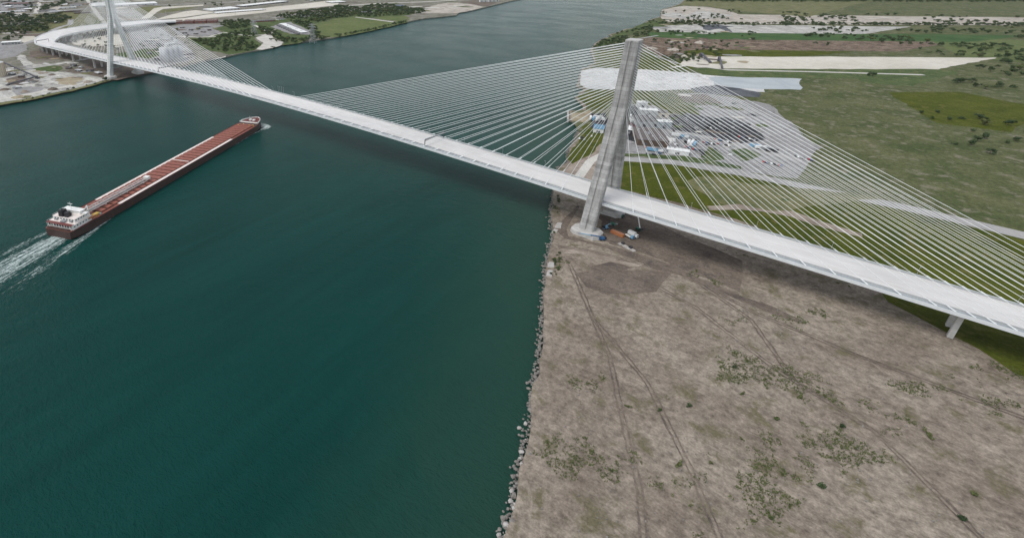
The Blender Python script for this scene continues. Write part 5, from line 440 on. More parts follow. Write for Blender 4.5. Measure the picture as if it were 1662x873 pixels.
FARLOT = [(-1341.5, 291.6), (-1345.7, 318.7), (-1248.2, 284.2), (-1209.7, 237.1), (-1163.4, 251.4), (-1127.8, 209.8), (-1021.1, 133.2), (-968.2, 141.3), (-954.3, 153.2), (-943.9, 109.2), (-1332.8, 393.4), (-1269.9, 383.0), (-1275.7, 409.5), (-1213.0, 385.8), (-1230.9, 341.3), (-1198.4, 354.6), (-1230.8, 416.1), (-1007.7, -26.9), (-978.7, -24.7), (-937.5, -25.7), (-990.7, -42.5), (-903.6, -24.4), (-953.3, -39.3), (-1012.3, -131.7), (-977.1, -127.7), (-922.5, -130.5), (-891.0, -160.9)]

# ------------------------------------------------------------------ materials
def new_mat(name):
    m = bpy.data.materials.new(name); m.use_nodes = True
    return m, m.node_tree, m.node_tree.nodes['Principled BSDF']
def N(nt, t, **kw):
    n = nt.nodes.new(t)
    for k, v in kw.items(): setattr(n, k, v)
    return n
def ramp(nt, fac, stops):
    r = N(nt, 'ShaderNodeValToRGB'); e = r.color_ramp.elements
    while len(e) < len(stops): e.new(0.5)
    for i, (p, c) in enumerate(stops):
        e[i].position = p; e[i].color = (*c, 1) if len(c) == 3 else c
    nt.links.new(fac, r.inputs[0]); return r.outputs[0]
def pos(nt, scale=(1, 1, 1), obj=False):
    src = N(nt, 'ShaderNodeTexCoord').outputs['Object'] if obj else N(nt, 'ShaderNodeNewGeometry').outputs['Position']
    mp = N(nt, 'ShaderNodeMapping'); mp.inputs['Scale'].default_value = scale
    nt.links.new(src, mp.inputs[0]); return mp.outputs[0]
def noise(nt, vec, scale, detail=5, rough=.6, dist=0):
    n = N(nt, 'ShaderNodeTexNoise'); n.inputs['Scale'].default_value = scale
    n.inputs['Detail'].default_value = detail; n.inputs['Roughness'].default_value = rough
    n.inputs['Distortion'].default_value = dist
    nt.links.new(vec, n.inputs['Vector']); return n.outputs['Fac']
def mix(nt, fac, a, b, mode='MIX'):
    m = N(nt, 'ShaderNodeMix', data_type='RGBA', blend_type=mode)
    for s, v in ((m.inputs[0], fac), (m.inputs[6], a), (m.inputs[7], b)):
        if isinstance(v, (int, float)): s.default_value = v
        elif isinstance(v, tuple): s.default_value = (*v, 1) if len(v) == 3 else v
        else: nt.links.new(v, s)
    return m.outputs[2]
def math_n(nt, op, a, b=None, clamp=False):
    m = N(nt, 'ShaderNodeMath', operation=op); m.use_clamp = clamp
    for s, v in zip(m.inputs, (a, b)):
        if v is None: continue
        if isinstance(v, (int, float)): s.default_value = v
        else: nt.links.new(v, s)
    return m.outputs[0]
MATS = {}
def ground(name, c1, c2, c3=None, s=.02, amt=.45, rough=.95, streak=None, tracks=0):
    """mottled ground: c1/c2 broad blotches, fine grain, c3 in scattered spots"""
    m, t, b = new_mat(name)
    p = pos(t)
    big = noise(t, p, s, 6, .62, .6)
    col = ramp(t, big, [(.36, c1), (.64, c2)])
    fine = noise(t, p, s*14, 4, .7)
    col = mix(t, 1, col, ramp(t, fine, [(.25, (1-amt,)*3), (.75, (1+amt*.6,)*3)]), 'MULTIPLY')
    if c3:
        sp = noise(t, p, s*3.5, 5, .65, .3)
        col = mix(t, ramp(t, sp, [(.54, (0, 0, 0)), (.66, (1, 1, 1))]), col, c3)
    if streak:
        q = pos(t, streak)
        st = noise(t, q, .1, 3, .6, .4)
        col = mix(t, 1, col, ramp(t, st, [(.35, (.75,)*3), (.6, (1.12,)*3)]), 'MULTIPLY')
    grit = noise(t, p, .9, 5, .8)
    col = mix(t, 1, col, ramp(t, grit, [(.3, (1-amt*.6,)*3), (.7, (1+amt*.4,)*3)]), 'MULTIPLY')
    if tracks:
        q = pos(t, (.16, 1, 1)); q2 = N(t, 'ShaderNodeMapping'); q2.inputs['Rotation'].default_value = (0, 0, tracks); t.links.new(q, q2.inputs[0])
        tr = noise(t, q2.outputs[0], .35, 5, .7, 1.2)
        col = mix(t, 1, col, ramp(t, tr, [(.40, (.90,)*3), (.5, (1.0,)*3), (.6, (1.07,)*3)]), 'MULTIPLY')
    t.links.new(col, b.inputs['Base Color']); b.inputs['Roughness'].default_value = rough
    b.inputs['Specular IOR Level'].default_value = .04
    bp = N(t, 'ShaderNodeBump'); bp.inputs['Strength'].default_value = .5; bp.inputs['Distance'].default_value = .5
    t.links.new(fine, bp.inputs['Height']); t.links.new(bp.outputs[0], b.inputs['Normal'])
    MATS[name] = m; return m
def plain(name, c, rough=.7, vary=.15, s=.25, metal=0, obj=False):
    m, t, b = new_mat(name)
    n = noise(t, pos(t, (1, 1, 1), obj), s, 5, .65)
    col = mix(t, 1, c, ramp(t, n, [(.3, (1-vary,)*3), (.7, (1+vary*.5,)*3)]), 'MULTIPLY')
    t.links.new(col, b.inputs['Base Color']); b.inputs['Roughness'].default_value = rough
    b.inputs['Metallic'].default_value = metal
    MATS[name] = m; return m
ground('land_far', (.16, .155, .12), (.27, .25, .215), (.065, .085, .04), .022, .45)
ground('open_land', (.07, .09, .035), (.13, .135, .065), (.19, .175, .125), .02, .5)
ground('land_near', (.21, .172, .138), (.31, .265, .215), (.135, .12, .075), .02, .55, tracks=.5)
ground('gravel_pale', (.36, .35, .32), (.54, .53, .49), (.24, .235, .215), .028, .35, streak=(.3, 1, 1))
ground('gravel_white', (.50, .50, .49), (.66, .65, .63), (.40, .39, .37), .02, .3)
ground('sand_brown', (.26, .21, .14), (.37, .32, .23), (.44, .40, .31), .03, .25)
ground('sand_pale', (.37, .33, .28), (.50, .46, .40), (.24, .21, .19), .012, .3, streak=(.3, 1, 1))
ground('beige', (.50, .47, .40), (.58, .55, .48), None, .008, .15)
ground('pale', (.46, .44, .40), (.58, .56, .51), None, .03, .2)
ground('grey_lot', (.25, .245, .24), (.33, .325, .32), (.17, .165, .165), .05, .35)
ground('asphalt', (.035, .036, .042), (.065, .066, .072), (.13, .13, .13), .05, .35)
ground('road_grey', (.30, .295, .285), (.38, .37, .36), None, .05, .2)
ground('dirt_dark', (.13, .105, .088), (.20, .165, .135), (.095, .08, .07), .03, .4, tracks=.5)
ground('dirt_pale', (.26, .215, .175), (.37, .32, .27), (.20, .165, .135), .03, .3)
ground('grass', (.055, .085, .032), (.10, .13, .05), (.15, .15, .075), .03, .4)
ground('grass_dry', (.12, .125, .055), (.20, .19, .10), (.075, .10, .04), .03, .35)
ground('grass_olive', (.05, .066, .009), (.088, .100, .014), (.115, .108, .03), .03, .4)
ground('grass_bright', (.10, .13, .048), (.13, .155, .062), (.15, .16, .075), .014, .3)
ground('grass_deep', (.04, .085, .03), (.07, .12, .04), None, .02, .3)
ground('scrap', (.12, .085, .062), (.27, .21, .16), (.06, .045, .04), .045, .6)
ground('coal', (.07, .075, .085), (.14, .145, .155), None, .03, .3)
ground('pond', (.30, .33, .35), (.40, .43, .44), None, .015, .1, .35)
plain('white_roof', (.72, .72, .70), .6, .14, .05)
plain('pale_clad', (.52, .53, .53), .6, .15, .08)
plain('grey_clad', (.33, .34, .34), .6, .2, .1)
plain('dark_clad', (.085, .085, .095), .7, .3, .1)
plain('dark_roof', (.11, .105, .105), .8, .35, .12)
plain('black_roof', (.035, .036, .042), .75, .4, .08)
plain('brown_roof', (.125, .105, .098), .85, .3, .09)
plain('brown_wall', (.11, .075, .055), .85, .3, .2)
plain('red_wall', (.10, .03, .028), .8, .3, .2)
plain('white_wall', (.66, .66, .64), .7, .12, .2)
plain('cream_wall', (.56, .50, .40), .7, .12, .2)
plain('tan_wall', (.42, .34, .24), .8, .12, .2)
plain('blue_grey', (.24, .28, .30), .6, .15, .2)
plain('brick', (.20, .085, .065), .9, .35, .25)
plain('brick_roof', (.16, .10, .085), .9, .3, .2)
plain('lilac_roof', (.22, .20, .23), .85, .25, .2)
plain('blue_roof', (.09, .11, .17), .7, .25, .2)
plain('v_blue_roof', (.10, .24, .36), .6, .2, .2)
plain('canopy', (.55, .55, .55), .6, .1, .2)
plain('mesh_clad', (.50, .51, .54), .6, .12, .12)
plain('glass', (.03, .038, .045), .15, .2, .5)
plain('galvanised', (.34, .36, .37), .5, .2, .4, .3)
plain('cable_white', (.76, .78, .78), .45, .06, .1)
plain('steel_strip', (.32, .355, .37), .6, .15, .3)
plain('fascia', (.62, .64, .64), .6, .12, .15)
plain('barrier', (.36, .37, .37), .8, .15, .3)  # grey darkened so the barriers carry their shaded line in colour
plain('black_paint', (.018, .018, .02), .5, .3, .5)
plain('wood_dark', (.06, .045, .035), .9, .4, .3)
plain('stone', (.21, .195, .175), .95, .4, .35)
plain('stone_pale', (.40, .38, .355), .95, .3, .4)
plain('bark', (.075, .058, .042), .95, .3, 1, obj=True)
for nm, c in dict(v_blue=(.03, .10, .22), v_lblue=(.16, .33, .48), v_green=(.02, .14, .085), v_orange=(.34, .13, .05), v_white=(.72, .72, .70), v_red=(.32, .03, .025), v_black=(.02, .02, .024), v_yellow=(.52, .36, .06), v_grey=(.25, .26, .27), tyre=(.015, .015, .015)).items():
    plain(nm, c, .4, .12, .6, obj=True)

def deck_mat():
    m, t, b = new_mat('deck_concrete')
    p = pos(t)
    n1 = noise(t, pos(t, (.25, 1, 1)), .12, 6, .65, .5)
    col = ramp(t, n1, [(.3, (.56, .545, .525)), (.7, (.68, .665, .645))])
    n2 = noise(t, pos(t, (.08, 2.2, 1)), .5, 3, .6)
    col = mix(t, 1, col, ramp(t, n2, [(.3, (.9,)*3), (.7, (1.04,)*3)]), 'MULTIPLY')
    n3 = noise(t, p, .035, 4, .7)
    col = mix(t, ramp(t, n3, [(.56, (0, 0, 0)), (.72, (.35,)*3)]), col, (.50, .47, .43))
    t.links.new(col, b.inputs['Base Color']); b.inputs['Roughness'].default_value = .85
    MATS['deck_concrete'] = m
deck_mat()
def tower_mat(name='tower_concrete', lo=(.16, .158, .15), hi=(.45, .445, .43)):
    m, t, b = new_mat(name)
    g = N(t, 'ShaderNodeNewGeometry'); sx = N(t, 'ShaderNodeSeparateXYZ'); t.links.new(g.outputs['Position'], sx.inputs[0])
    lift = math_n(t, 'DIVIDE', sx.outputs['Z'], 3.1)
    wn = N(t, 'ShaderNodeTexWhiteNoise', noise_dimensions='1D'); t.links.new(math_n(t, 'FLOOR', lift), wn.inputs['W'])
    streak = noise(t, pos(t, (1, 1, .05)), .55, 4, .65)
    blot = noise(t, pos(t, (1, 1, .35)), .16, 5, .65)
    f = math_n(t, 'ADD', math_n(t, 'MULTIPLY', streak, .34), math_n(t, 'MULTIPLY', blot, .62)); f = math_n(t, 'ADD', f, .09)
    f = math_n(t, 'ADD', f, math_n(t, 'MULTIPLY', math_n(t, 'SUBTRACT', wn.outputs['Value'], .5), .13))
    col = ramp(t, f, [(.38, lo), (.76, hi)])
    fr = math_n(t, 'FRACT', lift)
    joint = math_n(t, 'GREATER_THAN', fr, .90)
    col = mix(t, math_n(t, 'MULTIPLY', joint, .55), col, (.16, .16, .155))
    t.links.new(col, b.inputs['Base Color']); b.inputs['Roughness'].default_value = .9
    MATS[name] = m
tower_mat()
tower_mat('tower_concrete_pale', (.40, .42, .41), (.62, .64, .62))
plain('pedestal_concrete', (.44, .43, .41), .9, .22, .18)
def water_mat():
    m, t, b = new_mat('river_water')
    p = pos(t)
    big = noise(t, pos(t, (1, .35, 1)), .012, 4, .55, .4)
    col = ramp(t, big, [(.3, (.0042, .036, .031)), (.7, (.0056, .043, .037))])
    cur = noise(t, pos(t, (1, .12, 1)), .05, 5, .6, 1.0)
    col = mix(t, 1, col, ramp(t, cur, [(.35, (.92,)*3), (.65, (1.09,)*3)]), 'MULTIPLY')
    # silty water hugging the near bank
    dt = N(t, 'ShaderNodeVectorMath', operation='DOT_PRODUCT'); t.links.new(p, dt.inputs[0]); dt.inputs[1].default_value = (-.927, -.375, 0)
    d = math_n(t, 'SUBTRACT', dt.outputs['Value'], 35.07)
    wob = math_n(t, 'MULTIPLY', math_n(t, 'SUBTRACT', noise(t, p, .02, 4, .6, .8), .5), 60)
    d = math_n(t, 'ADD', d, wob)
    f = N(t, 'ShaderNodeMapRange', interpolation_type='SMOOTHSTEP'); t.links.new(d, f.inputs[0])
    f.inputs[1].default_value = 110; f.inputs[2].default_value = -5; f.inputs[3].default_value = 0; f.inputs[4].default_value = .75
    col = mix(t, f.outputs[0], col, (.020, .052, .036))
    t.links.new(col, b.inputs['Base Color'])
    b.inputs['Roughness'].default_value = .16; b.inputs['IOR'].default_value = 1.07
    w1 = noise(t, pos(t, (.6, 1, 1)), .26, 4, .6, .5)
    w2 = noise(t, pos(t, (.7, 1, 1)), .9, 3, .6, .3)
    w3 = noise(t, pos(t, (.5, 1, 1)), .014, 4, .6, .8)
    t.links.new(ramp(t, w3, [(.35, (.16,)*3), (.65, (.25,)*3)]), b.inputs['Roughness'])
    h = math_n(t, 'ADD', math_n(t, 'MULTIPLY', w1, 1.0), math_n(t, 'MULTIPLY', w2, .45))
    h = math_n(t, 'MULTIPLY', h, math_n(t, 'ADD', w3, .45))
    bp = N(t, 'ShaderNodeBump'); bp.inputs['Strength'].default_value = 1.0; bp.inputs['Distance'].default_value = 1.15
    t.links.new(h, bp.inputs['Height']); t.links.new(bp.outputs[0], b.inputs['Normal'])
    MATS['river_water'] = m
water_mat()
def foam_mat():
    """churned white water: streaks along the wake, torn by noise"""
    m, t, b = new_mat('foam')
    g = N(t, 'ShaderNodeUVMap'); sx = N(t, 'ShaderNodeSeparateXYZ'); t.links.new(g.outputs[0], sx.inputs[0])
    tc = N(t, 'ShaderNodeTexCoord')
    mp = N(t, 'ShaderNodeMapping'); mp.inputs['Scale'].default_value = (.07, .8, 1); t.links.new(tc.outputs['Object'], mp.inputs[0])
    n1 = noise(t, mp.outputs[0], .8, 6, .68, .5)
    mp2 = N(t, 'ShaderNodeMapping'); mp2.inputs['Scale'].default_value = (.5, .9, 1); t.links.new(tc.outputs['Object'], mp2.inputs[0])
    n2 = noise(t, mp2.outputs[0], .7, 5, .7, .6)
    n = math_n(t, 'ADD', math_n(t, 'MULTIPLY', n1, 1.25), math_n(t, 'MULTIPLY', n2, .95)); n = math_n(t, 'SUBTRACT', n, .6)
    # UV.x = local density of foam stored on the mesh
    a = math_n(t, 'SUBTRACT', math_n(t, 'ADD', n, sx.outputs['X']), 1.0)
    a = math_n(t, 'MULTIPLY', a, 1.7, True)
    t.links.new(a, b.inputs['Alpha'])
    b.inputs['Base Color'].default_value = (.66, .76, .74, 1); b.inputs['Roughness'].default_value = .8
    MATS['foam'] = m
foam_mat()
def leaf_mat(name, a, c):
    m, t, b = new_mat(name)
    oi = N(t, 'ShaderNodeObjectInfo')
    n = noise(t, pos(t), .12, 3, .6)
    f = math_n(t, 'ADD', math_n(t, 'MULTIPLY', oi.outputs['Random'], .5), math_n(t, 'MULTIPLY', n, .6), True)
    col = ramp(t, f, [(.15, a), (.85, c)])
    g = noise(t, pos(t), 1.1, 2, .6)
    col = mix(t, 1, col, ramp(t, g, [(.3, (.7,)*3), (.7, (1.2,)*3)]), 'MULTIPLY')
    t.links.new(col, b.inputs['Base Color']); b.inputs['Roughness'].default_value = .75
    b.inputs['Specular IOR Level'].default_value = .2
    MATS[name] = m
leaf_mat('leaf', (.024, .048, .02), (.062, .09, .032))
leaf_mat('leaf_light', (.06, .085, .025), (.115, .13, .045))
def ship_mats():
    m, t, b = new_mat('hull_paint')
    sx = N(t, 'ShaderNodeSeparateXYZ'); tc = N(t, 'ShaderNodeTexCoord'); t.links.new(tc.outputs['Object'], sx.inputs[0])
    mp = N(t, 'ShaderNodeMapping'); mp.inputs['Scale'].default_value = (1, 1, .12); t.links.new(tc.outputs['Object'], mp.inputs[0])
    n = noise(t, mp.outputs[0], .5, 6, .7)
    col = ramp(t, n, [(.35, (.036, .022, .02)), (.6, (.065, .033, .027)), (.75, (.12, .055, .04))])
    t.links.new(col, b.inputs['Base Color']); b.inputs['Roughness'].default_value = .55
    MATS['hull_paint'] = m
    for nm, c, v in (('deck_red', (.225, .068, .045), .4), ('hatch_red', (.27, .088, .058), .42), ('gap_dark', (.06, .022, .018), .3), ('maroon', (.15, .035, .03), .25), ('ship_white', (.74, .74, .71), .16), ('stripe_white', (.74, .66, .61), .14), ('boom_grey', (.60, .57, .54), .3)):
        plain(nm, c, .6, v, .35, obj=True)
ship_mats()

# ------------------------------------------------------------------ mesh helpers
class MB:
    def __init__(s): s.v = []; s.f = []
    def add(s, v, f):
        k = len(s.v); s.v += [tuple(p) for p in v]; s.f += [tuple(i+k for i in q) for q in f]; return s
    def box(s, c, d, rz=0, top=(1, 1)):
        cx, cy, cz = c; x, y, z = d[0]/2, d[1]/2, d[2]/2; cr, sr = math.cos(rz), math.sin(rz)
        vs = []
        for k, zz in ((0, -z), (1, z)):
            fx, fy = (1, 1) if k == 0 else top
            for a, b2 in ((-x, -y), (x, -y), (x, y), (-x, y)):
                a, b2 = a*fx, b2*fy
                vs.append((cx+a*cr-b2*sr, cy+a*sr+b2*cr, cz+zz))
        return s.add(vs, [(3, 2, 1, 0), (4, 5, 6, 7), (0, 1, 5, 4), (1, 2, 6, 5), (2, 3, 7, 6), (3, 0, 4, 7)])
    def prism(s, poly, z0, z1, inset=0):
        n = len(poly); cx = sum(p[0] for p in poly)/n; cy = sum(p[1] for p in poly)/n
        k = 1-inset
        vs = [(x, y, z0) for x, y in poly]+[(cx+(x-cx)*k, cy+(y-cy)*k, z1) for x, y in poly]
        fs = [tuple(range(n-1, -1, -1)), tuple(range(n, 2*n))]+[(i, (i+1) % n, n+(i+1) % n, n+i) for i in range(n)]
        return s.add(vs, fs)
    def tube(s, p, q, r, n=6, r1=None, cap=True):
        p, q = Vector(p), Vector(q); d = (q-p).normalized()
        a = d.cross(Vector((0, 0, 1)) if abs(d.z) < .9 else Vector((1, 0, 0))).normalized(); b = d.cross(a)
        r1 = r if r1 is None else r1; vs = []
        for c, rr in ((p, r), (q, r1)):
            for i in range(n):
                t = 2*math.pi*i/n; vs.append(c+a*math.cos(t)*rr+b*math.sin(t)*rr)
        fs = [(i, (i+1) % n, n+(i+1) % n, n+i) for i in range(n)]
        if cap: fs += [tuple(range(n-1, -1, -1)), tuple(range(n, 2*n))]
        return s.add(vs, fs)
    def loft(s, rings, cap=True):
        n = len(rings[0]); vs = [p for r in rings for p in r]; fs = []
        for k in range(len(rings)-1):
            fs += [(k*n+i, k*n+(i+1) % n, (k+1)*n+(i+1) % n, (k+1)*n+i) for i in range(n)]
        if cap: fs += [tuple(range(n-1, -1, -1)), tuple(range((len(rings)-1)*n, len(rings)*n))]
        return s.add(vs, fs)
    def mesh(s, name, mat, smooth=False):
        me = bpy.data.meshes.new(name); me.from_pydata(s.v, [], s.f); me.update()
        me.materials.append(MATS[mat])
        if smooth: me.polygons.foreach_set('use_smooth', [True]*len(me.polygons))
        return me
    def build(s, name, mat, parent=None, smooth=False, loc=None, rz=0):
        return link(name, s.mesh(name, mat, smooth), parent, loc, rz)
def link(name, data, parent=None, loc=None, rz=0):
    o = bpy.data.objects.new(name, data); COL.objects.link(o)
    if loc: o.location = loc
    if rz: o.rotation_euler = (0, 0, rz)
    if parent: o.parent = parent
    return o
def tag(o, label=None, cat=None, group=None, kind=None):
    if label: o['label'] = label
    if cat: o['category'] = cat
    if group: o['group'] = group
    if kind: o['kind'] = kind
    return o
def empty(name, loc, rz, label, cat, group=None):
    o = link(name, None, None, loc, rz); o.empty_display_size = 1
    return tag(o, label, cat, group)
def copy_tree(o, parent=None):
    c = o.copy(); COL.objects.link(c); c.parent = parent
    for ch in list(o.children): copy_tree(ch, c)
    return c
rng = random.Random(7)
ZL = 2.5                                       # level of the land above the river
def ragged(poly, amp=1.0, step=14.0):
    out = []
    n = len(poly)
    for i in range(n):
        (x0, y0), (x1, y1) = poly[i], poly[(i+1) % n]
        L = math.hypot(x1-x0, y1-y0); k = max(1, min(14, int(L/step)))
        for j in range(k):
            t = j/k; a = amp*min(3.5, L/k*.16)
            out.append((x0+(x1-x0)*t+rng.uniform(-a, a), y0+(y1-y0)*t+rng.uniform(-a, a)))
    return out

# ------------------------------------------------------------------ the setting: river, land, ground patches
river = MB().add([(-5000, -3500, 0), (5000, -3500, 0), (5000, 7000, 0), (-5000, 7000, 0)], [(0, 1, 2, 3)]).build('river', 'river_water')
tag(river, kind='structure')
def land(name, shore, outer, mat):
    poly = []
    n = len(shore)
    for i in range(n-1):
        (x0, y0), (x1, y1) = shore[i], shore[i+1]
        L = math.hypot(x1-x0, y1-y0); k = max(1, min(10, int(L/9))) if L < 400 else 1
        for j in range(k):
            t = j/k; a = min(1.6, L/k*.2) if j else 0
            poly.append((x0+(x1-x0)*t+rng.uniform(-a, a), y0+(y1-y0)*t+rng.uniform(-a, a)))
    poly.append(shore[-1]); poly += outer
    k = len(poly); area = sum(poly[i][0]*poly[(i+1) % k][1]-poly[(i+1) % k][0]*poly[i][1] for i in range(k))
    if area < 0: poly.reverse()
    mb = MB().add([(x, y, ZL) for x, y in poly]+[(x, y, -2) for x, y in poly], [tuple(range(k))]+[(k+i, k+(i+1) % k, (i+1) % k, i) for i in range(k)])
    return tag(mb.build(name, mat), kind='structure')
land('ground', SH_FAR, [(-5000., 7000.), (-5000., -3500.)], 'land_far')
land('ground', SH_NEAR, [(5000., -3500.), (5000., 7000.)], 'land_near')
ORDER = sorted(PATCHES, key=lambda r: r[2])      # each sheet a few millimetres above the one before
for name, mat, layer, rag, poly in PATCHES:
    q = ragged(poly) if rag else poly
    k = len(q); area = sum(q[i][0]*q[(i+1) % k][1]-q[(i+1) % k][0]*q[i][1] for i in range(k))
    if area < 0: q = q[::-1]
    z = ZL+.03+.0016*ORDER.index((name, mat, layer, rag, poly))
    tag(MB().add([(x, y, z) for x, y in q], [tuple(range(k))]).build(name, mat), kind='structure')

# ------------------------------------------------------------------ the bridge
SPAN = -853.0
def zd(x):
    if x > 0: return 28.81-.0224*x
    if x < SPAN: return 28.81+.0224*(x-SPAN)
    return 28.81+8.306*(1-((x+426.5)/426.5)**2)
bridge = empty('cable_stayed_bridge', (0, 0, 0), 0, 'long white-decked cable-stayed bridge with two grey concrete towers across the river', 'bridge')
XS = [-1150+10*i for i in range(0, 231)]       # -1150 .. 1150
XS = [x for x in XS if x <= 620]
def sweep(y0, y1, h0, h1, xs=XS):
    mb = MB(); rings = [[(x, y0, zd(x)+h0), (x, y1, zd(x)+h0), (x, y1, zd(x)+h1), (x, y0, zd(x)+h1)] for x in xs]
    return mb.loft(rings)
deck = sweep(-15.2, 15.2, -1.0, 0).build('deck', 'deck_concrete', bridge)
for s in (-1, 1):
    a, b = sorted((s*15.2, s*18.0))
    sweep(a, b, -.9, -.06).build('edge_walkway', 'steel_strip', deck)
    a, b = sorted((s*18.0, s*18.5))
    sweep(a, b, -1.9, .12).build('fascia', 'fascia', deck)
    a, b = sorted((s*14.75, s*15.15))
    sweep(a, b, -.2, .95).build('barrier', 'barrier', deck)
    a, b = sorted((s*14.0, s*16.6))
    sweep(a, b, -2.5, -1.05).build('edge_girder', 'fascia', deck)
fb = MB()
for x in XS[::1]: fb.box((x, 0, zd(x)-1.7), (.6, 27.8, 1.3))
fb.build('floor_beams', 'fascia', deck)

ZB, ZJ, ZT, LEGB = 6.6, 106.0, 149.8, 24.9
def ring(yc, w, d, z, g=.0):
    """leg section: rectangle with chamfered corners and a shallow slot down the two broad faces"""
    x, y, c = w/2, d/2, .9; s2, dp = .8, g*1.5
    pts = [(-x+c, -y), (-s2, -y), (-s2, -y+dp), (s2, -y+dp), (s2, -y), (x-c, -y), (x, -y+c), (x, y-c), (x-c, y), (s2, y), (s2, y-dp), (-s2, y-dp), (-s2, y), (-x+c, y), (-x, y-c), (-x, -y+c)]
    return [(px, yc+py, z) for px, py in pts]
for tx in (0.0, SPAN):
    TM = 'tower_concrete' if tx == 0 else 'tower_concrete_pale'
    tower = link('tower', None, bridge, (tx, 0, 0)); tower.empty_display_size = 1
    for s in (-1, 1):
        rings = []
        for k in range(13):
            t = k/12; z = ZB+(ZJ-2-ZB)*t
            rings.append(ring(s*(LEGB+(3.4-LEGB)*t), 11.4-1.0*t, 7.4-.9*t, z, .55))
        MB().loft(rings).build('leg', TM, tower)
        ped = [(-11.5, -4.5), (-8, -8), (8, -8), (11.5, -4.5), (11.5, 4.5), (8, 8), (-8, 8), (-11.5, 4.5)]
        MB().prism([(a, s*24.9+b) for a, b in ped], ZL-.5, 5.6).prism([(a*.985, s*24.9+b*.98) for a, b in ped], 5.6, ZB+.2, .12).build('pedestal', 'pedestal_concrete', tower)
    rings = [ring(0, 10.5, 14.2, ZJ-6, .5), ring(0, 10.4, 13.2, ZJ+3, .5), ring(0, 10.0, 11.6, 130, .5), ring(0, 9.7, 10.6, ZT, .5)]
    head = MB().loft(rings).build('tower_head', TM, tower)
    MB().box((0, 0, ZT+.35), (9.2, 10.0, .7)).build('cap', 'pedestal_concrete', head)
    MB().box((0, 0, zd(0)-7.5), (8.4, 36.5, 5.4)).build('cross_beam', 'tower_concrete', tower)
    for y in (-6, 6): MB().box((0, y, zd(0)-3.7), (3, 3, 2.2)).build('bearing', 'pedestal_concrete', tower)
# stay cables: one unit cylinder shared by all
unit = MB().tube((0, 0, 0), (0, 0, 1), 1, 6).mesh('stay_cable', 'cable_white', True)
sleeve = MB().tube((0, 0, 0), (0, 0, 1), 1, 6).mesh('anchor_sleeve', 'cable_white', True)
def bar(name, data, p, q, r, parent):
    o = link(name, data, parent); p, q = Vector(p), Vector(q); d = q-p
    o.location = p; o.rotation_mode = 'QUATERNION'; o.rotation_quaternion = d.to_track_quat('Z', 'Y'); o.scale = (r, r, d.length)
    return o
def stay(tx, xd, s, i):
    p = Vector((xd, s*16.9, zd(xd)-.3)); zt = 101.5+i*1.78
    q = Vector((tx+(4.3 if xd > tx else -4.3), s*2.6, zt))
    d = (q-p).normalized()
    c = bar('stay_cable', unit, p, q, (.22 if tx < -1 else .135 if xd > tx else .165), bridge)
    o = link('anchor_sleeve', sleeve, c); L = (q-p).length
    o.location = (0, 0, 0); o.scale = (2.6, 2.6, 4.6/L)
for i in range(27):
    bx_ = 28.75+15.32*i if i < 12 else 28.75+15.32*11+7.9*(i-11)
    for s in (1, -1):
        stay(0.0, -28.75-14.28*i, s, i); stay(0.0, bx_, s, i)
        stay(SPAN, SPAN+28.75+14.45*i, s, i); stay(SPAN, SPAN-bx_*.93, s, i)
def pier(x, y, zt, parent, w=20, rz=0.0):
    cap = MB().box((0, 0, zt-1.0), (3, w, 2.0)).build('pier_cap', 'pedestal_concrete', parent, loc=(x, y, 0), rz=rz)
    for s in (-1, 1):
        MB().box((0, s*w*.33, (ZL+zt-2)/2-.2), (2.6, 3.2, zt-2-ZL+.4)).build('pier_column', 'pedestal_concrete', parent, loc=(x, y, 0), rz=rz)
for x in (210, 328, 420, 510, 600): pier(x, 0, zd(x)-2.5, bridge)
for x in (-960, -1060, -1130): pier(x, 0, zd(x)-2.5, bridge)

# lamp posts on the upstream edge of the deck
lp = empty('lamp_post', (0, 0, 0), 0, 'thin pale lamp post on the far edge of the bridge deck', 'lamp post', 'lamp posts along the bridge')
MB().tube((0, 0, -.3), (0, 0, 6.2), .13, 6, .08).build('post', 'galvanised', lp)
MB().tube((0, 0, 6.2), (0, -1.8, 6.6), .07, 5).build('arm', 'galvanised', lp)
MB().box((0, -2.1, 6.6), (.35, .9, .16)).build('lamp_head', 'galvanised', lp)
lx = [-60-43.0*i for i in range(18)]+[60, 103, 146, 189, 232]
for i, x in enumerate(lx):
    o = lp if i == 0 else copy_tree(lp)
    o.location = (x, 17.4, zd(x)-.05)
for k in range(4):
    m = empty('mast', (-436.0+3.6*k, 17.3, zd(-432)-.1), 0, ['first slim mast from the left in the midspan cluster on the far deck edge', 'second slim mast from the left in the midspan cluster on the deck edge', 'third slim mast from the left in the midspan cluster on the deck edge', 'rightmost slim mast of the midspan cluster on the far deck edge'][k], 'mast', 'midspan masts')
    MB().tube((0, 0, 0), (0, 0, 8.5), .16, 6, .1).build('pole', 'galvanised', m)
    MB().tube((-1.0, 0, 8.4), (1.0, 0, 8.4), .1, 5).build('crossbar', 'galvanised', m)
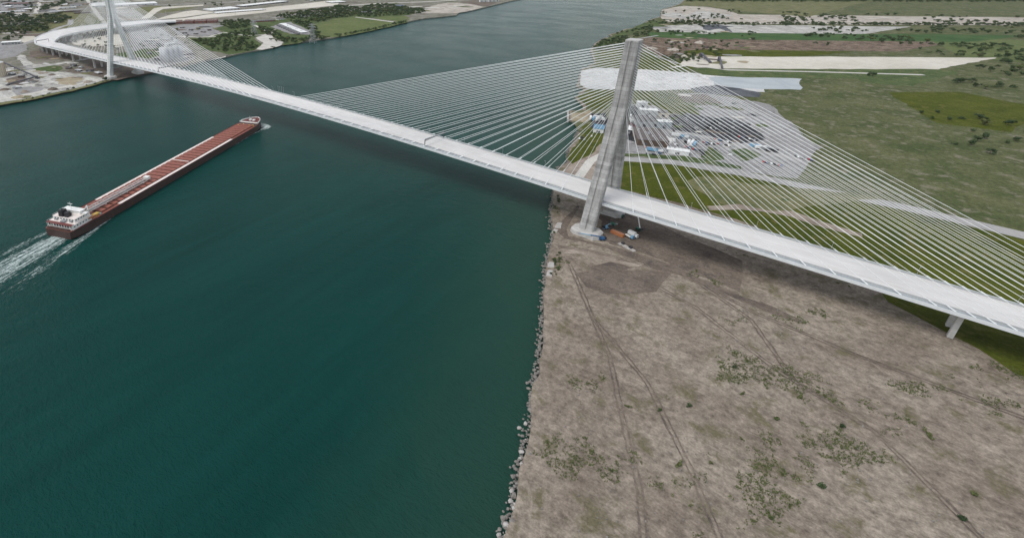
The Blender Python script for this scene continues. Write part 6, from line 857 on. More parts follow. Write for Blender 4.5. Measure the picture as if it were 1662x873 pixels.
def gantry(x, label):
    g = empty('overhead_gantry', (x, 0, zd(x)), 0, label, 'gantry', 'overhead lane signal gantries')
    for s in (-1, 1):
        p = MB().box((0, s*15.9, 3.0), (.55, .55, 6.3)).build('post', 'v_black', g)
        MB().box((0, s*15.9, .05), (1.1, 1.1, .35)).build('base_plate', 'galvanised', p)
    t = MB()
    for dz in (5.2, 6.3):
        for dx in (-.45, .45): t.tube((dx, -15.9, dz), (dx, 15.9, dz), .13, 5)
    for i in range(16):
        y = -15+2*i; t.tube((-.45, y, 5.2), (-.45, y+1, 6.3), .07, 4); t.tube((-.45, y+1, 6.3), (-.45, y+2 if y < 14 else y+1, 5.2), .07, 4)
    t.build('beam', 'v_grey', g)
    for i in range(9): MB().box((-.75, -13.2+3.3*i, 5.7), (.35, 1.7, 1.7)).build('lane_signal', 'v_black', g)
gantry(-170.0, 'dark overhead signal gantry across the deck nearest the middle of the picture')
gantry(-690.0, 'dark overhead signal gantry across the deck near the far tower')

# curved approach viaduct on the far bank
OUT = [(-1150.5, -18, 22), (-1200, -18, 21), (-1252, -12, 20), (-1323, 15, 20), (-1373, 48, 20), (-1418, 92, 20), (-1441, 146, 20), (-1455, 200, 20), (-1456, 260, 19), (-1468, 350, 16), (-1482, 450, 8)]
INN = [(-1150.5, 18, 22), (-1190, 18, 21), (-1225, 20, 20), (-1285, 52, 20), (-1315, 80, 20), (-1340, 115, 20), (-1355, 150, 20), (-1366, 205, 20), (-1372, 262, 19), (-1398, 345, 16), (-1424, 445, 8)]
via = empty('approach_viaduct', (-1300, 100, ZL), 0, 'pale curved approach viaduct looping round on the far bank', 'viaduct')
def dens(P):
    out = []
    for i in range(len(P)-1):
        p0 = P[max(i-1, 0)]; p1 = P[i]; p2 = P[i+1]; p3 = P[min(i+2, len(P)-1)]
        for k in range(6):
            t = k/6
            out.append(tuple(.5*(2*b+(c-a)*t+(2*a-5*b+4*c-d)*t*t+(3*b-a-3*c+d)*t**3) for a, b, c, d in zip(p0, p1, p2, p3)))
    out.append(P[-1]); return out
O2, I2 = dens(OUT), dens(INN)
off = Vector((1300, -100, -ZL))
def vsweep(f0, f1, h0, h1):
    rings = []
    for o, i in zip(O2, I2):
        o, i = Vector(o), Vector(i); L = (i-o).length
        a = o+(i-o)*(f0/L if abs(f0) > 1.01 or f0 == 0 else f0); b = o+(i-o)*(f1/L)
        if f0 < 0: a = i+(i-o)/L*f0
        if f1 < 0: b = i+(i-o)/L*f1
        a, b = a+off, b+off
        rings.append([(a.x, a.y, a.z+h0), (b.x, b.y, b.z+h0), (b.x, b.y, b.z+h1), (a.x, a.y, a.z+h1)])
    return MB().loft(rings)
vd = vsweep(1.5, -1.5, -1.6, 0).build('deck', 'deck_concrete', via)
vsweep(0, 1.49, -2.2, 1.0).build('barrier', 'fascia', vd)
vsweep(-1.49, -.0001, -2.2, 1.0).build('barrier', 'fascia', vd)
def vpier(x, y, zt, w, rz):
    pier_p = MB().box((0, 0, zt-1.0-ZL), (3, w, 2.0)).build('pier_cap', 'pedestal_concrete', via, loc=(x+1300, y-100, 0), rz=rz)
    for s in (-1, 1):
        MB().box((0, s*w*.33, (zt-2-ZL)/2), (2.8, 3.4, zt-2-ZL)).build('pier_column', 'pedestal_concrete', via, loc=(x+1300, y-100, 0), rz=rz)
for k in range(2, len(O2)-8, 4):
    o, i = Vector(O2[k]), Vector(I2[k]); c = (o+i)/2
    vpier(c.x, c.y, min(o.z, i.z)-1.9, (i-o).length*.72, math.atan2((i-o).y, (i-o).x)-math.pi/2)
vg = empty('overhead_gantry', (-1235, 0, 20.2), RAD(20), 'dark overhead gantry at the bend of the far curved viaduct', 'gantry', 'overhead lane signal gantries')
for s in (-1, 1): MB().box((0, s*15, 3.0), (.6, .6, 6.2)).build('post', 'v_black', vg)
MB().box((0, 0, 5.8), (.9, 30.5, .9)).build('beam', 'v_grey', vg)
for i in range(8): MB().box((-.7, -12+3.4*i, 5.6), (.4, 1.9, 1.7)).build('lane_signal', 'v_black', vg)

# dark strip on the far quay wall: shadow and reflection put into its colour
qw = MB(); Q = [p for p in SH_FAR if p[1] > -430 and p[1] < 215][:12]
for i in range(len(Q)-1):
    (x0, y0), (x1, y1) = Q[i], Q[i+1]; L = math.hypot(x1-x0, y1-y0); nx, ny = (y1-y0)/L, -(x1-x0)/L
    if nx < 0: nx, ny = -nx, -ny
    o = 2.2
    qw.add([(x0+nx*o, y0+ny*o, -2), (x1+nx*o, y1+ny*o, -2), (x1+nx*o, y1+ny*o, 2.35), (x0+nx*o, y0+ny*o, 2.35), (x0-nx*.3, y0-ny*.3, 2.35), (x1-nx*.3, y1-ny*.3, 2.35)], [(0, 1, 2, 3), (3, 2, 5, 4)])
tag(qw.build('quay_wall_shade', 'wood_dark'), 'dark strip along the far bank quay wall below the tower, shade put into its colour', 'wall')

# ------------------------------------------------------------------ the freighter
SHIP_L = 318.0
ship = empty('lake_freighter', (-316.9, -306.8, 0), math.atan2(.918, -.397), 'very long rust-red lake freighter with white deck stripes and white stern house', 'ship')
def hb(s):                                       # half beam
    if s < 8: return 12.6+1.9*(s/8)**.6
    if s > 276:
        t = (s-276)/(SHIP_L-276); return 14.5*max(0, 1-t**3.0)**.62
    return 14.5
SS = [0, 2, 5, 8, 14]+[30+20*i for i in range(12)]+[262, 276, 284, 290, 296, 301, 305, 309, 312, 314.5, 316.5, 317.6, 317.95]
def sheer(s): return 7.0+(1.6*min(1, max(0, (s-292)/8)))
rings = []
for s in SS:
    b = hb(s); z = sheer(s); rk = 0.75 if s > 290 else 1
    lo = b*(.72 if s < 3 else .86 if s < 9 else .985 if s < 280 else .9)
    rings.append([(s, -lo, -1.5), (s, -b*.995, 1.2), (s, -b, z), (s, b, z), (s, b*.995, 1.2), (s, lo, -1.5)])
hull = MB().loft(rings).build('hull', 'hull_paint', ship)
mb = MB(); dk = [s for s in SS if s <= 297]
mb.add([(s, -hb(s)+.3, 7.06) for s in dk]+[(s, hb(s)-.3, 7.06) for s in dk], [(i, i+1, len(dk)+i+1, len(dk)+i) for i in range(len(dk)-1)])
mb.build('main_deck', 'deck_red', ship)
fk = [s for s in SS if s >= 296]
fd = MB().add([(s, -max(hb(s)-.3, .02), sheer(s)+.07) for s in fk]+[(s, max(hb(s)-.3, .02), sheer(s)+.07) for s in fk], [(i, i+1, len(fk)+i+1, len(fk)+i) for i in range(len(fk)-1)]).build('forecastle_deck', 'maroon', ship)
# white bulwark rail round the bow
for sgn in (-1, 1):
    bw = MB(); pts = [(s, sgn*max(hb(s)-.15, .05)) for s in fk]
    for i in range(len(pts)-1):
        (x0, y0), (x1, y1) = pts[i], pts[i+1]
        bw.add([(x0, y0, sheer(x0)), (x1, y1, sheer(x1)), (x1, y1, sheer(x1)+1.5), (x0, y0, sheer(x0)+1.5), (x0, y0*.95, sheer(x0)), (x1, y1*.95, sheer(x1)), (x1, y1*.95, sheer(x1)+1.5), (x0, y0*.95, sheer(x0)+1.5)], [(0, 1, 2, 3), (7, 6, 5, 4), (3, 2, 6, 7)])
    bw.build('bow_bulwark', 'ship_white', ship)
MB().box((297.0, 0, 8.1), (1.0, 24, 2.2)).build('forecastle_bulkhead', 'ship_white', ship)
w = MB().box((305, 2.5, 9.5), (3.2, 3.0, 1.6), .2).box((305, -2.5, 9.4), (3.2, 3.0, 1.5)).build('windlass', 'ship_white', ship)
MB().tube((300, 0, 8.6), (300, 0, 16), .25, 6, .12).build('foremast', 'ship_white', ship)
# bulwark edge coaming along the deck
for sgn in (-1, 1):
    MB().box((152, sgn*14.28, 7.25), (286, .3, .4)).build('deck_rail', 'maroon', ship)
    MB().box((145, sgn*12.45, 7.3), (182, 3.3, .3)).build('deck_stripe', 'stripe_white', ship)
hc = MB().box((0, 0, .62), (5.3, 20.6, 1.0), top=(.95, .985)).box((0, 0, 1.18), (.5, 19.8, .14)).mesh('hatch_cover', 'hatch_red')
cm = MB().box((0, 0, .2), (7.3, 21.2, .42)).mesh('coaming', 'gap_dark')
for i in range(35):
    s = 39.0+7.32*i
    if abs(s-156.5) < 3.6: pass
    h = link('hatch_cover', hc, ship, (s, 0, 7.1)); link('coaming', cm, h)
MB().box((156.9, 0, 8.45), (.9, 21, .35)).build('cross_walkway', 'stripe_white', ship)
# self-unloading boom, laid along the deck
bm = MB().box((103, -2.4, 11.0), (4.2, 5.0, 2.6)).build('boom_head', 'ship_white', ship)
boom = MB()
for dy in (-1.9, 1.9):
    for dz in (9.3, 11.7): boom.tube((27, -2.4+dy, dz+.6), (101, -2.4+dy, dz-.1), .42, 5)
boom.build('boom', 'boom_grey', ship)
br = MB()
for i in range(25):
    x = 27+i*3.0
    for dy in (-1.9, 1.9):
        br.tube((x, -2.4+dy, 9.8), (x+1.5, -2.4+dy, 12.0), .13, 4); br.tube((x+1.5, -2.4+dy, 12.0), (x+3.0, -2.4+dy, 9.7), .13, 4)
    br.tube((x, -4.3, 12.05), (x, -.5, 12.05), .13, 4)
br.build('boom_bracing', 'boom_grey', ship)
MB().box((64, -2.4, 10.2), (72, 1.6, .5)).build('conveyor_belt', 'v_grey', ship)
for s in (48, 74, 96): MB().box((s, -2.4, 8.8), (.7, 4.2, 1.4)).build('boom_rest', 'boom_grey', ship)
# A-frame at the foot of the boom
af = MB()
for dy in (-6.4, 1.6): af.tube((27, dy, 7.2), (30, -2.4, 15.5), .4, 6)
af.build('boom_mast', 'ship_white', ship)
MB().box((29.5, 8.5, 8.2), (4.5, 4.2, 2.2)).build('deck_locker', 'v_yellow', ship)
MB().box((30.5, -9.5, 7.9), (5.5, 3.4, 1.6)).build('deck_crane', 'v_yellow', ship)
# stern house
house = MB().box((13.2, 0, 9.0), (19.5, 25.5, 4.0)).build('stern_house', 'ship_white', ship)
MB().box((13.0, 0, 11.12), (20.4, 26.6, .24)).build('house_deck', 'stripe_white', house)
MB().box((15.0, 0, 12.7), (13.5, 22.0, 2.9)).build('upper_house', 'ship_white', ship)
MB().box((15.2, 0, 14.25), (14.4, 23.2, .22)).build('upper_deck', 'stripe_white', ship)
wh = MB().box((19.2, 0, 15.6), (5.2, 17.5, 2.5), top=(.9, .97)).build('wheelhouse', 'ship_white', ship)
MB().box((19.2, 0, 16.95), (5.8, 18.6, .22)).build('wheelhouse_roof', 'ship_white', wh)
for dy in (-7, -3.5, 0, 3.5, 7): MB().box((21.72, dy, 15.85), (.14, 2.4, 1.0)).build('window', 'glass', wh)
for s in (-1, 1):
    MB().box((19.2, s*11.2, 14.9), (3.0, 4.6, 1.0)).build('bridge_wing', 'ship_white', wh)
    for k in range(6):
        MB().box((5.5+k*2.9, s*12.78, 9.4), (1.1, .12, .9)).build('porthole_window', 'glass', house)
for k in range(8): MB().box((22.98, -9.5+2.7*k, 9.4), (.12, 1.1, .9)).build('window', 'glass', house)
for k in range(9): MB().box((3.36, -10.8+2.7*k, 9.3), (.14, 1.5, 1.7)).build('after_opening', 'black_paint', house)
for k in range(7): MB().box((8.18, -9+3*k, 12.9), (.14, 1.3, 1.0)).build('window', 'glass', house)
for s in (-1, 1):
    for k in range(5): MB().box((9.6+2.6*k, s*11.06, 12.9), (1.1, .14, .9)).build('window', 'glass', house)
hr = MB()
for s in (-1, 1):
    hr.box((13, s*13.0, 12.2), (20, .1, .12)); hr.box((15.2, s*11.4, 15.3), (14, .1, .12))
    for k in range(9): hr.box((4+2.4*k, s*13.0, 11.7), (.1, .1, 1.0))
hr.build('house_railing', 'ship_white', house)
for (x, y, w_, d_, h_) in ((8.5, -7.5, 3, 2.4, 1.6), (8.2, 8.0, 2.2, 3, 1.3), (6.4, -1, 2.4, 4.5, 1.2), (16, -8.5, 2, 2, 1.1)): MB().box((x, y, 11.3+h_/2), (w_, d_, h_)).build('deck_box', 'v_grey', ship)
for (x, y) in ((25.5, -4), (26.5, 5.5), (33, 7), (33, -12), (284, 8), (287, -6), (290, 4), (289, -10)): MB().box((x, y, 7.7), (1.8, 1.5, 1.2), .4).build('winch', 'v_grey' if x < 280 else 'v_yellow', ship)
# dark red after bulkhead roof
MB().box((3.4, 0, 11.38), (3.2, 26.0, .3)).build('after_canopy', 'maroon', ship)
for dy in (-12, -6, 0, 6, 12): MB().tube((2.2, dy, 7.0), (2.2, dy, 11.2), .18, 5).build('canopy_post', 'ship_white', ship)
MB().box((1.3, 0, 7.6), (1.6, 22, 1.1)).build('stern_bulwark', 'hull_paint', ship)
fn = MB().box((11.4, 3.2, 16.9), (5.6, 4.4, 5.4), top=(.85, .85)).build('funnel', 'black_paint', ship)
MB().tube((11.4, 3.2, 18.8), (11.0, 3.2, 20.4), .8, 8).build('exhaust_pipe', 'black_paint', fn)
fn2 = MB().box((11.0, -2.0, 16.2), (4.4, 3.6, 4.0), top=(.85, .85)).build('funnel', 'black_paint', ship)
MB().tube((12.8, 1.0, 14.3), (12.8, 1.0, 17.6), .55, 8).build('vent', 'black_paint', ship)
MB().box((14.2, 2.0, 15.0), (3.0, 7.0, 1.4)).build('engine_casing', 'v_grey', ship)
ms = MB().tube((18, 1, 16.9), (18, 1, 23.5), .22, 6, .12).build('radar_mast', 'ship_white', ship)
MB().box((18, 1, 22.0), (.4, 4.6, .35)).build('radar_scanner', 'ship_white', ms)
for s in (-1, 1):
    rg = []
    for k in range(9):
        t = k/8; r = 1.2*math.sin(math.pi*min(max(t, .06), .94))**.5
        rg.append([(19.5+8*t, s*13.2+r*math.cos(a), 9.6+r*.85*math.sin(a)) for a in [2*math.pi*j/8 for j in range(8)]])
    MB().loft(rg).build('lifeboat', 'v_orange', ship, True)
    for x in (21, 26): MB().tube((x, s*12.2, 7.1), (x, s*13.4, 11.3), .16, 5).build('davit', 'ship_white', ship)
rl = MB()
for s in (-1, 1):
    for x in range(24, 296, 6): rl.tube((x, s*14.25, 7.6), (x, s*14.25, 8.5), .05, 4)
rl.build('stanchions', 'maroon', ship); rl_o = ship.children[-1]; rl_o['kind'] = 'stuff'

# foam: wake, side wash and bow wave, lying on the water
def foam_strip(name, segs, label, cols=17, streak=.12, seed=1):
    """segs: (ship s, y0, y1, density); each column keeps its own strength so the foam runs in streaks"""
    rr = random.Random(seed); amp = [rr.uniform(-1, 1) for _ in range(cols)]
    me = bpy.data.meshes.new(name); V = []; F = []; D = []; n = cols
    for k, (s, y0, y1, den) in enumerate(segs):
        for j in range(n):
            t = j/(n-1); V.append((s, y0+(y1-y0)*t, 0)); e = max(0, 1-abs(2*t-1)**2.4)
            D.append(.12+(den+streak*amp[j])*(.25+.75*e) if 0 < j < n-1 else 0.05)
    for k in range(len(segs)-1):
        for j in range(n-1): F.append((k*n+j, k*n+j+1, (k+1)*n+j+1, (k+1)*n+j))
    me.from_pydata(V, [], F); uv = me.uv_layers.new(name='UVMap')
    for lp_ in me.loops: uv.data[lp_.index].uv = (D[lp_.vertex_index], 0)
    me.materials.append(MATS['foam'])
    o = link(name, me, None, (-316.9, -306.8, .12+.05*seed), math.atan2(.918, -.397)); tag(o, label, 'foam', kind='stuff'); return o
foam_strip('wake_foam', [(1.5, -9.5, 11.5, .66), (-6, -12, 13, .66), (-20, -15, 16, .60), (-40, -19, 19, .56), (-70, -23, 22, .52), (-110, -27, 26, .47), (-160, -31, 30, .41), (-230, -35, 35, .32), (-320, -40, 40, .2)], 'white churned wake trailing behind the freighter', 23, .07, 1)
foam_strip('side_wash', [(46, -15.6, -14.2, .3), (30, -17.6, -14.1, .6), (12, -21.6, -13.8, .56), (-4, -26, -13.5, .5), (-25, -32, -13, .42), (-50, -38, -14, .34), (-85, -44, -18, .2)], 'thin white wash peeling off the near side of the freighter stern', 11, .08, 2)
foam_strip('side_wash', [(30, 14.2, 15.8, .3), (10, 14.0, 18.4, .5), (-6, 13.5, 22, .48), (-30, 13, 28, .4), (-60, 15, 35, .3), (-90, 18, 40, .18)], 'thin white wash peeling off the far side of the freighter stern', 9, .08, 3)
foam_strip('bow_wave', [(322, -11, 5, .5), (318, -19, 5, .85), (312, -25, -5, .85), (305, -26, -11, .74), (297, -22, -13.4, .58), (280, -18, -14.3, .46), (240, -17.2, -14.4, .4), (190, -16.4, -14.5, .2)], 'white bow wave curling from the freighter bow', 11, .1, 4)

# ------------------------------------------------------------------ buildings
def building(name, label, cat, x, y, w, d, rz, h, wall, roof, kind):
    g = empty(name, (x, y, ZL), rz, label, cat)
    if kind == 'canopy':
        r = MB().box((0, 0, h), (w, d, .8)).build('roof', roof, g)
        n = max(4, int(w/9))
        for i in range(n):
            for s in (-1, 1):
                MB().box((-w/2+2+(w-4)*i/(n-1), s*(d/2-1.5), (h-.4)/2), (1.2, 1.2, h-.4)).build('post', 'dark_clad', g)
        for i in range(n-1):
            MB().box((-w/2+2+(w-4)*(i+.5)/(n-1), 0, 1.3), (2.2, 4.0, 2.6)).build('booth', 'glass', g)
        return g
    if kind == 'heap':
        r0 = random.Random(5); mb = MB()
        for i in range(9):
            mb.box((r0.uniform(-w/2, w/2), r0.uniform(-d/2, d/2), h*.3), (r0.uniform(3, 5), r0.uniform(3, 6), h*r0.uniform(.4, .8)), r0.uniform(0, 1.5), top=(.6, .7))
        mb.build('sheeting', wall, g); return g
    if kind == 'gable':
        MB().box((0, 0, h*.35-.1), (w, d, h*.7+.2)).build('wall', wall, g)
        e = h*.7; rr = MB().add([(-w/2-.4, -d/2-.4, e), (w/2+.4, -d/2-.4, e), (w/2+.4, d/2+.4, e), (-w/2-.4, d/2+.4, e), (-w/2-.4, 0, h+.8), (w/2+.4, 0, h+.8)], [(0, 1, 5, 4), (2, 3, 4, 5), (0, 4, 3), (1, 2, 5), (3, 2, 1, 0)]).build('roof', roof, g)
        MB().box((w*.25, d*.1, h+.9), (1.2, 1.2, 2)).build('chimney', 'brick', rr)
        for i in range(max(2, int(w/7))): MB().box((-w/2+w*(i+.5)/max(2, int(w/7)), -d/2-.05, h*.33), (1.8, .12, 1.4)).build('window', 'glass', g)
        return g
    MB().box((0, 0, h/2-.15), (w, d, h+.3-.2)).build('wall', wall, g)
    r = MB().box((0, 0, h+.12), (w+.7, d+.7, .5)).build('roof', roof, g)
    if kind == 'office':
        for z in (h*.3, h*.75):
            n = 6
            for i in range(n): MB().box((-w/2+w*(i+.5)/n, -d/2-.08, z), (w/n-.7, .2, h*.28)).build('window', 'glass', g)
        return g
    # roof seams, vents and a parapet so that the roof is not one bare plate
    r0 = random.Random(int(abs(x*7+y*3)))
    n = max(2, min(16, int(w/9)))
    for i in range(1, n):
        MB().box((-w/2+w*i/n, 0, h+.42), (.35, d*.98, .14)).build('roof_seam', roof, r)
    for i in range(max(2, min(7, int(w*d/260)))):
        MB().box((r0.uniform(-.42, .42)*w, r0.uniform(-.36, .36)*d, h+.75), (r0.uniform(1.2, 3), r0.uniform(1.2, 3), .8)).build('roof_vent', 'galvanised', r)
    n = max(1, min(8, int(w/14)))
    for i in range(n):
        MB().box((-w/2+w*(i+.5)/n, -d/2-.07, h*.32), (min(4, w/n*.5), .16, h*.5)).build('loading_door', 'dark_clad' if wall != 'dark_clad' else 'grey_clad', g)
    return g
for row in BUILDINGS: building(*row)
# the pale plant behind the far cables: a tall block with a stepped head and a conveyor
g = empty('cement_plant', (PLANT[0]-14, PLANT[1]+4, ZL), RAD(92), 'tall pale grey plant block standing behind the far tower cables', 'plant')
for i in range(4):
    for j in range(2):
        c_ = MB().tube((-16.5+11*i, -5.6+11.2*j, -.2), (-16.5+11*i, -5.6+11.2*j, 27+(i == 2)*2), 5.45, 16).build('silo', 'mesh_clad', g, True)
        MB().tube((-16.5+11*i, -5.6+11.2*j, 27+(i == 2)*2), (-16.5+11*i, -5.6+11.2*j, 28.6+(i == 2)*2), 5.6, 16, 2).build('silo_cap', 'pale_clad', c_)
h_ = MB().box((3, 0, 31.5), (26, 9, 6.5)).build('head_house', 'pale_clad', g)
for i in range(7): MB().box((-7+3.4*i, -4.6, 32), (1.6, .2, 1.6)).build('window', 'glass', h_)
MB().box((14, 0, 36.5), (6, 6, 5)).build('lift_tower', 'mesh_clad', g)
MB().box((6, -15, 3), (30, 7, 6)).build('annex', 'grey_clad', g)
MB().loft([[(24, -1.5, 1), (24, 1.5, 1), (24, 1.5, 3.2), (24, -1.5, 3.2)], [(-2, -1.5, 33.5), (-2, 1.5, 33.5), (-2, 1.5, 35.7), (-2, -1.5, 35.7)]]).build('conveyor_gallery', 'grey_clad', g)
# storage silo with ribs, and the loading conveyor in front of it
g = empty('storage_silo', (SILO[0], SILO[1], ZL), 0, 'beige ribbed storage silo at the left edge of the far bank', 'silo')
MB().tube((0, 0, -.2), (0, 0, 24), 13, 20).build('shell', 'cream_wall', g)
MB().tube((0, 0, 24), (0, 0, 27), 13.3, 20, 5).build('roof', 'pale_clad', g)
for k in range(20):
    a = 2*math.pi*k/20; MB().tube((13.1*math.cos(a), 13.1*math.sin(a), 0), (13.1*math.cos(a), 13.1*math.sin(a), 24), .45, 5).build('rib', 'tan_wall', g)
def conveyor(p, q, z0, z1, label, w=2.6, mat='dark_clad'):
    (x0, y0), (x1, y1) = p, q; L = math.hypot(x1-x0, y1-y0)
    g = empty('conveyor', (x0, y0, ZL), math.atan2(y1-y0, x1-x0), label, 'conveyor')
    def beam(a, b, za, zb, ww, hh):
        return MB().loft([[(a, -ww/2, za), (a, ww/2, za), (a, ww/2, za+hh), (a, -ww/2, za+hh)], [(b, -ww/2, zb), (b, ww/2, zb), (b, ww/2, zb+hh), (b, -ww/2, zb+hh)]])
    beam(0, L, z0, z1, w, 1.8).build('gallery', mat, g)
    n = max(2, int(L/28))
    for i in range(n+1):
        t = .06+.88*i/n; z = z0+(z1-z0)*t
        if z > 1.2: MB().tube((L*t, -w*.7, 0), (L*t, -w*.3, z), .3, 5).tube((L*t, w*.7, 0), (L*t, w*.3, z), .3, 5).build('trestle', mat, g)
    beam(-2.5, 2.5, 0, 0, w*1.6, max(1.5, z0+1)).build('tail_house', mat, g)
    return g
conveyor(CONV[0], CONV[2], 1, 18, 'long dark inclined conveyor running up to the ribbed silo')
conveyor(CONV[1], CONV[0], 1.0, 3.5, 'low dark conveyor lying across the pale gravel yard')
conveyor(STACKERS[0][0], STACKERS[0][1], 7, 1, 'dark stacker conveyor at the top of the beige lot', 4)
conveyor(STACKERS[1][0], STACKERS[1][1], 8, 1, 'dark stacker conveyor nearer the pond on the beige lot', 3)
# transmission towers
def pylon(x, y, h, label):
    g = empty('transmission_tower', (x, y, ZL), RAD(25), label, 'pylon', 'transmission towers on the far bank')
    b0, b1 = 6.5, 1.2
    for sx in (-1, 1):
        for sy in (-1, 1): MB().tube((sx*b0, sy*b0, 0), (sx*b1, sy*b1, h), .38, 5, .22).build('leg', 'galvanised', g)
    m = MB(); n = 8
    for k in range(n):
        t0, t1 = k/n, (k+1)/n; a0 = b0+(b1-b0)*t0; a1 = b0+(b1-b0)*t1
        for s in (-1, 1):
            m.tube((-a0, s*a0, h*t0), (a1, s*a1, h*t1), .17, 4); m.tube((a0, s*a0, h*t0), (-a1, s*a1, h*t1), .17, 4)
            m.tube((s*a0, -a0, h*t0), (s*a1, a1, h*t1), .17, 4)
    m.build('bracing', 'galvanised', g)
    for z, w in ((h*.68, 9), (h*.82, 11), (h*.95, 8)): MB().tube((-w, 0, z), (w, 0, z), .3, 5).tube((-w, 0, z), (0, 0, z+2.4), .18, 4).tube((w, 0, z), (0, 0, z+2.4), .18, 4).build('crossarm', 'galvanised', g)
pylon(*PYLONS[0], 34, 'lattice transmission tower on the rough grass left of the warehouse')
pylon(*PYLONS[1], 44, 'tall lattice transmission tower on the shore right of the warehouse')
for k, (x, y) in enumerate(PLAZA_POLES):
    g = empty('light_mast', (x, y, ZL), 0, 'thin grey light mast standing on the beige customs plaza', 'light mast', 'light masts on the plaza')
    MB().tube((0, 0, 0), (0, 0, 19), .32, 6, .16).build('pole', 'galvanised', g)
    MB().tube((0, 0, 19), (0, 0, 19.5), 1.3, 8).build('lamp_ring', 'galvanised', g)
# jetties on the near bank
(x0, y0), (x1, y1) = JETTY
g = empty('jetty', ((x0+x1)/2, (y0+y1)/2, 0), math.atan2(y1-y0, x1-x0), 'pale walled jetty head jutting into the river left of the near tower', 'jetty')
L = math.hypot(x1-x0, y1-y0)
MB().box((0, -1.0, 1.4), (L, 2.0, 5.4)).build('wall', 'stone_pale', g)
for i in range(5): MB().tube((-L/2+L*i/4, .4, -2), (-L/2+L*i/4, .4, 4.6), .35, 6).build('pile', 'wood_dark', g)
(x0, y0), (x1, y1) = DOCK
g = empty('dock', ((x0+x1)/2, (y0+y1)/2, 0), math.atan2(y1-y0, x1-x0), 'old dark timber dock on the bank just behind the bridge deck', 'dock')
L = math.hypot(x1-x0, y1-y0)
for i in range(12): MB().box((-L/2+L*(i+.5)/12, 0, 1.7), (L/12-.25, 3.2, .3), .02*((i % 3)-1)).build('plank', 'wood_dark', g)
for i in range(4):
    for s in (-1, 1): MB().tube((-L/2+L*i/3, s*1.3, -2), (-L/2+L*i/3, s*1.3, 1.55), .25, 6).build('pile', 'wood_dark', g)
# scrap heaps
def heap(name, label, cat, x, y, r, h, mat, seed, group=None):
    rr = random.Random(seed); n = 12; V = []; F = []
    for k, (fr, fz) in enumerate(((1, 0), (.72, .42), (.42, .8), (.15, 1.0))):
        for i in range(n):
            a = 2*math.pi*i/n; q = r*fr*rr.uniform(.75, 1.2)
            V.append((q*math.cos(a)*1.25, q*math.sin(a), h*fz*rr.uniform(.8, 1.15)-(.3 if k == 0 else 0)))
    for k in range(3): F += [(k*n+i, k*n+(i+1) % n, (k+1)*n+(i+1) % n, (k+1)*n+i) for i in range(n)]
    F.append(tuple(range(3*n, 4*n)))
    o = MB().add(V, F).build(name, mat, loc=(x, y, ZL), rz=rr.uniform(0, 3)); return tag(o, label, cat, group)
for i, (x, y) in enumerate(SCRAP):
    heap('scrap_heap', 'rusty brown scrap heap in the yard beyond the near tower', 'heap', x, y, rng.uniform(7, 14), rng.uniform(2, 5), ('scrap', 'scrap', 'dirt_dark', 'sand_pale', 'wood_dark')[i % 5], i, 'heaps in the scrap yard')

for i, (x, y) in enumerate(YARDHEAPS):
    heap('gravel_heap', 'low gravel or spoil heap on the pale yard left of the far tower', 'heap', x, y, rng.uniform(5, 11), rng.uniform(1.5, 4), ('dirt_dark', 'sand_brown', 'gravel_pale', 'dirt_pale')[i % 4], 60+i, 'heaps on the pale yard')
# ------------------------------------------------------------------ site plant and vehicles round the near tower
def wheels(g, L, W, r, n=2, z=0):
    for i in range(n):
        for s in (-1, 1):
            x = -L/2+L*(i+.5)/n if n > 1 else 0
            MB().tube((x, s*W/2-s*.25, z+r), (x, s*W/2+s*.12, z+r), r, 10).build('wheel', 'tyre', g)
def boom_lift(x, y, rz, col, label, length, z_end, boommat=None):
    g = empty('boom_lift', (x, y, ZL+.25), rz, label, 'boom lift', 'boom lifts at the tower foot')
    wheels(g, 4.6, 2.6, .65)
    MB().box((0, 0, .95), (4.8, 2.0, .8), top=(.94, .94)).build('chassis', col, g)
    t = MB().box((-.6, 0, 1.9), (4.2, 2.3, 1.1), top=(.9, .9)).build('turret', col, g)
    MB().box((-2.2, 0, 2.2), (1.2, 2.4, 1.5)).build('counterweight', 'v_black', t)
    m = boommat or col
    a = Vector((-1.0, 0, 2.6)); b = Vector((length, 0, z_end)); c = a+(b-a)*.55
    MB().tube(a, c, .48, 6).build('lower_boom', m, g); MB().tube(c, b, .34, 6).build('upper_boom', 'v_lblue' if col == 'v_blue' else m, g)
    k = MB().box((b.x+.8, 0, b.z-.1), (1.6, 2.2, .15))
    for sx in (0, 1.6):
        for sy in (-1.05, 1.05): k.tube((b.x+sx, sy, b.z-.1), (b.x+sx, sy, b.z+1.1), .07, 4)
    for sy in (-1.05, 1.05): k.tube((b.x, sy, b.z+1.1), (b.x+1.6, sy, b.z+1.1), .07, 4)
    k.build('basket', 'v_grey', g)
dx, dy = blue_lift_head[0]-blue_lift[0], blue_lift_head[1]-blue_lift[1]
boom_lift(*blue_lift, math.atan2(dy, dx), 'v_blue', 'blue boom lift with its long arm lying along the tower pedestal', 17.5, 5.0)
boom_lift(*green_lift, RAD(150), 'v_green', 'green boom lift with a tall pale arm raised towards the deck', 8.0, 19.0, 'v_white')
boom_lift(*green_rig, RAD(200), 'v_green', 'small green lift beside the rubble under the deck', 4.0, 3.2)
boom_lift(*blue_rig, RAD(60), 'v_lblue', 'pale blue lift with folded arm right of the pedestal', 2.6, 4.0)
boom_lift(*green_rig2, RAD(10), 'v_green', 'tiny dark green lift left of the orange container', 2.6, 2.2)
g = empty('skip_container', (*orange_box, ZL), RAD(-12), 'long rusty orange skip container on the dirt by the tower', 'container')
MB().box((0, 0, 1.3), (11, 3.4, 2.3), top=(.96, .9)).build('body', 'v_orange', g)
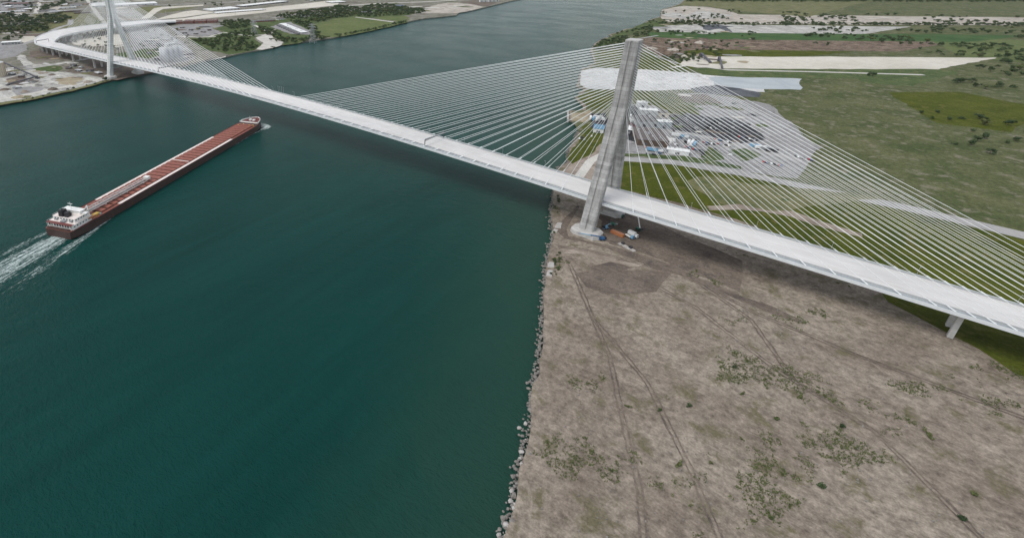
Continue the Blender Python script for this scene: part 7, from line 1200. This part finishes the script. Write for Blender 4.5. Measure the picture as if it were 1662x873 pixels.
for i in range(6): MB().box((-4.8+1.9*i, 0, 1.3), (.25, 3.56, 2.2)).build('rib', 'v_orange', g)
def truck(x, y, rz, box, cabc, label, L=8.5, flat=False):
    g = empty('truck', (x, y, ZL+.25), rz, label, 'truck')
    wheels(g, L, 2.5, .55, 3)
    MB().box((0, 0, .85), (L, 2.2, .35)).build('chassis', 'v_black', g)
    c = MB().loft([[(L/2-2.1, s*1.2, z) for s, z in ((-1, 1.0), (1, 1.0), (1, 3.0), (-1, 3.0))], [(L/2-.3, s*1.2, z) for s, z in ((-1, 1.0), (1, 1.0), (.92, 2.9), (-.92, 2.9))], [(L/2, s*1.2, z) for s, z in ((-1, 1.0), (1, 1.0), (.98, 1.9), (-.98, 1.9))]]).build('cab', cabc, g)
    MB().box((L/2-.05, 0, 2.35), (.3, 2.0, .7)).build('windscreen', 'glass', c)
    if flat: MB().box((-1.2, 0, 1.2), (L-2.6, 2.5, .3)).build('bed', box, g)
    else: MB().box((-1.2, 0, 2.5), (L-2.6, 2.6, 2.9)).build('cargo_box', box, g)
    return g
truck(*white_truck, RAD(-18), 'v_white', 'v_white', 'white box truck parked by the green boom lift')
truck(*flatbed, RAD(-25), 'v_white', 'v_lblue', 'pale blue and white flatbed in front of the white box truck', 8, True)
g = empty('concrete_slab', (*slab, ZL+.1), RAD(-20), 'pair of pale concrete slabs with dark blocks lying on the dirt', 'slab')
for i in range(4): MB().box((-5.5+3.6*i, .3*(i % 2), .3), (3.3, 3.0, .6)).build('slab_panel', 'stone_pale', g)
for xx in (-4.6, 2.2): MB().box((xx, 1.3, 1.2), (2.2, 1.8, 1.3)).build('block', 'v_black', g)
r0 = random.Random(11)
rb = empty('rubble_pile', (rubble[0]+3, rubble[1]-4, ZL), RAD(10), 'jumbled pale formwork and concrete blocks under the deck by the tower', 'rubble')
for i in range(34):
    MB().box((r0.uniform(-8, 9), r0.uniform(-5, 6), r0.uniform(.4, 2.6)), (r0.uniform(1, 4), r0.uniform(.8, 2.4), r0.uniform(.5, 1.8)), r0.uniform(0, 3)).build('block', r0.choice(('stone_pale', 'pedestal_concrete', 'v_grey', 'stone')), rb)
def car(x, y, rz, col, label, van=False):
    g = empty('car', (x, y, ZL+.25), rz, label, 'van' if van else 'car', 'vehicles in the factory yard')
    wheels(g, 4.4, 1.8, .34)
    hgt = 2.1 if van else 1.45
    prof = [(-2.2, .35), (2.2, .35), (2.25, .75), (1.3, .9), (.75 if not van else 1.2, hgt), (-1.5 if not van else -2.1, hgt), (-2.2, .95)]
    MB().loft([[(a, s*.88, z) for a, z in prof] for s in (-1, 1)]).build('body', col, g)
    MB().box((-.3, 0, hgt-.32), (1.9 if not van else 2.9, 1.79, .4)).build('side_windows', 'glass', g)
    return g
CL = {'car_blue': 'v_blue', 'car_dark': 'v_black', 'car_red': 'v_red', 'car_white': 'v_white'}
CLAB = ['dark lorry', 'white van driving on the paved lot right of the grass island', 'blue car first in the row on the verge below the brown hall', 'dark car at the left of the verge below the brown hall', 'dark car second from the left on the verge below the brown hall', 'red car close to the front of the brown hall', 'white car right of the sheeted heap', 'dark car above the grass island', 'dark car right of the grass island', 'blue car among dark ones behind the sheeted heap', 'dark car left of the blue car behind the sheeted heap', 'white car between the two dark factory roofs', 'dark car nearest the shore by the boat house', 'white car beside the boat house', 'dark car farthest left below the boat house']
for i, (k, x, y) in enumerate(CARS):
    if k == 'black_truck': truck(x, y, RAD(115), 'v_black', 'v_black', 'black lorry with a pale bed beside the grass island', 13)
    elif k == 'white_van': car(x, y, RAD(160), 'v_white', CLAB[i], True)
    else: car(x, y, RAD(rng.choice((10, 20, 100, 110))), CL[k], CLAB[i])

tp = None
for i, (x, y, a) in enumerate(TRAILERS):
    g = empty('trailer', (x, y, ZL+.25), RAD(a), 'white or blue box trailer parked in the yards round the factory', 'trailer', 'box trailers in the factory yards')
    wheels(g, 9, 2.4, .5, 2)
    MB().box((0, 0, 2.5), (11.5, 2.6, 2.9)).build('box', ('v_white', 'v_white', 'v_lblue', 'v_white', 'v_grey', 'v_black')[i % 6], g)
    MB().box((4.6, 0, .8), (.4, 1.8, 1.0)).build('landing_leg', 'v_black', g)
for i, (x, y, a) in enumerate(PARKED):
    car(x, y, RAD(a), ('v_white', 'v_black', 'v_grey', 'v_red', 'v_blue', 'v_black')[i % 6], 'parked car in the open lots right of the factory')
rl_ = random.Random(21)
for i, (x, y) in enumerate(DISTRICT):
    building('low_building', 'low industrial building in the far upper left district behind the wood', 'building', x, y, rl_.uniform(22, 60), rl_.uniform(14, 26), rl_.choice((1.1, 1.2, 1.15, -.4)), rl_.uniform(3, 5), rl_.choice(('grey_clad', 'brown_wall', 'pale_clad', 'tan_wall')), rl_.choice(('dark_roof', 'pale_clad', 'white_roof', 'brown_roof', 'lilac_roof')), 'flat')['group'] = 'low buildings of the upper left district'
for i, (x, y) in enumerate(FARLOT):
    building('low_building', 'small shed or stack on the grey lots right of the far tower', 'building', x, y, rl_.uniform(7, 16), rl_.uniform(5, 9), rl_.uniform(0, 1.5), rl_.uniform(2, 3.5), rl_.choice(('grey_clad', 'brown_wall', 'dark_clad')), rl_.choice(('dark_roof', 'pale_clad', 'brown_roof')), 'flat')['group'] = 'small sheds on the far lots'

# ------------------------------------------------------------------ rocks of the near bank
rock = []
for k in range(5):
    rr = random.Random(40+k); V = []
    import bmesh
    bm_ = bmesh.new(); bmesh.ops.create_icosphere(bm_, subdivisions=1, radius=1)
    for v in bm_.verts: v.co *= rr.uniform(.7, 1.15); v.co.z *= .7
    me = bpy.data.meshes.new('boulder'); bm_.to_mesh(me); bm_.free(); me.materials.append(MATS['stone_pale' if k % 2 else 'stone']); rock.append(me)
shore = [p for p in SH_NEAR if -420 < p[1] < 300]
spots = []
for i in range(len(shore)-1):
    (x0, y0), (x1, y1) = shore[i], shore[i+1]; L = math.hypot(x1-x0, y1-y0)
    for j in range(int(L/.3)):
        t = rng.random(); spots.append((x0+(x1-x0)*t+rng.gauss(-.3, 1.5), y0+(y1-y0)*t+rng.gauss(0, 1.2), rng.uniform(.35, 1.0)**1.3))
spots.sort(key=lambda q: -q[2]/math.dist(q[:2], (122, -416)))
big = spots[:150]; rest = spots[150:]
for i, (x, y, s) in enumerate(big):
    o = link('boulder', rock[i % 5], None, (x, y, rng.uniform(.3, 2.3)), rng.uniform(0, 6)); o.scale = (s*1.5, s*1.2, s*1.1)
    tag(o, 'grey boulder in the rock lining of the near river bank', 'boulder', 'boulders lining the near bank')
mb = MB()
for x, y, s in rest:
    me = rock[rng.randrange(5)]; M = Matrix.Translation((x, y, rng.uniform(.2, 2.2))) @ Matrix.Rotation(rng.uniform(0, 6), 4, 'Z') @ Matrix.Diagonal((s*1.4, s*1.1, s, 1))
    mb.add([M @ v.co for v in me.vertices], [tuple(p.vertices) for p in me.polygons])
tag(mb.build('riprap', 'stone'), 'loose grey stones along the edge of the near river bank', 'stones', kind='stuff')
# pale broken slabs on the bank beside the tower
for k, (x, y, w, d, a) in enumerate(((-22.5, -27, 5, 12, .3), (-20.5, -38, 4, 7, .2), (-.5, -88, 5, 8, .4), (3.5, -99, 4, 9, .35))):
    tag(MB().prism([(-w/2, -d/2), (w/2, -d*.42), (w*.4, d*.1), (w/2, d/2), (-w*.3, d*.45), (-w/2, 0)], 0, .9, .08).build('bank_slab', 'stone_pale', loc=(x, y, 1.9+.1*k), rz=a), ['large pale broken slab on the bank left of the tower pedestal', 'smaller pale slab just below the large one on the bank', 'pale slab on the bank between the lower shrubs', 'lowest pale slab on the bank at the picture edge'][k], 'slab', 'broken slabs on the bank')

# ------------------------------------------------------------------ trees
def crown_mesh(seed, mat, quads=230, blobs=7):
    """foliage: leaf clumps spread through overlapping lobes, unit height ~1, radius ~.5, base at z .18"""
    r_ = np.random.default_rng(seed); V = []; F = []
    cs = [(r_.normal(0, .17), r_.normal(0, .17), r_.uniform(.36, .82), r_.uniform(.15, .27)) for _ in range(blobs)]
    for q in range(quads):
        cx, cy, cz, cr = cs[r_.integers(blobs)]
        d = r_.normal(size=3); d /= np.linalg.norm(d); rad = cr*r_.uniform(.55, 1.08)
        p = np.array([cx, cy, cz])+d*rad*np.array([1.1, 1.1, .95])
        n = d+r_.normal(0, .55, 3); n /= np.linalg.norm(n)
        a = np.cross(n, (0.3, .2, 1)); a /= np.linalg.norm(a); b = np.cross(n, a); s = r_.uniform(.045, .10)
        k = len(V)
        V += [tuple(p+s*(a*1.1)), tuple(p+s*b*r_.uniform(.6, 1.2)), tuple(p-s*a*r_.uniform(.7, 1.2)), tuple(p-s*b)]
        F.append((k, k+1, k+2, k+3))
    me = bpy.data.meshes.new('crown'); me.from_pydata(V, [], F); me.update(); me.materials.append(MATS[mat])
    return me, V, F
def trunk_mesh(seed):
    rr = random.Random(seed); m = MB().tube((0, 0, -.02), (rr.uniform(-.02, .02), rr.uniform(-.02, .02), .45), .035, 6, .02)
    for i in range(3):
        a = rr.uniform(0, 6.3); m.tube((0, 0, .28+.05*i), (.22*math.cos(a), .22*math.sin(a), .58+.06*i), .018, 5, .007)
    return m.mesh('trunk', 'bark')
CR = [crown_mesh(k, 'leaf' if k % 3 else 'leaf_light', 300, 7+k % 3) for k in range(6)]
TR = [trunk_mesh(k) for k in range(3)]
def inside(p, poly):
    x, y = p; c = False; n = len(poly)
    for i in range(n):
        (x0, y0), (x1, y1) = poly[i], poly[i-1]
        if (y0 > y) != (y1 > y) and x < (x1-x0)*(y-y0)/(y1-y0)+x0: c = not c
    return c
from mathutils import noise as mnoise
PTS = []
for gi, (where, poly, sp, size) in enumerate(WOODS):
    xs_ = [p[0] for p in poly]; ys_ = [p[1] for p in poly]
    x = min(xs_)
    while x < max(xs_):
        y = min(ys_)
        while y < max(ys_):
            p = (x+rng.uniform(-.48, .48)*sp, y+rng.uniform(-.48, .48)*sp)
            if inside(p, poly) and rng.random() < .84 and (not where.startswith(('scattered', 'loose', 'clumps')) or mnoise.noise((p[0]*.009, p[1]*.009, gi*3.1)) > .02): PTS.append((p[0], p[1], size*rng.uniform(.6, 1.3), gi))
            y += sp
        x += sp
for x, y, s in TREES: PTS.append((x, y, s, -1))
PTS.sort(key=lambda q: -(q[2]+(50 if q[3] == -1 else 0))/math.dist(q[:2], (122, -416)))
nshrub = 0; ntree = 0; rest = []
for i, (x, y, s, gi) in enumerate(PTS):
    shrub = s < 4.2
    if (shrub and nshrub >= 120) or (not shrub and ntree >= 260): rest.append((x, y, s)); continue
    if shrub: nshrub += 1
    else: ntree += 1
    where = WOODS[gi][0] if gi >= 0 else None
    if shrub: lab = 'green shrub, one of the %s' % where if where else 'single small green shrub by the pale bank slab'
    else: lab = 'leafy green tree, one of the %s' % where if where else 'single round green tree standing apart in the open'
    g = empty('shrub' if shrub else 'tree', (x, y, ZL), rng.uniform(0, 6.28), lab, 'shrub' if shrub else 'tree', where or ('single trees in the open' if not shrub else 'single shrubs'))
    wd_ = s*rng.uniform(.95, 1.35)
    g.scale = (wd_, wd_*rng.uniform(.9, 1.1), s*(.78 if not shrub else .8))
    c = link('crown', CR[i % 6][0], g)
    if shrub: c.location = (0, 0, -.2)
    link('trunk', TR[i % 3], g)
V = []; F = []; k = 0
for x, y, s in rest:
    _, v, f = CR[rng.randrange(6)]; a = rng.uniform(0, 6.28); w_ = s*rng.uniform(.95, 1.35); ca, sa = math.cos(a)*w_, math.sin(a)*w_
    A = np.array(v); X = np.stack([x+A[:, 0]*ca-A[:, 1]*sa, y+A[:, 0]*sa+A[:, 1]*ca, ZL+A[:, 2]*s*.78-(.12*s)], 1)
    V.append(X); F.append(np.array(f)+k); k += len(X)
if V:
    me = bpy.data.meshes.new('woodland'); me.from_pydata(np.concatenate(V).tolist(), [], np.concatenate(F).tolist()); me.materials.append(MATS['leaf'])
    tag(link('woodland', me), 'distant green woodland and scrub filling the far parts of both banks', 'woodland', kind='stuff')
V = []; F = []; k = 0
wr = np.random.default_rng(9)
def on_land(x, y):
    q = [p for p in SH_NEAR if -520 < p[1] < 320]
    for i in range(len(q)-1):
        (x0, y0), (x1, y1) = q[i], q[i+1]
        if min(y0, y1) <= y <= max(y0, y1) and y0 != y1: return x > x0+(x1-x0)*(y-y0)/(y1-y0)+3
    return False
for _ in range(110000):
    x, y = wr.uniform(-60, 330), wr.uniform(-320, 20)
    if not on_land(x, y) or abs(y) < 19: continue
    f = mnoise.noise((x*.03, y*.03, 4.2))+.5*mnoise.noise((x*.11, y*.11, 1.0))
    if f < .22+.25*wr.random() or mnoise.noise((x*.012, y*.012, 9.0)) < -.05: continue
    s = wr.uniform(.35, 1.0)
    for b in range(6):
        a = wr.uniform(0, 6.28); l = s*wr.uniform(.6, 1.3); ox, oy = wr.normal(0, .4*s, 2); ca, sa = math.cos(a), math.sin(a)
        V += [(x+ox-sa*.22*s, y+oy+ca*.22*s, ZL+.05), (x+ox+sa*.22*s, y+oy-ca*.22*s, ZL+.05), (x+ox+ca*l*.7, y+oy+sa*l*.7, ZL+.25+l*.55)]
        F.append((k, k+1, k+2)); k += 3
me = bpy.data.meshes.new('weeds'); me.from_pydata(V, [], F); me.materials.append(MATS['leaf_light'])
tag(link('weeds', me), 'patchy weeds and dry grass on the bare ground of the near bank', 'weeds', kind='stuff')
mb = MB()
for _ in range(2600):
    x, y = wr.uniform(-50, 330), wr.uniform(-320, 25)
    if not on_land(x, y): continue
    if mnoise.noise((x*.02, y*.02, 7.7)) < wr.uniform(-.3, .4): continue
    w_ = wr.uniform(.25, .9); mb.box((x, y, ZL+.3), (w_, w_*wr.uniform(.5, 1.2), w_*.6), wr.uniform(0, 3), top=(.6, .6))
tag(mb.build('loose_stones', 'stone'), 'loose stones and debris strewn over the bare ground', 'stones', kind='stuff')
print('trees', ntree, nshrub, len(rest))

# ------------------------------------------------------------------ the air
hz_m = bpy.data.materials.new('haze_air'); hz_m.use_nodes = True; t = hz_m.node_tree
t.nodes.remove(t.nodes['Principled BSDF']); pv = t.nodes.new('ShaderNodeVolumePrincipled')
pv.inputs['Color'].default_value = (.82, .90, .94, 1); pv.inputs['Density'].default_value = .000016; pv.inputs['Anisotropy'].default_value = .2
t.links.new(pv.outputs[0], t.nodes['Material Output'].inputs['Volume']); MATS['haze_air'] = hz_m
tag(MB().box((0, 1750, 112), (10200, 10700, 236)).build('haze', 'haze_air'), 'thin pale air over the whole river and both banks', 'haze', kind='stuff')
